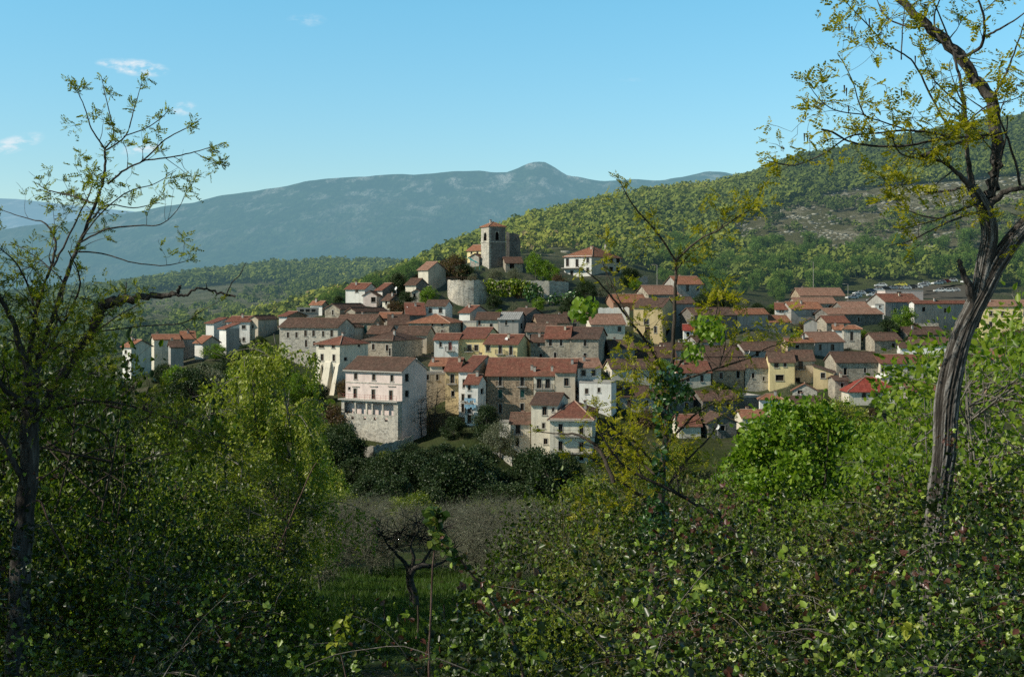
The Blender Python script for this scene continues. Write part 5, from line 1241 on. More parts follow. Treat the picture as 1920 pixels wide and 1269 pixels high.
# ---- the wooded hill and the ridge behind: one far-off mass, plus the nearest trees as individuals
def wood(name, spec, seed, quads=34, lf=.26):
    """spec: function giving n x (px, D, size, tint) rows"""
    r = np.random.RandomState(seed); A = spec(r); lb = LB()
    z = ground_z(A[:, 0], A[:, 1]); base = np.stack([(A[:, 0] - CX) / F * A[:, 1], A[:, 1], z], -1)
    N = len(A); s = A[:, 2]
    dv = rdir(N * quads, r).reshape(N, quads, 3); dv[..., 2] = np.abs(dv[..., 2]) * 1.1 - .25
    cen = base[:, None] + dv * (s[:, None, None] * np.array([.52, .52, .5]) * (.55 + .62 * r.rand(N, quads, 1))) + np.stack([0 * s, 0 * s, s * .48], -1)[:, None]
    nr = unit(dv * .75 + r.normal(size=dv.shape) * .6 + np.array([-.3, -.2, .45])); d = unit(np.cross(nr, r.normal(size=dv.shape)))
    L = (s[:, None] * lf * r.uniform(.55, 1.5, (N, quads)))
    ti = np.clip(A[:, 3][:, None] + r.normal(size=(N, quads)) * .05, 0, 1)
    p = cen - d * L[..., None] * .5
    lb.diamonds(p.reshape(-1, 3), d.reshape(-1, 3), nr.reshape(-1, 3), L.ravel(), L.ravel() * .45, ti.ravel())
    return tag(link(name, lb.mesh(name, LM['wood'])), kind='stuff')
def clump(px, D, sc_): return vnoise((px - CX) / F * D / sc_, D / sc_, 21, 3)
def row_of(px, D): return YH - F * ground_z(px, D) / D
def hill_spec(r):
    n = 56000
    px = r.uniform(440, 2250, n); D = 462 + (r.rand(n) ** .75) * 560
    r1 = np.interp(px, R1[:, 0], R1[:, 1]); keep = D < r1 + 25
    keep &= r.rand(n) < np.clip((D / 900) * (1.15), 0, 1)
    px, D = px[keep], D[keep]; row = row_of(px, D); c = clump(px, D, 22.)
    c1 = np.interp(px, C1[:, 0], C1[:, 1])
    # open rocky band across the right part of the hill
    top = np.interp(px, [1360, 1420, 1500, 1650, 1920, 2200], [430, 405, 372, 352, 330, 300]); bot = np.interp(px, [1360, 1420, 1500, 1650, 1920, 2200], [430, 447, 462, 468, 462, 450])
    rocky = (px > 1370) & (row > top) & (row < bot + 17)
    mid = (px > 980) & (px < 1420) & (np.abs(row - (475 - (px - 980) * .08)) < 22)
    c3 = clump(px, D * 1.7, 7.)
    keep = np.where(rocky, (c + .8 * c3 > .34), np.where(mid, c > -.6, c > -1.2))
    px, D, row, c = px[keep], D[keep], row[keep], c[keep]; rocky = rocky[keep]
    s = np.where(rocky, 1.2 + 3.2 * r.rand(len(px)) ** 2, 2.6 + 4.6 * r.rand(len(px)) ** 2.2)
    tint = np.clip(.52 + .26 * clump(px, D, 45.) + r.normal(size=len(px)) * .11 - rocky * .2 + np.where((px < 1380) & (row < 470), .16, 0) - np.where((px > 1480) & (row < top[keep]), .22, 0), 0, .92)
    ok = ~((px > 1570) & (px < 1850) & (D < 478))
    return np.stack([px, D, s, tint], -1)[ok]
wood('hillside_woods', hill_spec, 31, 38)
def ridge_spec(r):
    n = 16000
    px = r.uniform(-500, 1000, n); D = 470 + (r.rand(n) ** .7) * 720
    r1 = np.interp(px, R1[:, 0], R1[:, 1])
    row = row_of(px, D); c = clump(px, D, 30.); c2 = clump(px, D * 2.2, 60.)
    crest = D > 1010
    open_ = (px > 170) & (px < 800) & (D > 640) & (D < 1000)
    keep = np.where(open_, (c + .6 * c2 + r.normal(size=n) * .35) > .12, (c + .5 * c2) > -.65) & ~((px > 520) & (D < r1 + 20) & (px > 900))
    px, D, c = px[keep], D[keep], c[keep]
    s = np.where(D > 1010, r.uniform(6, 10, len(px)), r.uniform(2.2, 7.5, len(px)))
    tint = np.clip(.36 + .22 * clump(px, D, 60.) + r.normal(size=len(px)) * .14, 0, .9)
    return np.stack([px, D, s, tint], -1)
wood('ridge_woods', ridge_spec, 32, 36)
k = 0
for i in range(230):
    px = rv.uniform(1240, 2000); D = rv.uniform(452, 545)
    if 1570 < px < 1850 and D < 482: continue
    if 1330 > px and D < 460: continue
    if k >= 120: break
    k += 1
    putp(rv.choice(['broad', 'broad2']), 'broadleaf_tree', px, D, rv.uniform(5.5, 9), 'broadleaf tree at the foot of the wooded hill behind the village', 'tree', 'trees at the foot of the wooded hill', wide=rv.uniform(.85, 1.15))
# loose limestone on the open band of the hill
def rocks(name, n, px0, px1, D0, D1, test, s0, s1, seed):
    r = np.random.RandomState(seed); px = r.uniform(px0, px1, n); D = r.uniform(D0, D1, n); row = row_of(px, D)
    k = test(px, D, row, r); px, D = px[k], D[k]; n = len(px); z = ground_z(px, D); c = np.stack([(px - CX) / F * D, D, z], -1)
    cube = np.array([(x, y, zz) for zz in (-.6, .6) for (x, y) in ((-1, -1), (1, -1), (1, 1), (-1, 1))], float)
    s = r.uniform(s0, s1, (n, 1, 1)) * np.array([1.0, .8, .55]) * r.uniform(.6, 1.4, (n, 1, 3))
    v = c[:, None] + (cube[None] * r.uniform(.45, 1.1, (n, 8, 3))) * s
    q = np.array([(3, 2, 1, 0), (4, 5, 6, 7), (0, 1, 5, 4), (1, 2, 6, 5), (2, 3, 7, 6), (3, 0, 4, 7)])
    f = (np.arange(n)[:, None, None] * 8 + q[None]).reshape(-1, 4)
    return tag(link(name, np_mesh(name, v.reshape(-1, 3), [f], [ROCK])), kind='stuff')
m_, t_, o_ = new_mat('limestone'); _p = t_.add('ShaderNodeNewGeometry').outputs['Position']
_b = t_.add('ShaderNodeBsdfPrincipled', {'Base Color': t_.ramp(t_.noise(_p, .4, 5, .7), [(.35, (.15, .14, .10)), (.6, (.33, .32, .265))]), 'Roughness': .95})
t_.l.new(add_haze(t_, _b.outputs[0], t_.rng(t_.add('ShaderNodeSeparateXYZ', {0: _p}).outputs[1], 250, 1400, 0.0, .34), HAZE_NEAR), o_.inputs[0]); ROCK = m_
def _rb(px, D, row, r):
    top = np.interp(px, [1360, 1420, 1500, 1650, 1920, 2200], [430, 405, 372, 352, 330, 300]); bot = np.interp(px, [1360, 1420, 1500, 1650, 1920, 2200], [430, 447, 462, 468, 462, 450])
    return (px > 1370) & (row > top - 6) & (row < bot + 8) & (clump(px, D * 2, 12.) + r.normal(size=len(px)) * .25 > .05)
rocks('loose_rocks', 16000, 1370, 2250, 470, 1000, _rb, .3, 1.35, 33)
def _rt(px, D, row, r): return (row < 505) & (clump(px, D, 9.) > .35)
rocks('rocky_outcrops', 700, 1060, 1420, 460, 640, _rt, .6, 2.0, 34)
# trees on the slope left and behind the village houses
for (px, D) in [(rv.uniform(330, 640), rv.uniform(395, 470)) for _ in range(30)] + [(rv.uniform(560, 800), rv.uniform(392, 470)) for _ in range(26)] + [(rv.uniform(1240, 1480), rv.uniform(412, 450)) for _ in range(14)]:
    putp(rv.choice(['broad', 'broad2']), 'broadleaf_tree', px, D, rv.uniform(4, 7), 'broadleaf tree on the slope just behind the village', 'tree', 'trees just behind the village')

# ---- trees among the houses and on the church hill
def one(key, name, px, D, h, label, cat='tree', **k): return putp(key, name, px, D, h, label, cat, **k)
one('russet', 'russet_bush', 852, 388, 7, 'large russet and green bush left of the bell tower', 'bush', wide=1.3)
one('dark2', 'leafy_bush', 872, 386, 5, 'dark bush in front of the turquoise tarpaulin', 'bush', wide=1.3)
one('greyshrub', 'leafy_bush', 888, 383, 4, 'grey green bush at the foot of the bell tower', 'bush')
one('village', 'leafy_tree', 1005, 388, 8, 'green tree standing between the stone shed and the villa', 'tree')
one('village', 'leafy_tree', 1030, 386, 7, 'lighter green tree left of the villa garden', 'tree')
one('greyshrub', 'leafy_bush', 965, 382, 5.5, 'grey green bush before the open stone shed', 'bush')
one('russet', 'russet_bush', 1047, 382, 5, 'reddish bush below the villa balcony', 'bush')
one('greyshrub', 'leafy_bush', 925, 384, 4, 'low shrub on the wall terrace below the tower', 'bush', wide=1.4)
one('village', 'leafy_tree', 1010, 364, 4.6, 'green tree against the retaining wall', 'tree')
one('greyshrub', 'leafy_tree', 965, 362, 4, 'grey tree growing below the ivy wall', 'tree')
one('village', 'leafy_tree', 935, 360, 3.2, 'low green tree at the foot of the bastion', 'tree', wide=1.2)
one('dark2', 'leafy_tree', 1068, 362, 4.5, 'dark tree on the rocks right of the retaining wall', 'tree', wide=1.3)
one('dark', 'leafy_tree', 1100, 372, 6, 'dark tree below the villa', 'tree', wide=1.2)
one('greyshrub', 'leafy_bush', 1140, 376, 5, 'grey bush above the rust walled house', 'bush', wide=1.3)
one('dark2', 'leafy_tree', 1180, 392, 6, 'dark tree beside the pale track wall', 'tree', wide=1.3)
one('dark', 'leafy_tree', 1320, 372, 7, 'dark thicket tree right of the tall grey house', 'tree', wide=1.2)
one('dark', 'leafy_tree', 1352, 376, 7, 'second dark thicket tree behind the large shaded wall', 'tree', wide=1.2)
one('village', 'leafy_tree', 803, 362, 6, 'green tree left of the bastion wall', 'tree')
one('greyshrub', 'leafy_bush', 830, 362, 4, 'silver grey bush touching the bastion', 'bush')
one('dark', 'leafy_tree', 745, 376, 7, 'dark tree above the left shoulder houses', 'tree')
one('dark2', 'leafy_tree', 760, 358, 5, 'dark tree below the little stone hut', 'tree', wide=1.4)
one('russet', 'russet_bush', 740, 352, 4, 'russet bush above the dark red roof slope', 'bush', wide=1.4)
one('bare', 'bare_tree', 812, 246, 9.5, 'bare twiggy tree beside the pink house', 'tree', wide=1.5)
one('bare', 'bare_tree', 790, 243, 8.5, 'second bare twiggy tree in the shade of the pink house', 'tree', wide=1.3)
one('dark2', 'leafy_tree', 912, 231, 6.5, 'dark round tree before the big brown stone house', 'tree')
one('greyshrub', 'leafy_tree', 938, 225, 6.5, 'grey green tree left of the lowest houses', 'tree')
one('dark2', 'leafy_bush', 850, 234, 4, 'dark bush below the tall narrow white house', 'bush', wide=1.4)
one('bush', 'leafy_bush', 640, 239, 3.5, 'light bush at the left corner of the pink house', 'bush')
one('russet', 'russet_bush', 632, 244, 6, 'yellow brown bush left of the loggia', 'bush')
one('village', 'leafy_tree', 1695, 362, 8, 'green tree in the yard below the long clean red roof', 'tree')
one('dark2', 'leafy_tree', 1665, 345, 6, 'dark tree right of the square pale stone house', 'tree', wide=1.3)
for i, (px, D, h) in enumerate([(660, 226, 3.5), (700, 225, 2.5), (610, 236, 5), (590, 242, 6), (720, 222, 3)]): one('greyshrub' if i % 2 else 'bush', 'garden_shrub', px, D, h, 'shrub in the garden below the pink house', 'bush', group='garden shrubs below the pink house')
# scrub between the houses and on the village slope
_hc = np.array([[*(h_['c'][0] + h_['c'][2]) / 2, max(h_['w'], h_['L']) * .62] for h_ in HOUSES.values()])
k = 0
for i in range(900):
    px = rv.uniform(250, 1960); D = rv.uniform(238, 400); x, y = (px - CX) / F * D, D
    if np.any(np.hypot(_hc[:, 0] - x, _hc[:, 1] - y) < _hc[:, 2] + 1.6): continue
    if row_of(np.array([px]), np.array([D]))[0] < 500: continue
    k += 1
    if k > 150: break
    putp(rv.choice(['dark2', 'greyshrub', 'village', 'dark', 'russet']), 'garden_bush', px, D, rv.uniform(1.6, 4.2), 'small bush growing between the houses of the village', 'bush', 'bushes between the village houses', wide=rv.uniform(1.0, 1.7))
for i in range(26):
    px = rv.uniform(425, 640); D = rv.uniform(262, 300)
    x, y = (px - CX) / F * D, D
    if np.any(np.hypot(_hc[:, 0] - x, _hc[:, 1] - y) < _hc[:, 2] + 2): continue
    h_ = slope_h(px, D, 4, 7)
    if h_ < 1.5: continue
    putp(rv.choice(['dark', 'dark2', 'village', 'greyshrub']), 'slope_tree', px, D, h_, 'tree on the steep slope below the left end of the village', 'tree', 'trees on the slope below the village', wide=1.15)
# ---- dark evergreen belt under the village
for i, (px, D, h, w) in enumerate([(870, 186, 9.5, 1.15), (905, 192, 8, 1.1), (830, 190, 8, 1.1), (780, 196, 7, 1.1), (735, 200, 7.5, 1.1), (700, 204, 6, 1.1), (665, 206, 6, 1.2), (955, 196, 6, 1.2), (1000, 200, 9, .9), (1030, 190, 9.5, .9), (930, 180, 6, 1.4), (970, 178, 6, 1.4), (740, 178, 6.5, 1.3), (690, 186, 6, 1.2), (1060, 205, 7, 1), (810, 176, 5, 1.4), (880, 206, 5, 1.3), (790, 212, 5, 1.4), (830, 214, 5, 1.4), (770, 222, 4, 1.3), (900, 214, 5, 1.2)]):
    putp('dark' if i % 3 else 'dark2', 'evergreen_tree', px, D, h, 'dark evergreen tree in the shaded belt under the village', 'tree', 'evergreen trees under the village', wide=w)
for i in range(80):
    px = rv.uniform(60, 650); D = rv.uniform(180, 282)
    if px > 430 and D > 262: continue
    if px > 225 and D > 274: continue
    if px > 560 and D > 232: continue
    h_ = slope_h(px, D, 5, 9)
    if h_ < 1.5: continue
    putp(rv.choice(['dark', 'dark2', 'greyshrub', 'dark', 'village']), 'slope_tree', px, D, h_, 'tree on the steep slope below the left end of the village', 'tree', 'trees on the slope below the village', wide=1.15)
for i in range(46):
    px = rv.uniform(1060, 2050); D = rv.uniform(150, 226)
    putp(rv.choice(['village', 'dark2', 'greyshrub', 'bush', 'village']), 'slope_tree', px, D, rv.uniform(4, 8), 'leafy tree on the slope below the right half of the village', 'tree', 'trees below the right half of the village', wide=1.1)
# ---- valley: orchard, bright bushes, meadow
for (px, D, h) in [(570, 100, 5), (610, 92, 4.6), (650, 98, 4.8), (695, 90, 4.6), (735, 96, 4.8), (590, 118, 5), (640, 122, 5), (690, 120, 5), (820, 100, 4.6), (860, 94, 4.6), (905, 90, 4.6), (950, 94, 4.8), (1000, 88, 4.6), (1050, 92, 4.8), (1100, 96, 5), (880, 112, 4.8), (930, 118, 5), (990, 112, 5), (1150, 102, 5), (1190, 92, 5), (560, 84, 4.6), (600, 78, 4), (900, 80, 4), (955, 78, 4)]:
    putp(rv.choice(['olive', 'olive2']), 'orchard_tree', px, D, h, 'grey twiggy fruit tree in the old orchard above the meadow', 'tree', 'grey trees of the orchard', wide=1.1)
for (px, D, h, lab) in [(740, 138, 4.5, 'bright green bush left of the dark evergreen belt'), (775, 142, 5.0, 'taller bright green bush before the dark evergreen belt'), (700, 130, 4, 'bright green bush at the left of the pair'), (905, 132, 4.2, 'round olive green bush right of the orchard top'), (960, 128, 4.2, 'soft green bush left of the yellow green thicket'), (1010, 132, 4.6, 'wide green bush beside the grey orchard trees'), (640, 150, 5, 'bright bush above the grey orchard trees'), (600, 146, 5.5, 'tall bright bush under the weeping tree')]:
    one('bush', 'leafy_bush', px, D, h, lab, 'bush', wide=1.1)
# ------------------------------------------------------------------ the near trees at the roadside
def pinnate(lb, p, d, nrm, L, r, pairs=5, w=.5):
    """compound leaf: paired leaflets along a rachis"""
    n = len(p); d = unit(d); side = unit(np.cross(d, nrm)); L = np.asarray(L).reshape(-1, 1)
    for k in range(pairs):
        q = .2 + .8 * k / (pairs - 1); l = L * .36 * (1 - .45 * abs(q - .5))
        b = p + d * L * q + np.array([0, 0, -.10]) * L * q * q
        for s in (-1, 1):
            dd = unit(side * s * 1.0 + d * .55 + r.normal(size=(n, 3)) * .12)
            lb.diamonds(b, dd, unit(nrm + r.normal(size=(n, 3)) * .35), l, l * w * .62)
    lb.diamonds(p + d * L, d, nrm, L * .3, L * .3 * w * .6)

class NearTree:
    def __init__(s, D, seed, spread=.05):
        s.D = D; s.r = np.random.RandomState(seed); s.tb = TB(); s.lb = LB(); s.tips = []; s.spread = spread; s.px = D / F
    def branch(s, pts, dD=0.0, sides=7, grow=1.0, slen=1.0, D0=None, tipw=True, wig=.12):
        """pts: (column, row, radius in photo pixels); dD: depth change towards the tip in metres"""
        D0 = s.D if D0 is None else D0; n = len(pts); ctrl = []
        rad = None
        for i, q in enumerate(pts):
            rad = q[2] if len(q) > 2 else max((rad or 3) * .75, .8)
            D = D0 + dD * i / (n - 1)
            rs = rad * float(np.interp(rad, [0, 4, 7, 11, 16], [.5, .52, .62, .92, 1.0])); ctrl.append([*P(q[0], q[1], D), rs * D / F])
        c = curve(ctrl, 5); m = len(c)
        c[1:-1, :3] += s.r.normal(size=(m - 2, 3)) * np.minimum(c[1:-1, 3:4] * wig * 2, .012)
        s.tb.tube(c[:, :3], np.maximum(c[:, 3], .0012), sides)
        if grow > 0: s.side(c[:, :3], c[:, 3], grow, slen)
        return c
    def side(s, c, rad, grow, slen):
        seg = np.linalg.norm(np.diff(c, axis=0), axis=1); tot = seg.sum(); cum = np.concatenate([[0], np.cumsum(seg)])
        n = s.r.poisson(tot * 5.2 * grow)
        for _ in range(n):
            q = tot * (s.r.rand() ** .7); i = min(np.searchsorted(cum, q), len(c) - 1); i = max(i, 1)
            base = c[i - 1] + (c[i] - c[i - 1]) * ((q - cum[i - 1]) / (seg[i - 1] + 1e-9)); d0 = unit(c[i] - c[i - 1])
            dr = unit(d0 * .7 + unit(np.cross(d0, s.r.normal(size=3))) * s.r.uniform(.6, 1.1) + np.array([0, 0, .28]))
            L = s.r.uniform(.22, .62) * slen * (1.05 - .45 * q / tot)
            r0 = min(rad[i] * .5, .006 + .004 * s.r.rand())
            self_pts = [base]; dd = dr
            for _k in range(4):
                dd = unit(dd + s.r.normal(size=3) * .24 + np.array([0, 0, .05])); self_pts.append(self_pts[-1] + dd * L / 4)
            tp = curve(np.array(self_pts), 2); s.tb.tube(tp, np.linspace(r0, .0012, len(tp)), 4)
            s.tips.append((tp[-1], dd, 1.0))
            for _t in range(s.r.randint(1, 4)):
                k = s.r.randint(3, len(tp)); d2 = unit(dd + s.r.normal(size=3) * .8); l2 = L * s.r.uniform(.2, .5)
                e = tp[k] + d2 * l2; mpt = (tp[k] + e) / 2 + s.r.normal(size=3) * l2 * .08
                s.tb.tube([tp[k], mpt, e], [r0 * .5, .0018, .001], 3); s.tips.append((e, d2, .8))
        s.tips.append((c[-1], unit(c[-1] - c[-2]), 1.3))
    def leaves(s, per=5, L=.085, frac=1.0, box=None):
        """compound leaves bunched at the twig tips"""
        P_, D_ = [], []
        for (p, d, wgt) in s.tips:
            if s.r.rand() > frac: continue
            k = max(1, s.r.poisson(per * wgt))
            for _ in range(k):
                P_.append(p - d * s.r.uniform(0, .10)); D_.append(unit(d * .55 + s.r.normal(size=3) * .65 + np.array([0, 0, .12])))
        P_, D_ = np.array(P_), np.array(D_); nr = unit(s.r.normal(size=P_.shape) * .55 + np.array([0, 0, 1.0]))
        pinnate(s.lb, P_, D_, nr, L * s.r.uniform(.55, 1.35, len(P_)), s.r)
    def bunch(s, lst, L=.085, D=None):
        """extra sprays: (column, row, radius px, count, depth offset)"""
        for (x, y, rp, n, *dd) in lst:
            Dn = s.D + (dd[0] if dd else 0); c = P(x, y, Dn); R_ = rp * Dn / F
            p = c + s.r.normal(size=(n, 3)) * R_ * np.array([.6, .6, .42]); d = unit(unit(p - c) + s.r.normal(size=(n, 3)) * .6)
            for q in p[:max(2, n // 5)]:
                m_ = (q + c) / 2 + s.r.normal(size=3) * R_ * .1; s.tb.tube([c, m_, q], [.003, .002, .001], 3)
            pinnate(s.lb, p, d, unit(s.r.normal(size=(n, 3)) * .55 + np.array([0, 0, 1.])), L * s.r.uniform(.55, 1.35, n), s.r)
    def done(s, name, label, bark, lm, at, limb='trunk'):
        g = at; rt = empty(name, g, label, 'tree')
        for nm, me in ((limb, s.tb.mesh(name + '_limbs', bark)), ('crown', s.lb.mesh(name + '_crown', lm))):
            me.transform(__import__('mathutils').Matrix.Translation(-Vector(g))); link(nm, me, rt)
        return rt

# ---- thick leaning trunk at the right
T = NearTree(10.0, 101)
# the heavy lower trunk has its own furrowed surface
def furrowed(pts, D, n=110, k=34, seed=0, f=.78):
    """trunk with deep plated bark; 'tint' is the height of the ridge"""
    r = np.random.RandomState(seed); ctrl = [[*P(x, y, D), rr * f * D / F] for x, y, rr in pts]; c = curve(ctrl, k); m = len(c)
    d = unit(np.gradient(c[:, :3], axis=0)); a = unit(np.cross(d, np.array([.0, 1, .0]))); b = np.cross(d, a)
    s_ = np.concatenate([[0], np.cumsum(np.linalg.norm(np.diff(c[:, :3], axis=0), axis=1))])
    th = np.arange(n) * 2 * np.pi / n; S, TH_ = np.meshgrid(s_, th, indexing='ij')
    wx, wy = np.cos(TH_), np.sin(TH_)
    n1 = vnoise(wx * 7.5 + .9 * S, wy * 7.5 + 1.5 * S, seed + 1, 3); n2 = vnoise(wx * 15 - 1.1 * S, wy * 15 + 3.2 * S, seed + 2, 2)
    n3 = vnoise(wx * 6 + 17 * S, wy * 6 - 11 * S, seed + 3, 3); fine = vnoise(wx * 22 + S * 15, wy * 22 - S * 21, seed + 4, 3)
    hgt = np.clip(1.35 * np.minimum(np.abs(n1) * 1.9, 1) ** .7 * (.6 + .4 * np.minimum(np.abs(n2) * 2.4, 1)) * (.55 + .45 * np.minimum(np.abs(n3) * 2.6, 1)) + .14 * fine, 0, 1.15)
    lump = .05 * np.sin(S * 3.6 + TH_ + seed) + .03 * np.sin(S * 8.3 - 2 * TH_)
    R_ = c[:, 3:4] * (1 + lump) + np.minimum(c[:, 3:4] * .16, .016) * (hgt - .6)
    v = c[:, None, :3] + R_[..., None] * (np.cos(th)[None, :, None] * a[:, None] + np.sin(th)[None, :, None] * b[:, None])
    i, j = np.meshgrid(np.arange(m - 1), np.arange(n), indexing='ij'); i = i.ravel(); j = j.ravel(); j2 = (j + 1) % n
    return v.reshape(-1, 3), np.stack([i * n + j, i * n + j2, (i + 1) * n + j2, (i + 1) * n + j], -1), hgt.ravel()
m_, t_, o_ = new_mat('furrowed_bark'); _h = t_.add('ShaderNodeAttribute', attribute_name='tint').outputs['Fac']; _p = t_.add('ShaderNodeTexCoord').outputs['Object']
_c = t_.ramp(_h, [(.1, (.010, .009, .008)), (.4, (.052, .047, .042)), (.8, (.15, .14, .128)), (1, (.27, .26, .245))])
_c = t_.mix(t_.rng(t_.noise(_p, 5, 5), .45, .65, 0, .55), _c, (.06, .05, .042)); _c = t_.mix(t_.rng(t_.noise(_p, 60, 4), .4, .7, 0, .5), _c, (.03, .026, .022))
finish(t_, o_, _c, .95, t_.noise(_p, 90, 5, .7), .006, .9, spec=.1); FURROW = m_
_TR = [furrowed([(1745, 1500, 32), (1748, 1250, 30), (1752, 1050, 28), (1760, 940, 26), (1770, 850, 27), (1775, 760, 28), (1790, 680, 26), (1810, 615, 23), (1842, 550, 22), (1866, 500, 22), (1893, 458, 21), (1925, 420, 19), (1975, 365, 18), (2020, 250, 16), (2040, 120, 12)], 10.0, seed=1),
       furrowed([(1822, 612, 13), (1836, 550, 15), (1847, 492, 16), (1855, 440, 15), (1848, 400, 14), (1836, 374, 12), (1822, 350, 10)], 10.0, n=80, seed=2, f=.95)]
B = T.branch
B([(1835, 575, 12), (1818, 548, 10), (1806, 512, 8), (1797, 488, 7)], -.1, grow=0)
B([(1850, 395, 13), (1862, 325, 12), (1873, 265, 12), (1861, 195, 12), (1830, 146, 11.5), (1790, 96, 11), (1736, 46, 10), (1686, 0, 9), (1630, -50, 7)], .5, 9, grow=.5)
B([(1822, 352, 9), (1800, 330, 7), (1780, 312, 6), (1762, 302, 5), (1730, 298, 4), (1692, 290, 3), (1676, 268, 2.4), (1672, 250, 1.5)], -.4, grow=.7)
B([(1822, 352, 9), (1816, 300, 7), (1812, 250, 6.5), (1808, 195, 6), (1798, 140, 5), (1785, 90, 4), (1770, 50, 3), (1740, -20, 2)], .3, grow=.8)
B([(1853, 388, 9), (1880, 362, 8), (1920, 352, 7), (1965, 345, 6), (2020, 330, 4)], -.3, grow=.3)
B([(1863, 376, 5), (1870, 335, 4), (1876, 298, 4), (1886, 258, 3), (1890, 215, 2)], -.2, grow=.6)
B([(1914, 352, 5), (1905, 310, 4.5), (1890, 262, 4), (1872, 215, 3.5), (1866, 170, 2.5)], -.3, grow=.5)
B([(1845, 258, 5), (1800, 268, 5), (1768, 276, 7), (1745, 288, 8), (1728, 294, 7)], -.3, grow=.15)
B([(1880, 250, 5), (1830, 256, 4.5), (1760, 262, 4), (1690, 275, 4.5), (1622, 272, 4), (1590, 264, 3.5), (1560, 248, 4), (1541, 243, 4)], -.6, grow=.45)
B([(1790, 262, 4.5), (1755, 250, 4.5), (1700, 245, 4), (1645, 250, 3.5), (1592, 256, 3), (1545, 288, 2.6), (1490, 310, 2.2), (1445, 303, 1.7), (1424, 295, 1)], -.8, grow=.75)
B([(1790, 250, 4), (1770, 226, 4), (1748, 186, 3.7), (1722, 132, 3.5), (1702, 107, 3), (1660, 82, 2.6), (1622, 42, 2.3), (1590, 8, 1.8), (1575, -20, 1)], -.3, grow=1.0)
B([(1700, 244, 3), (1652, 228, 2.6), (1620, 214, 2.5), (1601, 160, 2), (1588, 130, 1.6), (1570, 100, 1)], -.7, D0=9.6, grow=1.1)
B([(1622, 216, 2.4), (1570, 208, 2.1), (1540, 190, 1.8), (1519, 163, 1.2), (1508, 145, .8)], -.2, D0=9.1, grow=1.1)
B([(1690, 112, 2.6), (1692, 60, 2.2), (1697, 8, 1.5), (1700, -30, 1)], .4, grow=1.0)
B([(1836, 380, 6), (1802, 394, 4.5), (1760, 410, 3.2), (1722, 422, 2.2), (1690, 430, 1.2)], -.6, grow=.35)
B([(1842, 396, 5), (1800, 408, 4), (1758, 426, 3), (1705, 452, 2.2), (1664, 461, 1.4)], -.7, grow=.3)
B([(1815, 348, 5), (1780, 358, 4.5), (1738, 362, 4)], .3, grow=.1)
B([(1760, 410, 2.5), (1720, 402, 2), (1690, 385, 1.6), (1668, 362, 1)], -.3, D0=9.5, grow=.8)
B([(1800, 108, 6), (1836, 92, 5.5), (1846, 60, 5), (1842, 18, 4), (1820, -30, 3)], -.4, grow=.8)
B([(1842, 72, 4.5), (1868, 58, 4), (1900, 40, 3), (1940, 10, 2)], -.5, grow=.8)
B([(1858, 190, 5), (1885, 140, 4), (1905, 90, 3), (1925, 30, 2)], -.2, grow=.9)
B([(1795, 98, 5), (1760, 70, 4), (1752, 30, 3), (1770, -20, 2)], .3, grow=.8)
B([(1740, 48, 5), (1700, 50, 3.5), (1660, 30, 2.5), (1640, -10, 1.5)], .2, grow=.9)
B([(1812, 205, 4), (1770, 170, 3), (1745, 140, 2), (1730, 100, 1.2)], -.5, grow=1.0)
B([(1812, 230, 3), (1850, 200, 2.6), (1890, 190, 2), (1930, 175, 1.4)], -.5, grow=1.0)
B([(1920, 352, 4), (1935, 400, 3), (1900, 440, 2.5), (1905, 470, 1.5)], -.4, grow=.3)
B([(1925, 420, 9), (1960, 330, 8), (1950, 240, 6), (1935, 150, 5), (1925, 60, 4)], -.4, grow=.8)
T.leaves(4.6, .085, .8)
T.bunch([(1470, 280, 26, 23, -.8), (1540, 195, 30, 32, -1), (1520, 165, 16, 9, -1), (1590, 140, 22, 12, -1), (1600, 60, 26, 15, -.4), (1710, 220, 34, 35, -.6), (1690, 345, 34, 36, -.9), (1660, 335, 22, 16, -.9), (1690, 375, 14, 9, -.9), (1800, 235, 42, 49, -.5), (1780, 255, 30, 28, -.5), (1840, 250, 26, 23, -.5), (1885, 130, 36, 36, -.4), (1905, 160, 28, 25, -.4), (1800, 170, 28, 23, -.3), (1850, 20, 30, 18, 0), (1720, 60, 24, 14, 0), (1605, 285, 12, 7, -.8), (1560, 300, 16, 9, -.8), (1790, 400, 18, 9, -.6), (1895, 400, 20, 9, -.6), (1630, 90, 26, 15, -.5), (1580, 20, 22, 12, -.4), (1660, 160, 22, 12, -.7), (1740, 10, 26, 15, .2), (1615, 10, 22, 12, -.2), (1660, 50, 22, 12, -.1)], .085)
rt = T.done('locust_tree', 'leaning tree with thick furrowed trunk and sparse yellow leaves at the right', BARK, LM['locust'], P(1750, 1500, 10.0), limb='limb')
_n0 = len(_TR[0][0]); _me = np_mesh('locust_trunk', np.concatenate([_TR[0][0], _TR[1][0]]), [np.concatenate([_TR[0][1], _TR[1][1] + _n0])], [FURROW], smooth=True)
_at = _me.attributes.new('tint', 'FLOAT', 'POINT'); _at.data.foreach_set('value', np.concatenate([_TR[0][2], _TR[1][2]]).astype(np.float32))
_me.transform(__import__('mathutils').Matrix.Translation(-Vector(P(1750, 1500, 10.0)))); link('trunk', _me, rt)
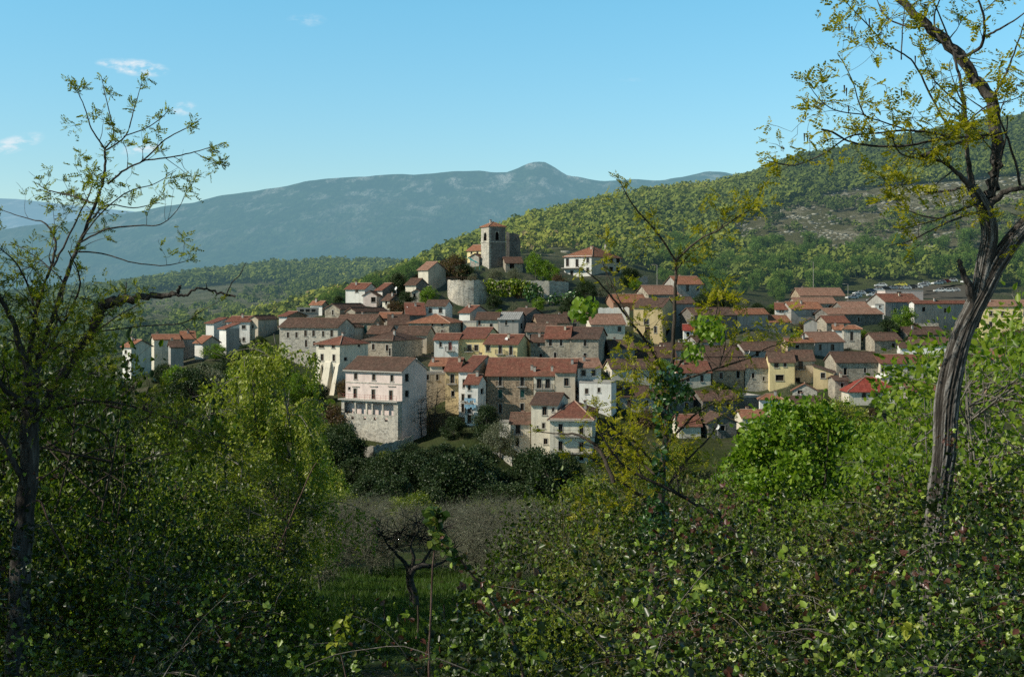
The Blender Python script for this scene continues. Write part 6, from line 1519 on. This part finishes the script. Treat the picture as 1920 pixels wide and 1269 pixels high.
# seed pods still hanging in its crown
pm = plain_mat('seed_pod', (.035, .02, .015), .8); pb = MB(); o0 = P(1600, 150, 9.2); rp = random.Random(3)
for (x, y) in ((1583, 160), (1587, 165), (1510, 210), (1508, 250), (1514, 253), (1630, 35), (1690, 165), (1592, 45), (1597, 50), (1591, 198), (1716, 105)):
    p = P(x, y, 9.2 + rp.uniform(-.1, .3)) - o0; pb.hexa([p + (-.002, -.002, -.06), p + (.003, -.002, -.06), p + (.003, .002, -.06), p + (-.002, .002, -.06), p + (-.005, -.002, .0), p + (.006, -.002, .0), p + (.006, .002, .0), p + (-.005, .002, .0)])
o = pb.build('seed_pods', [pm], rt, o0 - P(1750, 1500, 10.0))

LM['redgreen'] = leaf_mat('bramble_shoot_leaf', [(0, (.04, .08, .012)), (.5, (.085, .13, .02)), (.7, (.14, .17, .03)), (.8, (.16, .07, .045)), (1, (.13, .05, .035))], .35, .42, .4)
# ---- slender tree at the left with a dead limb
T = NearTree(12.0, 202); B = T.branch
B([(20, 1500, 24), (28, 1269, 21), (45, 1000, 19), (55, 850, 17), (60, 740, 14), (72, 680, 9), (90, 625, 7.5), (106, 575, 7), (126, 515, 6.5), (152, 448, 6), (180, 380, 5.5), (191, 350, 5), (197, 318, 4.5), (197, 278, 4)], .2, 8, grow=.25)
B([(197, 280, 3.2), (172, 242, 2.6), (160, 205, 2), (148, 178, 1.4), (138, 165, .8)], -.2, grow=.65, slen=.55)
B([(197, 278, 3), (213, 254, 2.5), (206, 215, 2), (196, 172, 1.5), (190, 143, .9)], .2, grow=.65, slen=.55)
B([(199, 282, 3), (235, 255, 2.6), (250, 210, 2), (261, 172, 1.3), (266, 153, .8)], .1, grow=.65, slen=.5)
B([(232, 256, 2.2), (275, 240, 2), (308, 216, 1.5), (317, 198, .8)], -.2, grow=.9, slen=.6)
B([(202, 345, 4), (235, 318, 3.6), (270, 300, 3), (310, 262, 2.4), (350, 240, 1.8), (378, 222, 1)], -.3, grow=1.0, slen=.8)
B([(268, 301, 3), (320, 295, 2.5), (365, 285, 2), (400, 275, 1.2), (420, 269, .8)], -.2, grow=1.0, slen=.7)
B([(365, 286, 1.4), (390, 300, 1), (408, 311, .7)], -.1, grow=.8, slen=.5)
B([(150, 455, 3.6), (200, 430, 3.2), (260, 423, 2.6), (300, 421, 2), (332, 394, 1.3), (355, 350, .8)], -.4, grow=1.1, slen=.9)
B([(140, 472, 3.2), (190, 475, 2.6), (240, 490, 2.2), (300, 498, 2), (340, 492, 1.4), (362, 484, .8)], -.5, grow=.6, slen=.7)
B([(178, 382, 3.2), (130, 366, 2.6), (90, 357, 2), (68, 343, 1.1)], .4, grow=1.0, slen=.7)
B([(150, 450, 3), (190, 400, 2.6), (240, 360, 2.2), (290, 345, 1.6), (330, 320, 1)], .5, grow=1.1, slen=.9)
B([(165, 420, 3), (200, 385, 2.4), (250, 390, 2), (300, 380, 1.3)], .3, grow=1.1, slen=.8)
B([(48, 830, 13), (52, 700, 9), (72, 570, 6.5), (98, 495, 5), (104, 455, 4), (86, 420, 3), (60, 412, 2), (20, 400, 1.5), (-5, 390, 1)], .6, grow=.8)
B([(100, 500, 4), (130, 440, 3.4), (165, 370, 2.6), (175, 340, 1.8)], .5, grow=.9, slen=.7)
B([(60, 720, 11), (32, 630, 8), (5, 565, 6.5), (-45, 500, 5)], -.3, grow=.9)
B([(66, 690, 7), (110, 620, 5), (140, 565, 4), (150, 520, 3), (128, 470, 2)], -.5, grow=1.2)
B([(75, 640, 5), (60, 560, 4), (35, 500, 3), (0, 465, 2)], -.4, grow=1.3)
B([(90, 620, 4), (120, 540, 3), (90, 500, 2.4), (50, 470, 1.6), (20, 455, 1)], .3, grow=1.2)
B([(45, 900, 9), (-10, 800, 7), (-40, 700, 5)], -.5, grow=1.0)
B([(58, 760, 10), (20, 740, 8), (-20, 690, 6)], -.3, grow=1.1)
B([(60, 780, 6), (130, 760, 5), (180, 752, 4.6), (240, 760, 4), (332, 790, 3.2), (420, 832, 2), (470, 850, 1.2)], -1.2, grow=1.2)
B([(70, 690, 3.5), (130, 636, 2.6), (250, 613, 2.2), (340, 606, 2), (370, 588, 1.4), (425, 557, .8)], -.8, grow=.4, slen=.6)
B([(340, 606, 1.6), (382, 650, 1.2), (440, 680, .8)], -.1, D0=11.2, grow=.5, slen=.5)
B([(60, 730, 5), (120, 690, 4), (160, 640, 3), (210, 600, 2.4), (260, 570, 1.4)], -.9, grow=1.4)
T.leaves(5.0, .07, .85)
T.bunch([(50, 560, 70, 160, 0), (110, 600, 60, 140, -.5), (30, 640, 60, 150, .3), (160, 560, 40, 60, -.5), (200, 590, 40, 60, -.8), (130, 660, 60, 150, -.6), (60, 500, 50, 60, 0), (170, 700, 50, 90, -.8), (20, 760, 60, 140, 0), (100, 740, 60, 140, -.6), (330, 800, 50, 110, -1), (390, 830, 45, 90, -1.1), (280, 780, 45, 90, -.8), (190, 340, 26, 34, 0), (150, 300, 14, 12, 0), (140, 235, 14, 16, -.2), (180, 330, 30, 40, 0), (185, 400, 26, 30, 0)], .075)
base = P(20, 1500, 12.0)
rt = T.done('locust_tree', 'slender tree with several thin stems and small young leaves at the left', BARK, LM['locust_green'], base)
# the broken dead limb
Td = NearTree(11.6, 204)
Td.branch([(62, 790, 10), (120, 700, 10), (165, 630, 10), (186, 588, 11), (200, 569, 11), (240, 562, 9.5), (300, 555, 8), (330, 549, 6.5), (340, 535, 3)], -.3, 8, grow=0, wig=.3)
Td.branch([(328, 552, 5), (348, 555, 4.5), (370, 541, 4), (391, 543, 4), (420, 552, 4.2), (441, 556, 4)], -.1, 7, grow=0, D0=11.3, wig=.3)
Td.branch([(424, 553, 2.4), (434, 531, 2.1), (450, 515, 1.9), (457, 500, 1.4), (462, 491, 1)], 0, 5, grow=0, D0=11.2)
Td.branch([(234, 562, 5), (236, 545, 3), (237, 528, 1.5)], 0, 5, grow=0, D0=11.4)
Td.branch([(212, 566, 4), (225, 552, 2.4), (230, 545, 1)], 0, 5, grow=0, D0=11.4)
Td.branch([(388, 543, 2.4), (386, 530, 1)], 0, 5, grow=0, D0=11.2)
me = Td.tb.mesh('dead_limb', BARK); me.transform(__import__('mathutils').Matrix.Translation(-Vector(base))); link('dead_limb', me, rt)

# ---- thin forked tree in the middle, its stem wrapped in ivy
T = NearTree(13.0, 303); B = T.branch
B([(1218, 1500, 17), (1224, 1150, 13), (1238, 950, 10), (1252, 780, 7.5), (1260, 690, 6.5), (1264, 600, 6), (1267, 520, 5.5), (1267, 488, 5)], .1, 8, grow=.2)
B([(1267, 489, 4.2), (1236, 442, 3.6), (1196, 396, 3), (1180, 374, 2.4), (1166, 348, 1.5), (1162, 334, .8)], -.3, grow=.75, slen=.55)
B([(1267, 489, 4.2), (1310, 450, 3.3), (1350, 430, 2.6), (1386, 405, 2), (1425, 386, 1)], -.4, grow=.75, slen=.7)
B([(1268, 506, 2.8), (1300, 470, 2.2), (1322, 456, 1.2)], .4, grow=.8, slen=.6)
B([(1262, 697, 5), (1290, 660, 4.4), (1320, 632, 4), (1338, 606, 2.8), (1348, 560, 1.6)], -.5, grow=.9)
B([(1246, 770, 6), (1236, 690, 5), (1215, 645, 4.6), (1180, 600, 4), (1150, 560, 3.5), (1116, 522, 2.5), (1084, 500, 1.5)], -.8, grow=.75)
B([(1185, 606, 3), (1160, 560, 2.4), (1136, 507, 1.6), (1128, 490, 1)], .2, D0=12.4, grow=.7)
B([(1255, 720, 5), (1300, 705, 4.2), (1345, 690, 3.6), (1402, 672, 3), (1440, 652, 2), (1480, 640, 1.2)], -.5, grow=.8)
B([(1348, 690, 2.4), (1360, 640, 2), (1350, 590, 1.6), (1345, 540, 1)], .1, D0=12.6, grow=1.0)
B([(1232, 880, 5), (1195, 832, 4), (1150, 803, 3.2), (1108, 772, 2)], -.6, grow=.8)
B([(1150, 905, 7), (1128, 850, 6), (1108, 828, 5.2), (1080, 815, 4.2), (1038, 812, 2.5), (1000, 808, 1.4)], .5, D0=12.3, grow=.5)
B([(1420, 1040, 7.5), (1335, 965, 7), (1260, 920, 6), (1180, 880, 4.5), (1150, 850, 4), (1120, 800, 2)], -.3, D0=12.6, grow=.5)
B([(1245, 840, 5), (1290, 790, 4), (1330, 760, 3), (1390, 745, 2)], -.4, grow=1.0)
B([(1240, 900, 5), (1200, 860, 4), (1180, 780, 3), (1190, 720, 2)], .4, grow=1.0)
B([(1238, 930, 5), (1290, 860, 4), (1330, 820, 3), (1350, 780, 1.6)], .3, grow=1.0)
B([(1235, 950, 5), (1160, 900, 4), (1110, 860, 3), (1060, 850, 1.8)], .2, grow=1.0)
T.leaves(4.2, .085, .8)
T.bunch([(1350, 378, 22, 14, -.4), (1390, 380, 20, 14, -.4), (1425, 385, 20, 16, -.4), (1360, 430, 18, 14, -.3), (1310, 418, 20, 13, .2), (1215, 445, 26, 21, -.2), (1205, 470, 16, 8, 0), (1145, 378, 14, 8, -.2), (1175, 340, 10, 4, -.2), (1340, 520, 26, 21, 0), (1350, 545, 26, 21, 0), (1290, 500, 16, 8, 0), (1190, 545, 22, 16, -.5), (1150, 512, 22, 16, -.5), (1240, 570, 18, 9, -.3), (1370, 600, 26, 18, -.4), (1400, 610, 26, 22, -.4), (1440, 610, 24, 18, -.4), (1380, 648, 28, 27, -.4), (1480, 605, 18, 11, -.4), (1200, 610, 30, 22, -.5), (1230, 660, 30, 24, -.4), (1170, 665, 28, 21, -.4), (1190, 690, 26, 21, 0), (1140, 690, 18, 9, 0),
   (1180, 760, 34, 37, 0), (1210, 800, 40, 49, -.3), (1165, 810, 36, 37, 0), (1150, 860, 40, 43, 0), (1230, 840, 30, 37, -.3), (1290, 820, 34, 31, .2), (1340, 740, 26, 24, -.3), (1370, 745, 22, 18, -.3), (1180, 880, 40, 49, .2), (1270, 890, 40, 37, .2), (1110, 850, 30, 24, .2), (1090, 930, 40, 37, .2), (1130, 960, 44, 43, 0), (1470, 590, 14, 7, -.4), (1220, 730, 26, 24, -.3)], .085)
rt = T.done('locust_tree', 'thin forked young tree with yellow leaves and ivy on its stem', BARKT, LM['locust'], P(1218, 1500, 13.0))
# ivy
def ivy(label, blobs, D, n, L, mat, seed, name='ivy', at=None, thick=.25):
    r = np.random.RandomState(seed); lb = LB(); tb = TB()
    w = np.array([b[2] * b[3] for b in blobs], float); w /= w.sum(); pick = r.choice(len(blobs), n, p=w)
    bl = np.array([(b[0], b[1], b[2], b[3]) for b in blobs], float)[pick]
    a = r.rand(n) * 6.283; q = np.sqrt(r.rand(n)); px = bl[:, 0] + np.cos(a) * q * bl[:, 2]; py = bl[:, 1] + np.sin(a) * q * bl[:, 3]
    Dd = D + r.normal(size=n) * thick - thick * (1 - q); p = np.stack([(px - CX) / F * Dd, Dd, -(py - YH) / F * Dd], -1)
    out = unit(np.stack([np.cos(a) * q, -np.ones(n) * .7, -np.sin(a) * q * .6], -1) + r.normal(size=(n, 3)) * .5); d = unit(np.cross(out, r.normal(size=(n, 3))) + np.array([0, 0, -.5]))
    Ls = L * r.uniform(.6, 1.3, n); lb.ovate(p, d, out, Ls, Ls * .42)
    o = P(blobs[0][0], blobs[0][1], D); me = lb.mesh(name, mat); me.transform(__import__('mathutils').Matrix.Translation(-Vector(o)))
    return tag(link(name, me, None, o), label, 'ivy')
ivy('dark glossy ivy clump wrapped round the thin forked stem', [(1254, 728, 40, 30), (1248, 780, 22, 40), (1262, 705, 20, 24), (1240, 860, 16, 40), (1234, 930, 22, 50), (1285, 738, 18, 16), (1228, 985, 30, 50)], 12.9, 800, .055, LM['ivy'], 41)
ivy('small bright ivy tuft on the branch right of the ivy clad stem', [(1330, 612, 26, 22), (1300, 660, 18, 22), (1340, 630, 18, 12)], 12.5, 200, .06, LM['fresh'], 42)
ivy('bright leafy tuft on the branch end left of the ivy clad stem', [(1098, 575, 22, 20), (1085, 590, 14, 10)], 12.2, 130, .065, LM['fresh'], 43)
ivy('ivy hanging over the top of the retaining wall', [(945, 541, 34, 14), (985, 540, 26, 12), (920, 530, 14, 8), (960, 530, 30, 6)], 375.0, 900, .75, LM['shrub'], 44, thick=.5)
ivy('ivy on the slope right of the retaining wall', [(1000, 548, 20, 18), (1075, 560, 22, 16), (1040, 560, 14, 10)], 370.5, 500, .7, LM['ivy'], 45, thick=.5)

# ------------------------------------------------------------------ trees and shrubs in the near valley
one('willow', 'weeping_tree', 512, 64, 15.3, 'tall weeping tree with hanging pale green shoots', 'tree', rz=.3, wide=1.0)
one('willow', 'weeping_tree', 455, 70, 12.2, 'shorter weeping tree left of the tall one', 'tree', rz=2.2, wide=1.05)
one('willow', 'weeping_tree', 556, 68, 12.5, 'weeping tree right of the tall one, before the stone houses', 'tree', rz=4.0, wide=.95)
def to_row(px, D, row): return max(1.2, float(P(px, row, D)[2] - G(px, D)[2]))
for k, (px, D, row, lab) in enumerate([(385, 62, 700, 'light green arching tree left of the weeping trees'), (330, 58, 745, 'light green tree lower down, far left of the weeping trees'), (420, 52, 790, 'light green tree in front of the shorter weeping tree'), (500, 50, 865, 'light green tree at the foot of the tall weeping tree'), (280, 52, 775, 'light green tree behind the slender left tree'), (210, 55, 805, 'light green tree seen through the slender left stems'), (460, 44, 900, 'small light green tree between the weeping trees and the dark shrubs'), (350, 44, 850, 'light green tree above the dark left shrubs'), (250, 45, 850, 'light green tree right of the slender left trunk')]):
    one('birch2' if k in (1, 3, 5, 7, 9) else 'birch', 'leafy_tree', px, D, to_row(px, D, row), lab, 'tree', wide=1.05)
one('round', 'maple_tree', 1490, 40, to_row(1490, 40, 735), 'dense round fresh green tree right of the middle', 'tree', wide=1.0, rz=1.0)
one('round', 'maple_tree', 1385, 47, to_row(1385, 47, 850), 'smaller fresh green tree at the left of the dense round one', 'tree', wide=.9, rz=2.5)
one('round', 'maple_tree', 1610, 47, to_row(1610, 47, 785), 'fresh green tree between the dense round one and the big trunk', 'tree', wide=.8, rz=4.0)
def to_row(px, D, row): return max(1.2, float(P(px, row, D)[2] - G(px, D)[2]))
for i, (px, D, top, w) in enumerate([(1665, 20, 790, .9), (1625, 23, 830, .9), (1700, 18, 765, .8), (1860, 16, 610, 1), (1905, 15, 560, 1), (1835, 20, 640, 1), (1945, 17, 540, 1), (1890, 22, 590, 1.1), (1710, 26, 780, 1.0), (1575, 24, 870, 1), (1810, 26, 690, 1.1), (1975, 15, 560, 1), (1655, 30, 805, 1.1), (1740, 22, 640, .7), (1920, 26, 640, 1.1)]):
    h = to_row(px, D, top)
    putp('sapling', 'sapling', px, D, h, 'slim sapling with pale green leaves around the big trunk', 'tree', 'saplings around the big trunk', wide=w)
# shrubs of the near slope
RS = [(1010, 15, 1120, .6), (950, 13, 1185, .5), (1215, 26, 935, 1.0), (1245, 24, 900, 1.0), (1230, 22, 920, 1.0), (1310, 23, 960, 1.0), (1190, 34, 890, .9), (1190, 30, 860, 1.1), (1270, 28, 870, 1.1), (1575, 20, 990, .9), (1645, 18, 900, 1.0), (1720, 16, 930, 1.0), (1800, 15, 890, 1.1), (1880, 15, 860, 1.1), (1960, 14, 850, 1.1), (1400, 18, 1040, .8), (1250, 18, 1010, 1.0), (1180, 22, 1010, .9), (1260, 17, 1000, 1), (1130, 26, 1060, .8), (1550, 17, 1010, 1), (1640, 14, 980, 1), (1860, 12, 960, 1), (1750, 24, 860, 1)]
for i, (px, D, top, w) in enumerate(RS):
    putp(('shrub', 'shrub3', 'shrub2', 'shrub3', 'shrub')[i % 5], 'shrub', px, D, to_row(px, D, top), 'loose yellow green shrub on the near slope right of the meadow', 'shrub', 'shrubs of the near right slope', wide=w * .85)
LS = [(535, 14, 1100, .6), (590, 12, 1165, .5), (25, 20, 610, .8), (105, 24, 650, .8), (-35, 15, 570, .9), (60, 17, 720, .9), (60, 22, 790, 1), (150, 24, 885, 1), (240, 22, 965, 1), (330, 24, 985, 1), (420, 26, 1000, 1), (430, 24, 1020, .9), (100, 18, 880, 1), (190, 17, 940, 1), (280, 18, 960, 1), (370, 17, 1030, 1), (450, 19, 1030, 1), (430, 18, 1010, .9), (20, 16, 850, 1), (120, 14, 960, 1), (220, 13, 1000, 1), (320, 13, 1030, 1), (410, 14, 1040, 1), (430, 14, 1060, .9), (480, 15, 1130, .7), (-40, 14, 880, 1), (-60, 20, 780, 1.1), (380, 30, 1000, 1.1), (290, 30, 985, 1.1), (200, 32, 905, 1.1)]
for i, (px, D, top, w) in enumerate(LS):
    putp('shrub2' if i % 2 else 'shrub', 'shrub', px, D, to_row(px, D, top), 'dark green shrub on the near slope below the slender left tree', 'shrub', 'shrubs of the near left slope', wide=w * .85)

# ------------------------------------------------------------------ bramble thicket along the road edge
def thicket(name, regions, mat, L, seed, per=30, canes=60, red=.16, per_m2=7.0):
    """ragged bank of shoots: regions are (px0, px1, top row at px0, at px1, nearest D, farthest D)"""
    r = np.random.RandomState(seed); lb = LB(); tb = TB(); C = []
    for (xa, xb, ya, yb, da, db) in regions:
        dm = (da + db) / 2; area = abs(xb - xa) / F * dm * (db - da); m = int(area * per_m2) + 3
        q = r.rand(m); px = xa + (xb - xa) * q; D = da + (db - da) * r.rand(m)
        zt = -((ya + (yb - ya) * q) - YH) / F * dm + .16 * vnoise(px / 75, D * 1.5, seed, 3) - (dm - D) * .22
        g = ground_z(px, D)
        for layer in range(3):
            z = zt - layer * .30 * r.uniform(.7, 1.3, m) + r.normal(size=m) * .05 - (r.rand(m) ** 3) * .25
            ok = z > g + .05
            ok &= vnoise(px / 70 + 7, D * 2.1 + layer * .5, seed + 5, 3) > -.02 - .12 * (layer == 0)
            C.append(np.stack([(px + r.normal(size=m) * 20 * layer - CX) / F * D, D, z], -1)[ok])
    C = np.concatenate(C); M = len(C)
    sg = r.uniform(.07, .15, M); k = r.poisson(per, M); idx = np.repeat(np.arange(M), k); n = len(idx)
    off = r.normal(size=(n, 3)) * sg[idx][:, None] * np.array([1, 1, .85]); p = C[idx] + off
    hue = np.clip(r.normal(size=M) * .16 + .38, .02, .76); isred = r.rand(M) < red; hue = np.where(isred, r.uniform(.8, 1, M), hue)
    ti = hue[idx] + r.normal(size=n) * .12; ti = np.where(isred[idx] & (off[:, 2] < -.02), .3, ti)
    ti = np.where(~isred[idx], np.clip(ti, 0, .79), ti)
    d0 = unit(off / (np.linalg.norm(off, axis=1, keepdims=True) + 1e-6) * .6 + r.normal(size=(n, 3)) * .7); nr = unit(r.normal(size=(n, 3)) * .9 + np.array([-.1, -.15, .45])); s = unit(np.cross(d0, nr))
    Ls = L * r.uniform(.55, 1.4, n)
    lb.ovate(p, d0, nr, Ls, Ls * .36); T_ = [np.repeat(ti, 6)]
    m = r.rand(n) > .4
    for q_ in (-1, 1):
        lb.ovate(p[m], unit(d0 + s * q_ * 1.2)[m], unit(nr + r.normal(size=(n, 3)) * .2)[m], Ls[m] * .82, Ls[m] * .3); T_.append(np.repeat(ti[m], 6))
    lb.tint = T_
    for c in range(canes):
        i = r.randint(M); b = C[i] - (0, 0, .3); dr = unit(np.array([r.normal(), r.normal() * .6, .9])); l = r.uniform(.35, .8); pts = [b]
        for kk in range(6): dr = unit(dr + np.array([0, 0, -.2]) + r.normal(size=3) * .1); pts.append(pts[-1] + dr * l / 6)
        tb.tube(curve(pts, 2), np.linspace(.003, .001, 13), 4)
    me = lb.mesh(name, mat); o = tag(link(name, me), kind='stuff')
    link('canes', tb.mesh('canes', BARKP), o)
    return o
thicket('bramble_undergrowth', [
   (1040, 1500, 1130, 1060, 6.4, 9.5), (1450, 2000, 1055, 965, 6.4, 9.5), (1640, 1960, 985, 965, 8.3, 9.6),
   (930, 1300, 1215, 1150, 4.9, 6.8), (1250, 1650, 1150, 1115, 4.6, 6.8), (1600, 2000, 1105, 1030, 4.6, 6.8),
   (560, 960, 1262, 1225, 4.6, 6.2), (1150, 2000, 1215, 1160, 3.6, 4.8), (850, 1250, 1265, 1230, 3.8, 4.8)], LM['bramble'], .0265, 51, per=46, per_m2=14, canes=300)
thicket('broadleaf_undergrowth', [
   (-80, 330, 1030, 1090, 7.0, 10.0), (250, 620, 1100, 1215, 7.5, 10.5), (-80, 300, 1120, 1160, 4.6, 6.5), (250, 590, 1180, 1255, 5.0, 7)], LM['bramble'], .028, 52, per=44, canes=150, red=.05, per_m2=9)
# unseen trees added just left of the view to throw shade over the bank
for i, (x, y, h_) in enumerate([(-7.5, 5.5, 7.5), (-9.5, 10.0, 8.5), (-12, 5, 9), (-9.4, 7.2, 10)]):
    putp('birch2', 'shade_tree', CX + x / y * F, y, h_, 'leafy tree added out of view at the left to shade the bank', 'tree', 'unseen trees added for shade', wide=1.25)
# crooked old fruit tree standing alone in the meadow
T = NearTree(70.0, 404); B = T.branch
B([(778, 1142, 11), (774, 1112, 10), (768, 1086, 9.5), (773, 1068, 9), (790, 1060, 8), (812, 1060, 6), (835, 1050, 4), (850, 1030, 2)], 0, grow=0)
B([(768, 1080, 8), (762, 1058, 7), (745, 1040, 5), (728, 1022, 4), (715, 1000, 2)], .5, grow=0); B([(770, 1066, 7), (776, 1045, 6), (770, 1020, 4.5), (785, 995, 3), (780, 975, 1.5)], -.4, grow=0); B([(790, 1060, 6), (805, 1035, 4.5), (825, 1010, 3), (830, 985, 1.5)], .4, grow=0)
r = T.r
for (x, y) in ((715, 1000), (730, 1010), (745, 1025), (780, 980), (770, 1005), (830, 990), (850, 1030), (815, 1020), (790, 1010), (750, 1000), (805, 985)):
    for k in range(16):
        a = r.uniform(0, 6.28); q = r.uniform(14, 42); x2, y2 = x + q * math.cos(a), y + q * .8 * math.sin(a) - 6
        T.branch([(x, y, 2.2), ((x + x2) / 2 + r.normal() * 3, (y + y2) / 2 + r.normal() * 3, 1.5), (x2, y2, .8)], r.normal() * .6, 3, grow=0)
        c = P(x2, y2, 70) + r.normal(size=(4, 3)) * .25; T.lb.diamonds(c, r.normal(size=(4, 3)), r.normal(size=(4, 3)), .12, .03)
T.done('orchard_tree', 'crooked old fruit tree with bent dark trunk standing in the meadow', BARK, LM['olive'], P(778, 1142, 70.0))
# ---- arching bramble shoots in front of the meadow
def shoot(label, pts, D, leaves_from, seed, mat='redgreen', L=.055, dens=2):
    T = NearTree(D, seed); c = T.branch(pts, -.15, 6, grow=0); k = int(len(c) * leaves_from); r = T.r
    cp = np.repeat(c[k:, :3], dens, axis=0); n = len(cp); cp = cp + r.normal(size=(n, 3)) * .012
    lb = LB(); nr = unit(r.normal(size=(n, 3)) * .6 + np.array([0, -.3, .8])); d = unit(r.normal(size=(n, 3)) + np.array([0, 0, .1])); s = unit(np.cross(d, nr)); Ls = L * r.uniform(.5, 1.3, n)
    lb.ovate(cp, d, nr, Ls, Ls * .36)
    for sg in (-1, 1): lb.ovate(cp, unit(d * .6 + s * sg), nr, Ls * .75, Ls * .28)
    o = P(*pts[0][:2], D); rt = empty('bramble_shoot', o, label, 'bramble')
    for nm, me in (('stem', T.tb.mesh('stem', bark_red)), ('leaves', lb.mesh('leaves', LM[mat]))):
        me.transform(__import__('mathutils').Matrix.Translation(-Vector(o))); link(nm, me, rt)
bark_red = bark_mat('bramble_stem', (.09, .05, .04), (.24, .18, .15), 40)
shoot('upright bramble shoot with reddish leaf tuft in front of the meadow', [(803, 1400, 5), (804, 1269, 4.6), (806, 1180, 4), (812, 1060, 3.4), (817, 1000, 3), (818, 962, 2)], 5.2, .74, 61, L=.05, dens=4)
shoot('leafy bramble cane arching down right of the upright shoot', [(985, 1330, 5), (975, 1240, 4.6), (930, 1140, 4.2), (880, 1070, 3.8), (850, 1035, 3.4), (826, 1022, 2)], 5.6, .4, 62, L=.045, dens=2)
shoot('thin green cane rising from the dark hollow left of the meadow', [(660, 1320, 3), (640, 1230, 2.6), (628, 1195, 2.2), (640, 1175, 1.6), (655, 1165, 1)], 5.0, .3, 63, 'light', L=.04, dens=1)
shoot('pale dry cane leaning over the right brambles', [(1885, 1065, 3), (1850, 1030, 2.6), (1800, 995, 2.2), (1790, 985, 1.5)], 7.5, .95, 64, L=.03, dens=1)
shoot('curved light green cane above the right brambles', [(1645, 1210, 3), (1660, 1180, 2.6), (1690, 1168, 2), (1715, 1180, 1.5)], 5.0, .6, 65, 'light', L=.05, dens=1)
shoot('broken pale stick lying across the left shrubs', [(50, 948, 4), (75, 940, 4), (95, 985, 3.6), (120, 1030, 3), (135, 1070, 2)], 10.0, .95, 66, L=.03, dens=1)
shoot('thin pale stem left of the grey orchard', [(520, 1030, 3), (550, 960, 2.6), (585, 880, 2.2), (600, 860, 1)], 20.0, .9, 67, 'light', L=.06, dens=1)
# ---- meadow grass, stakes
r = np.random.RandomState(71); n = 30000
px = r.uniform(560, 1010, n); D = r.uniform(52, 96, n); z = ground_z(px, D); p = np.stack([(px - CX) / F * D, D, z - .02], -1)
lb = LB(); d = unit(r.normal(size=(n, 3)) * .35 + np.array([0, 0, 1.])); L = r.uniform(.18, .5, n) * (1 + .5 * vnoise(p[:, 0] / 3, D / 3, 9, 2)); lb.diamonds(p, d, unit(r.normal(size=(n, 3)) * np.array([1, 1, .2])), L, .022)
tag(link('meadow_grass', lb.mesh('meadow_grass', LM['grass'])), kind='stuff')
for i, (px, y0, y1) in enumerate([(662, 1115, 1180), (783, 1135, 1200), (698, 1150, 1210), (857, 1130, 1205), (720, 1155, 1215), (832, 1175, 1210)]):
    D = 58 + i; g = G(px, D); b = MB(); top = P(px, y0, D)[2] - g[2]; b.tube([(0, 0, -.3), (.03, 0, max(top, 1.0) * .5), (0.0, .04, max(top, 1.0))], [.05, .045, .035], 6)
    tag(b.build('wooden_stake', [BARKT], None, g), 'thin wooden stake standing in the meadow grass', 'stake', 'stakes in the meadow')
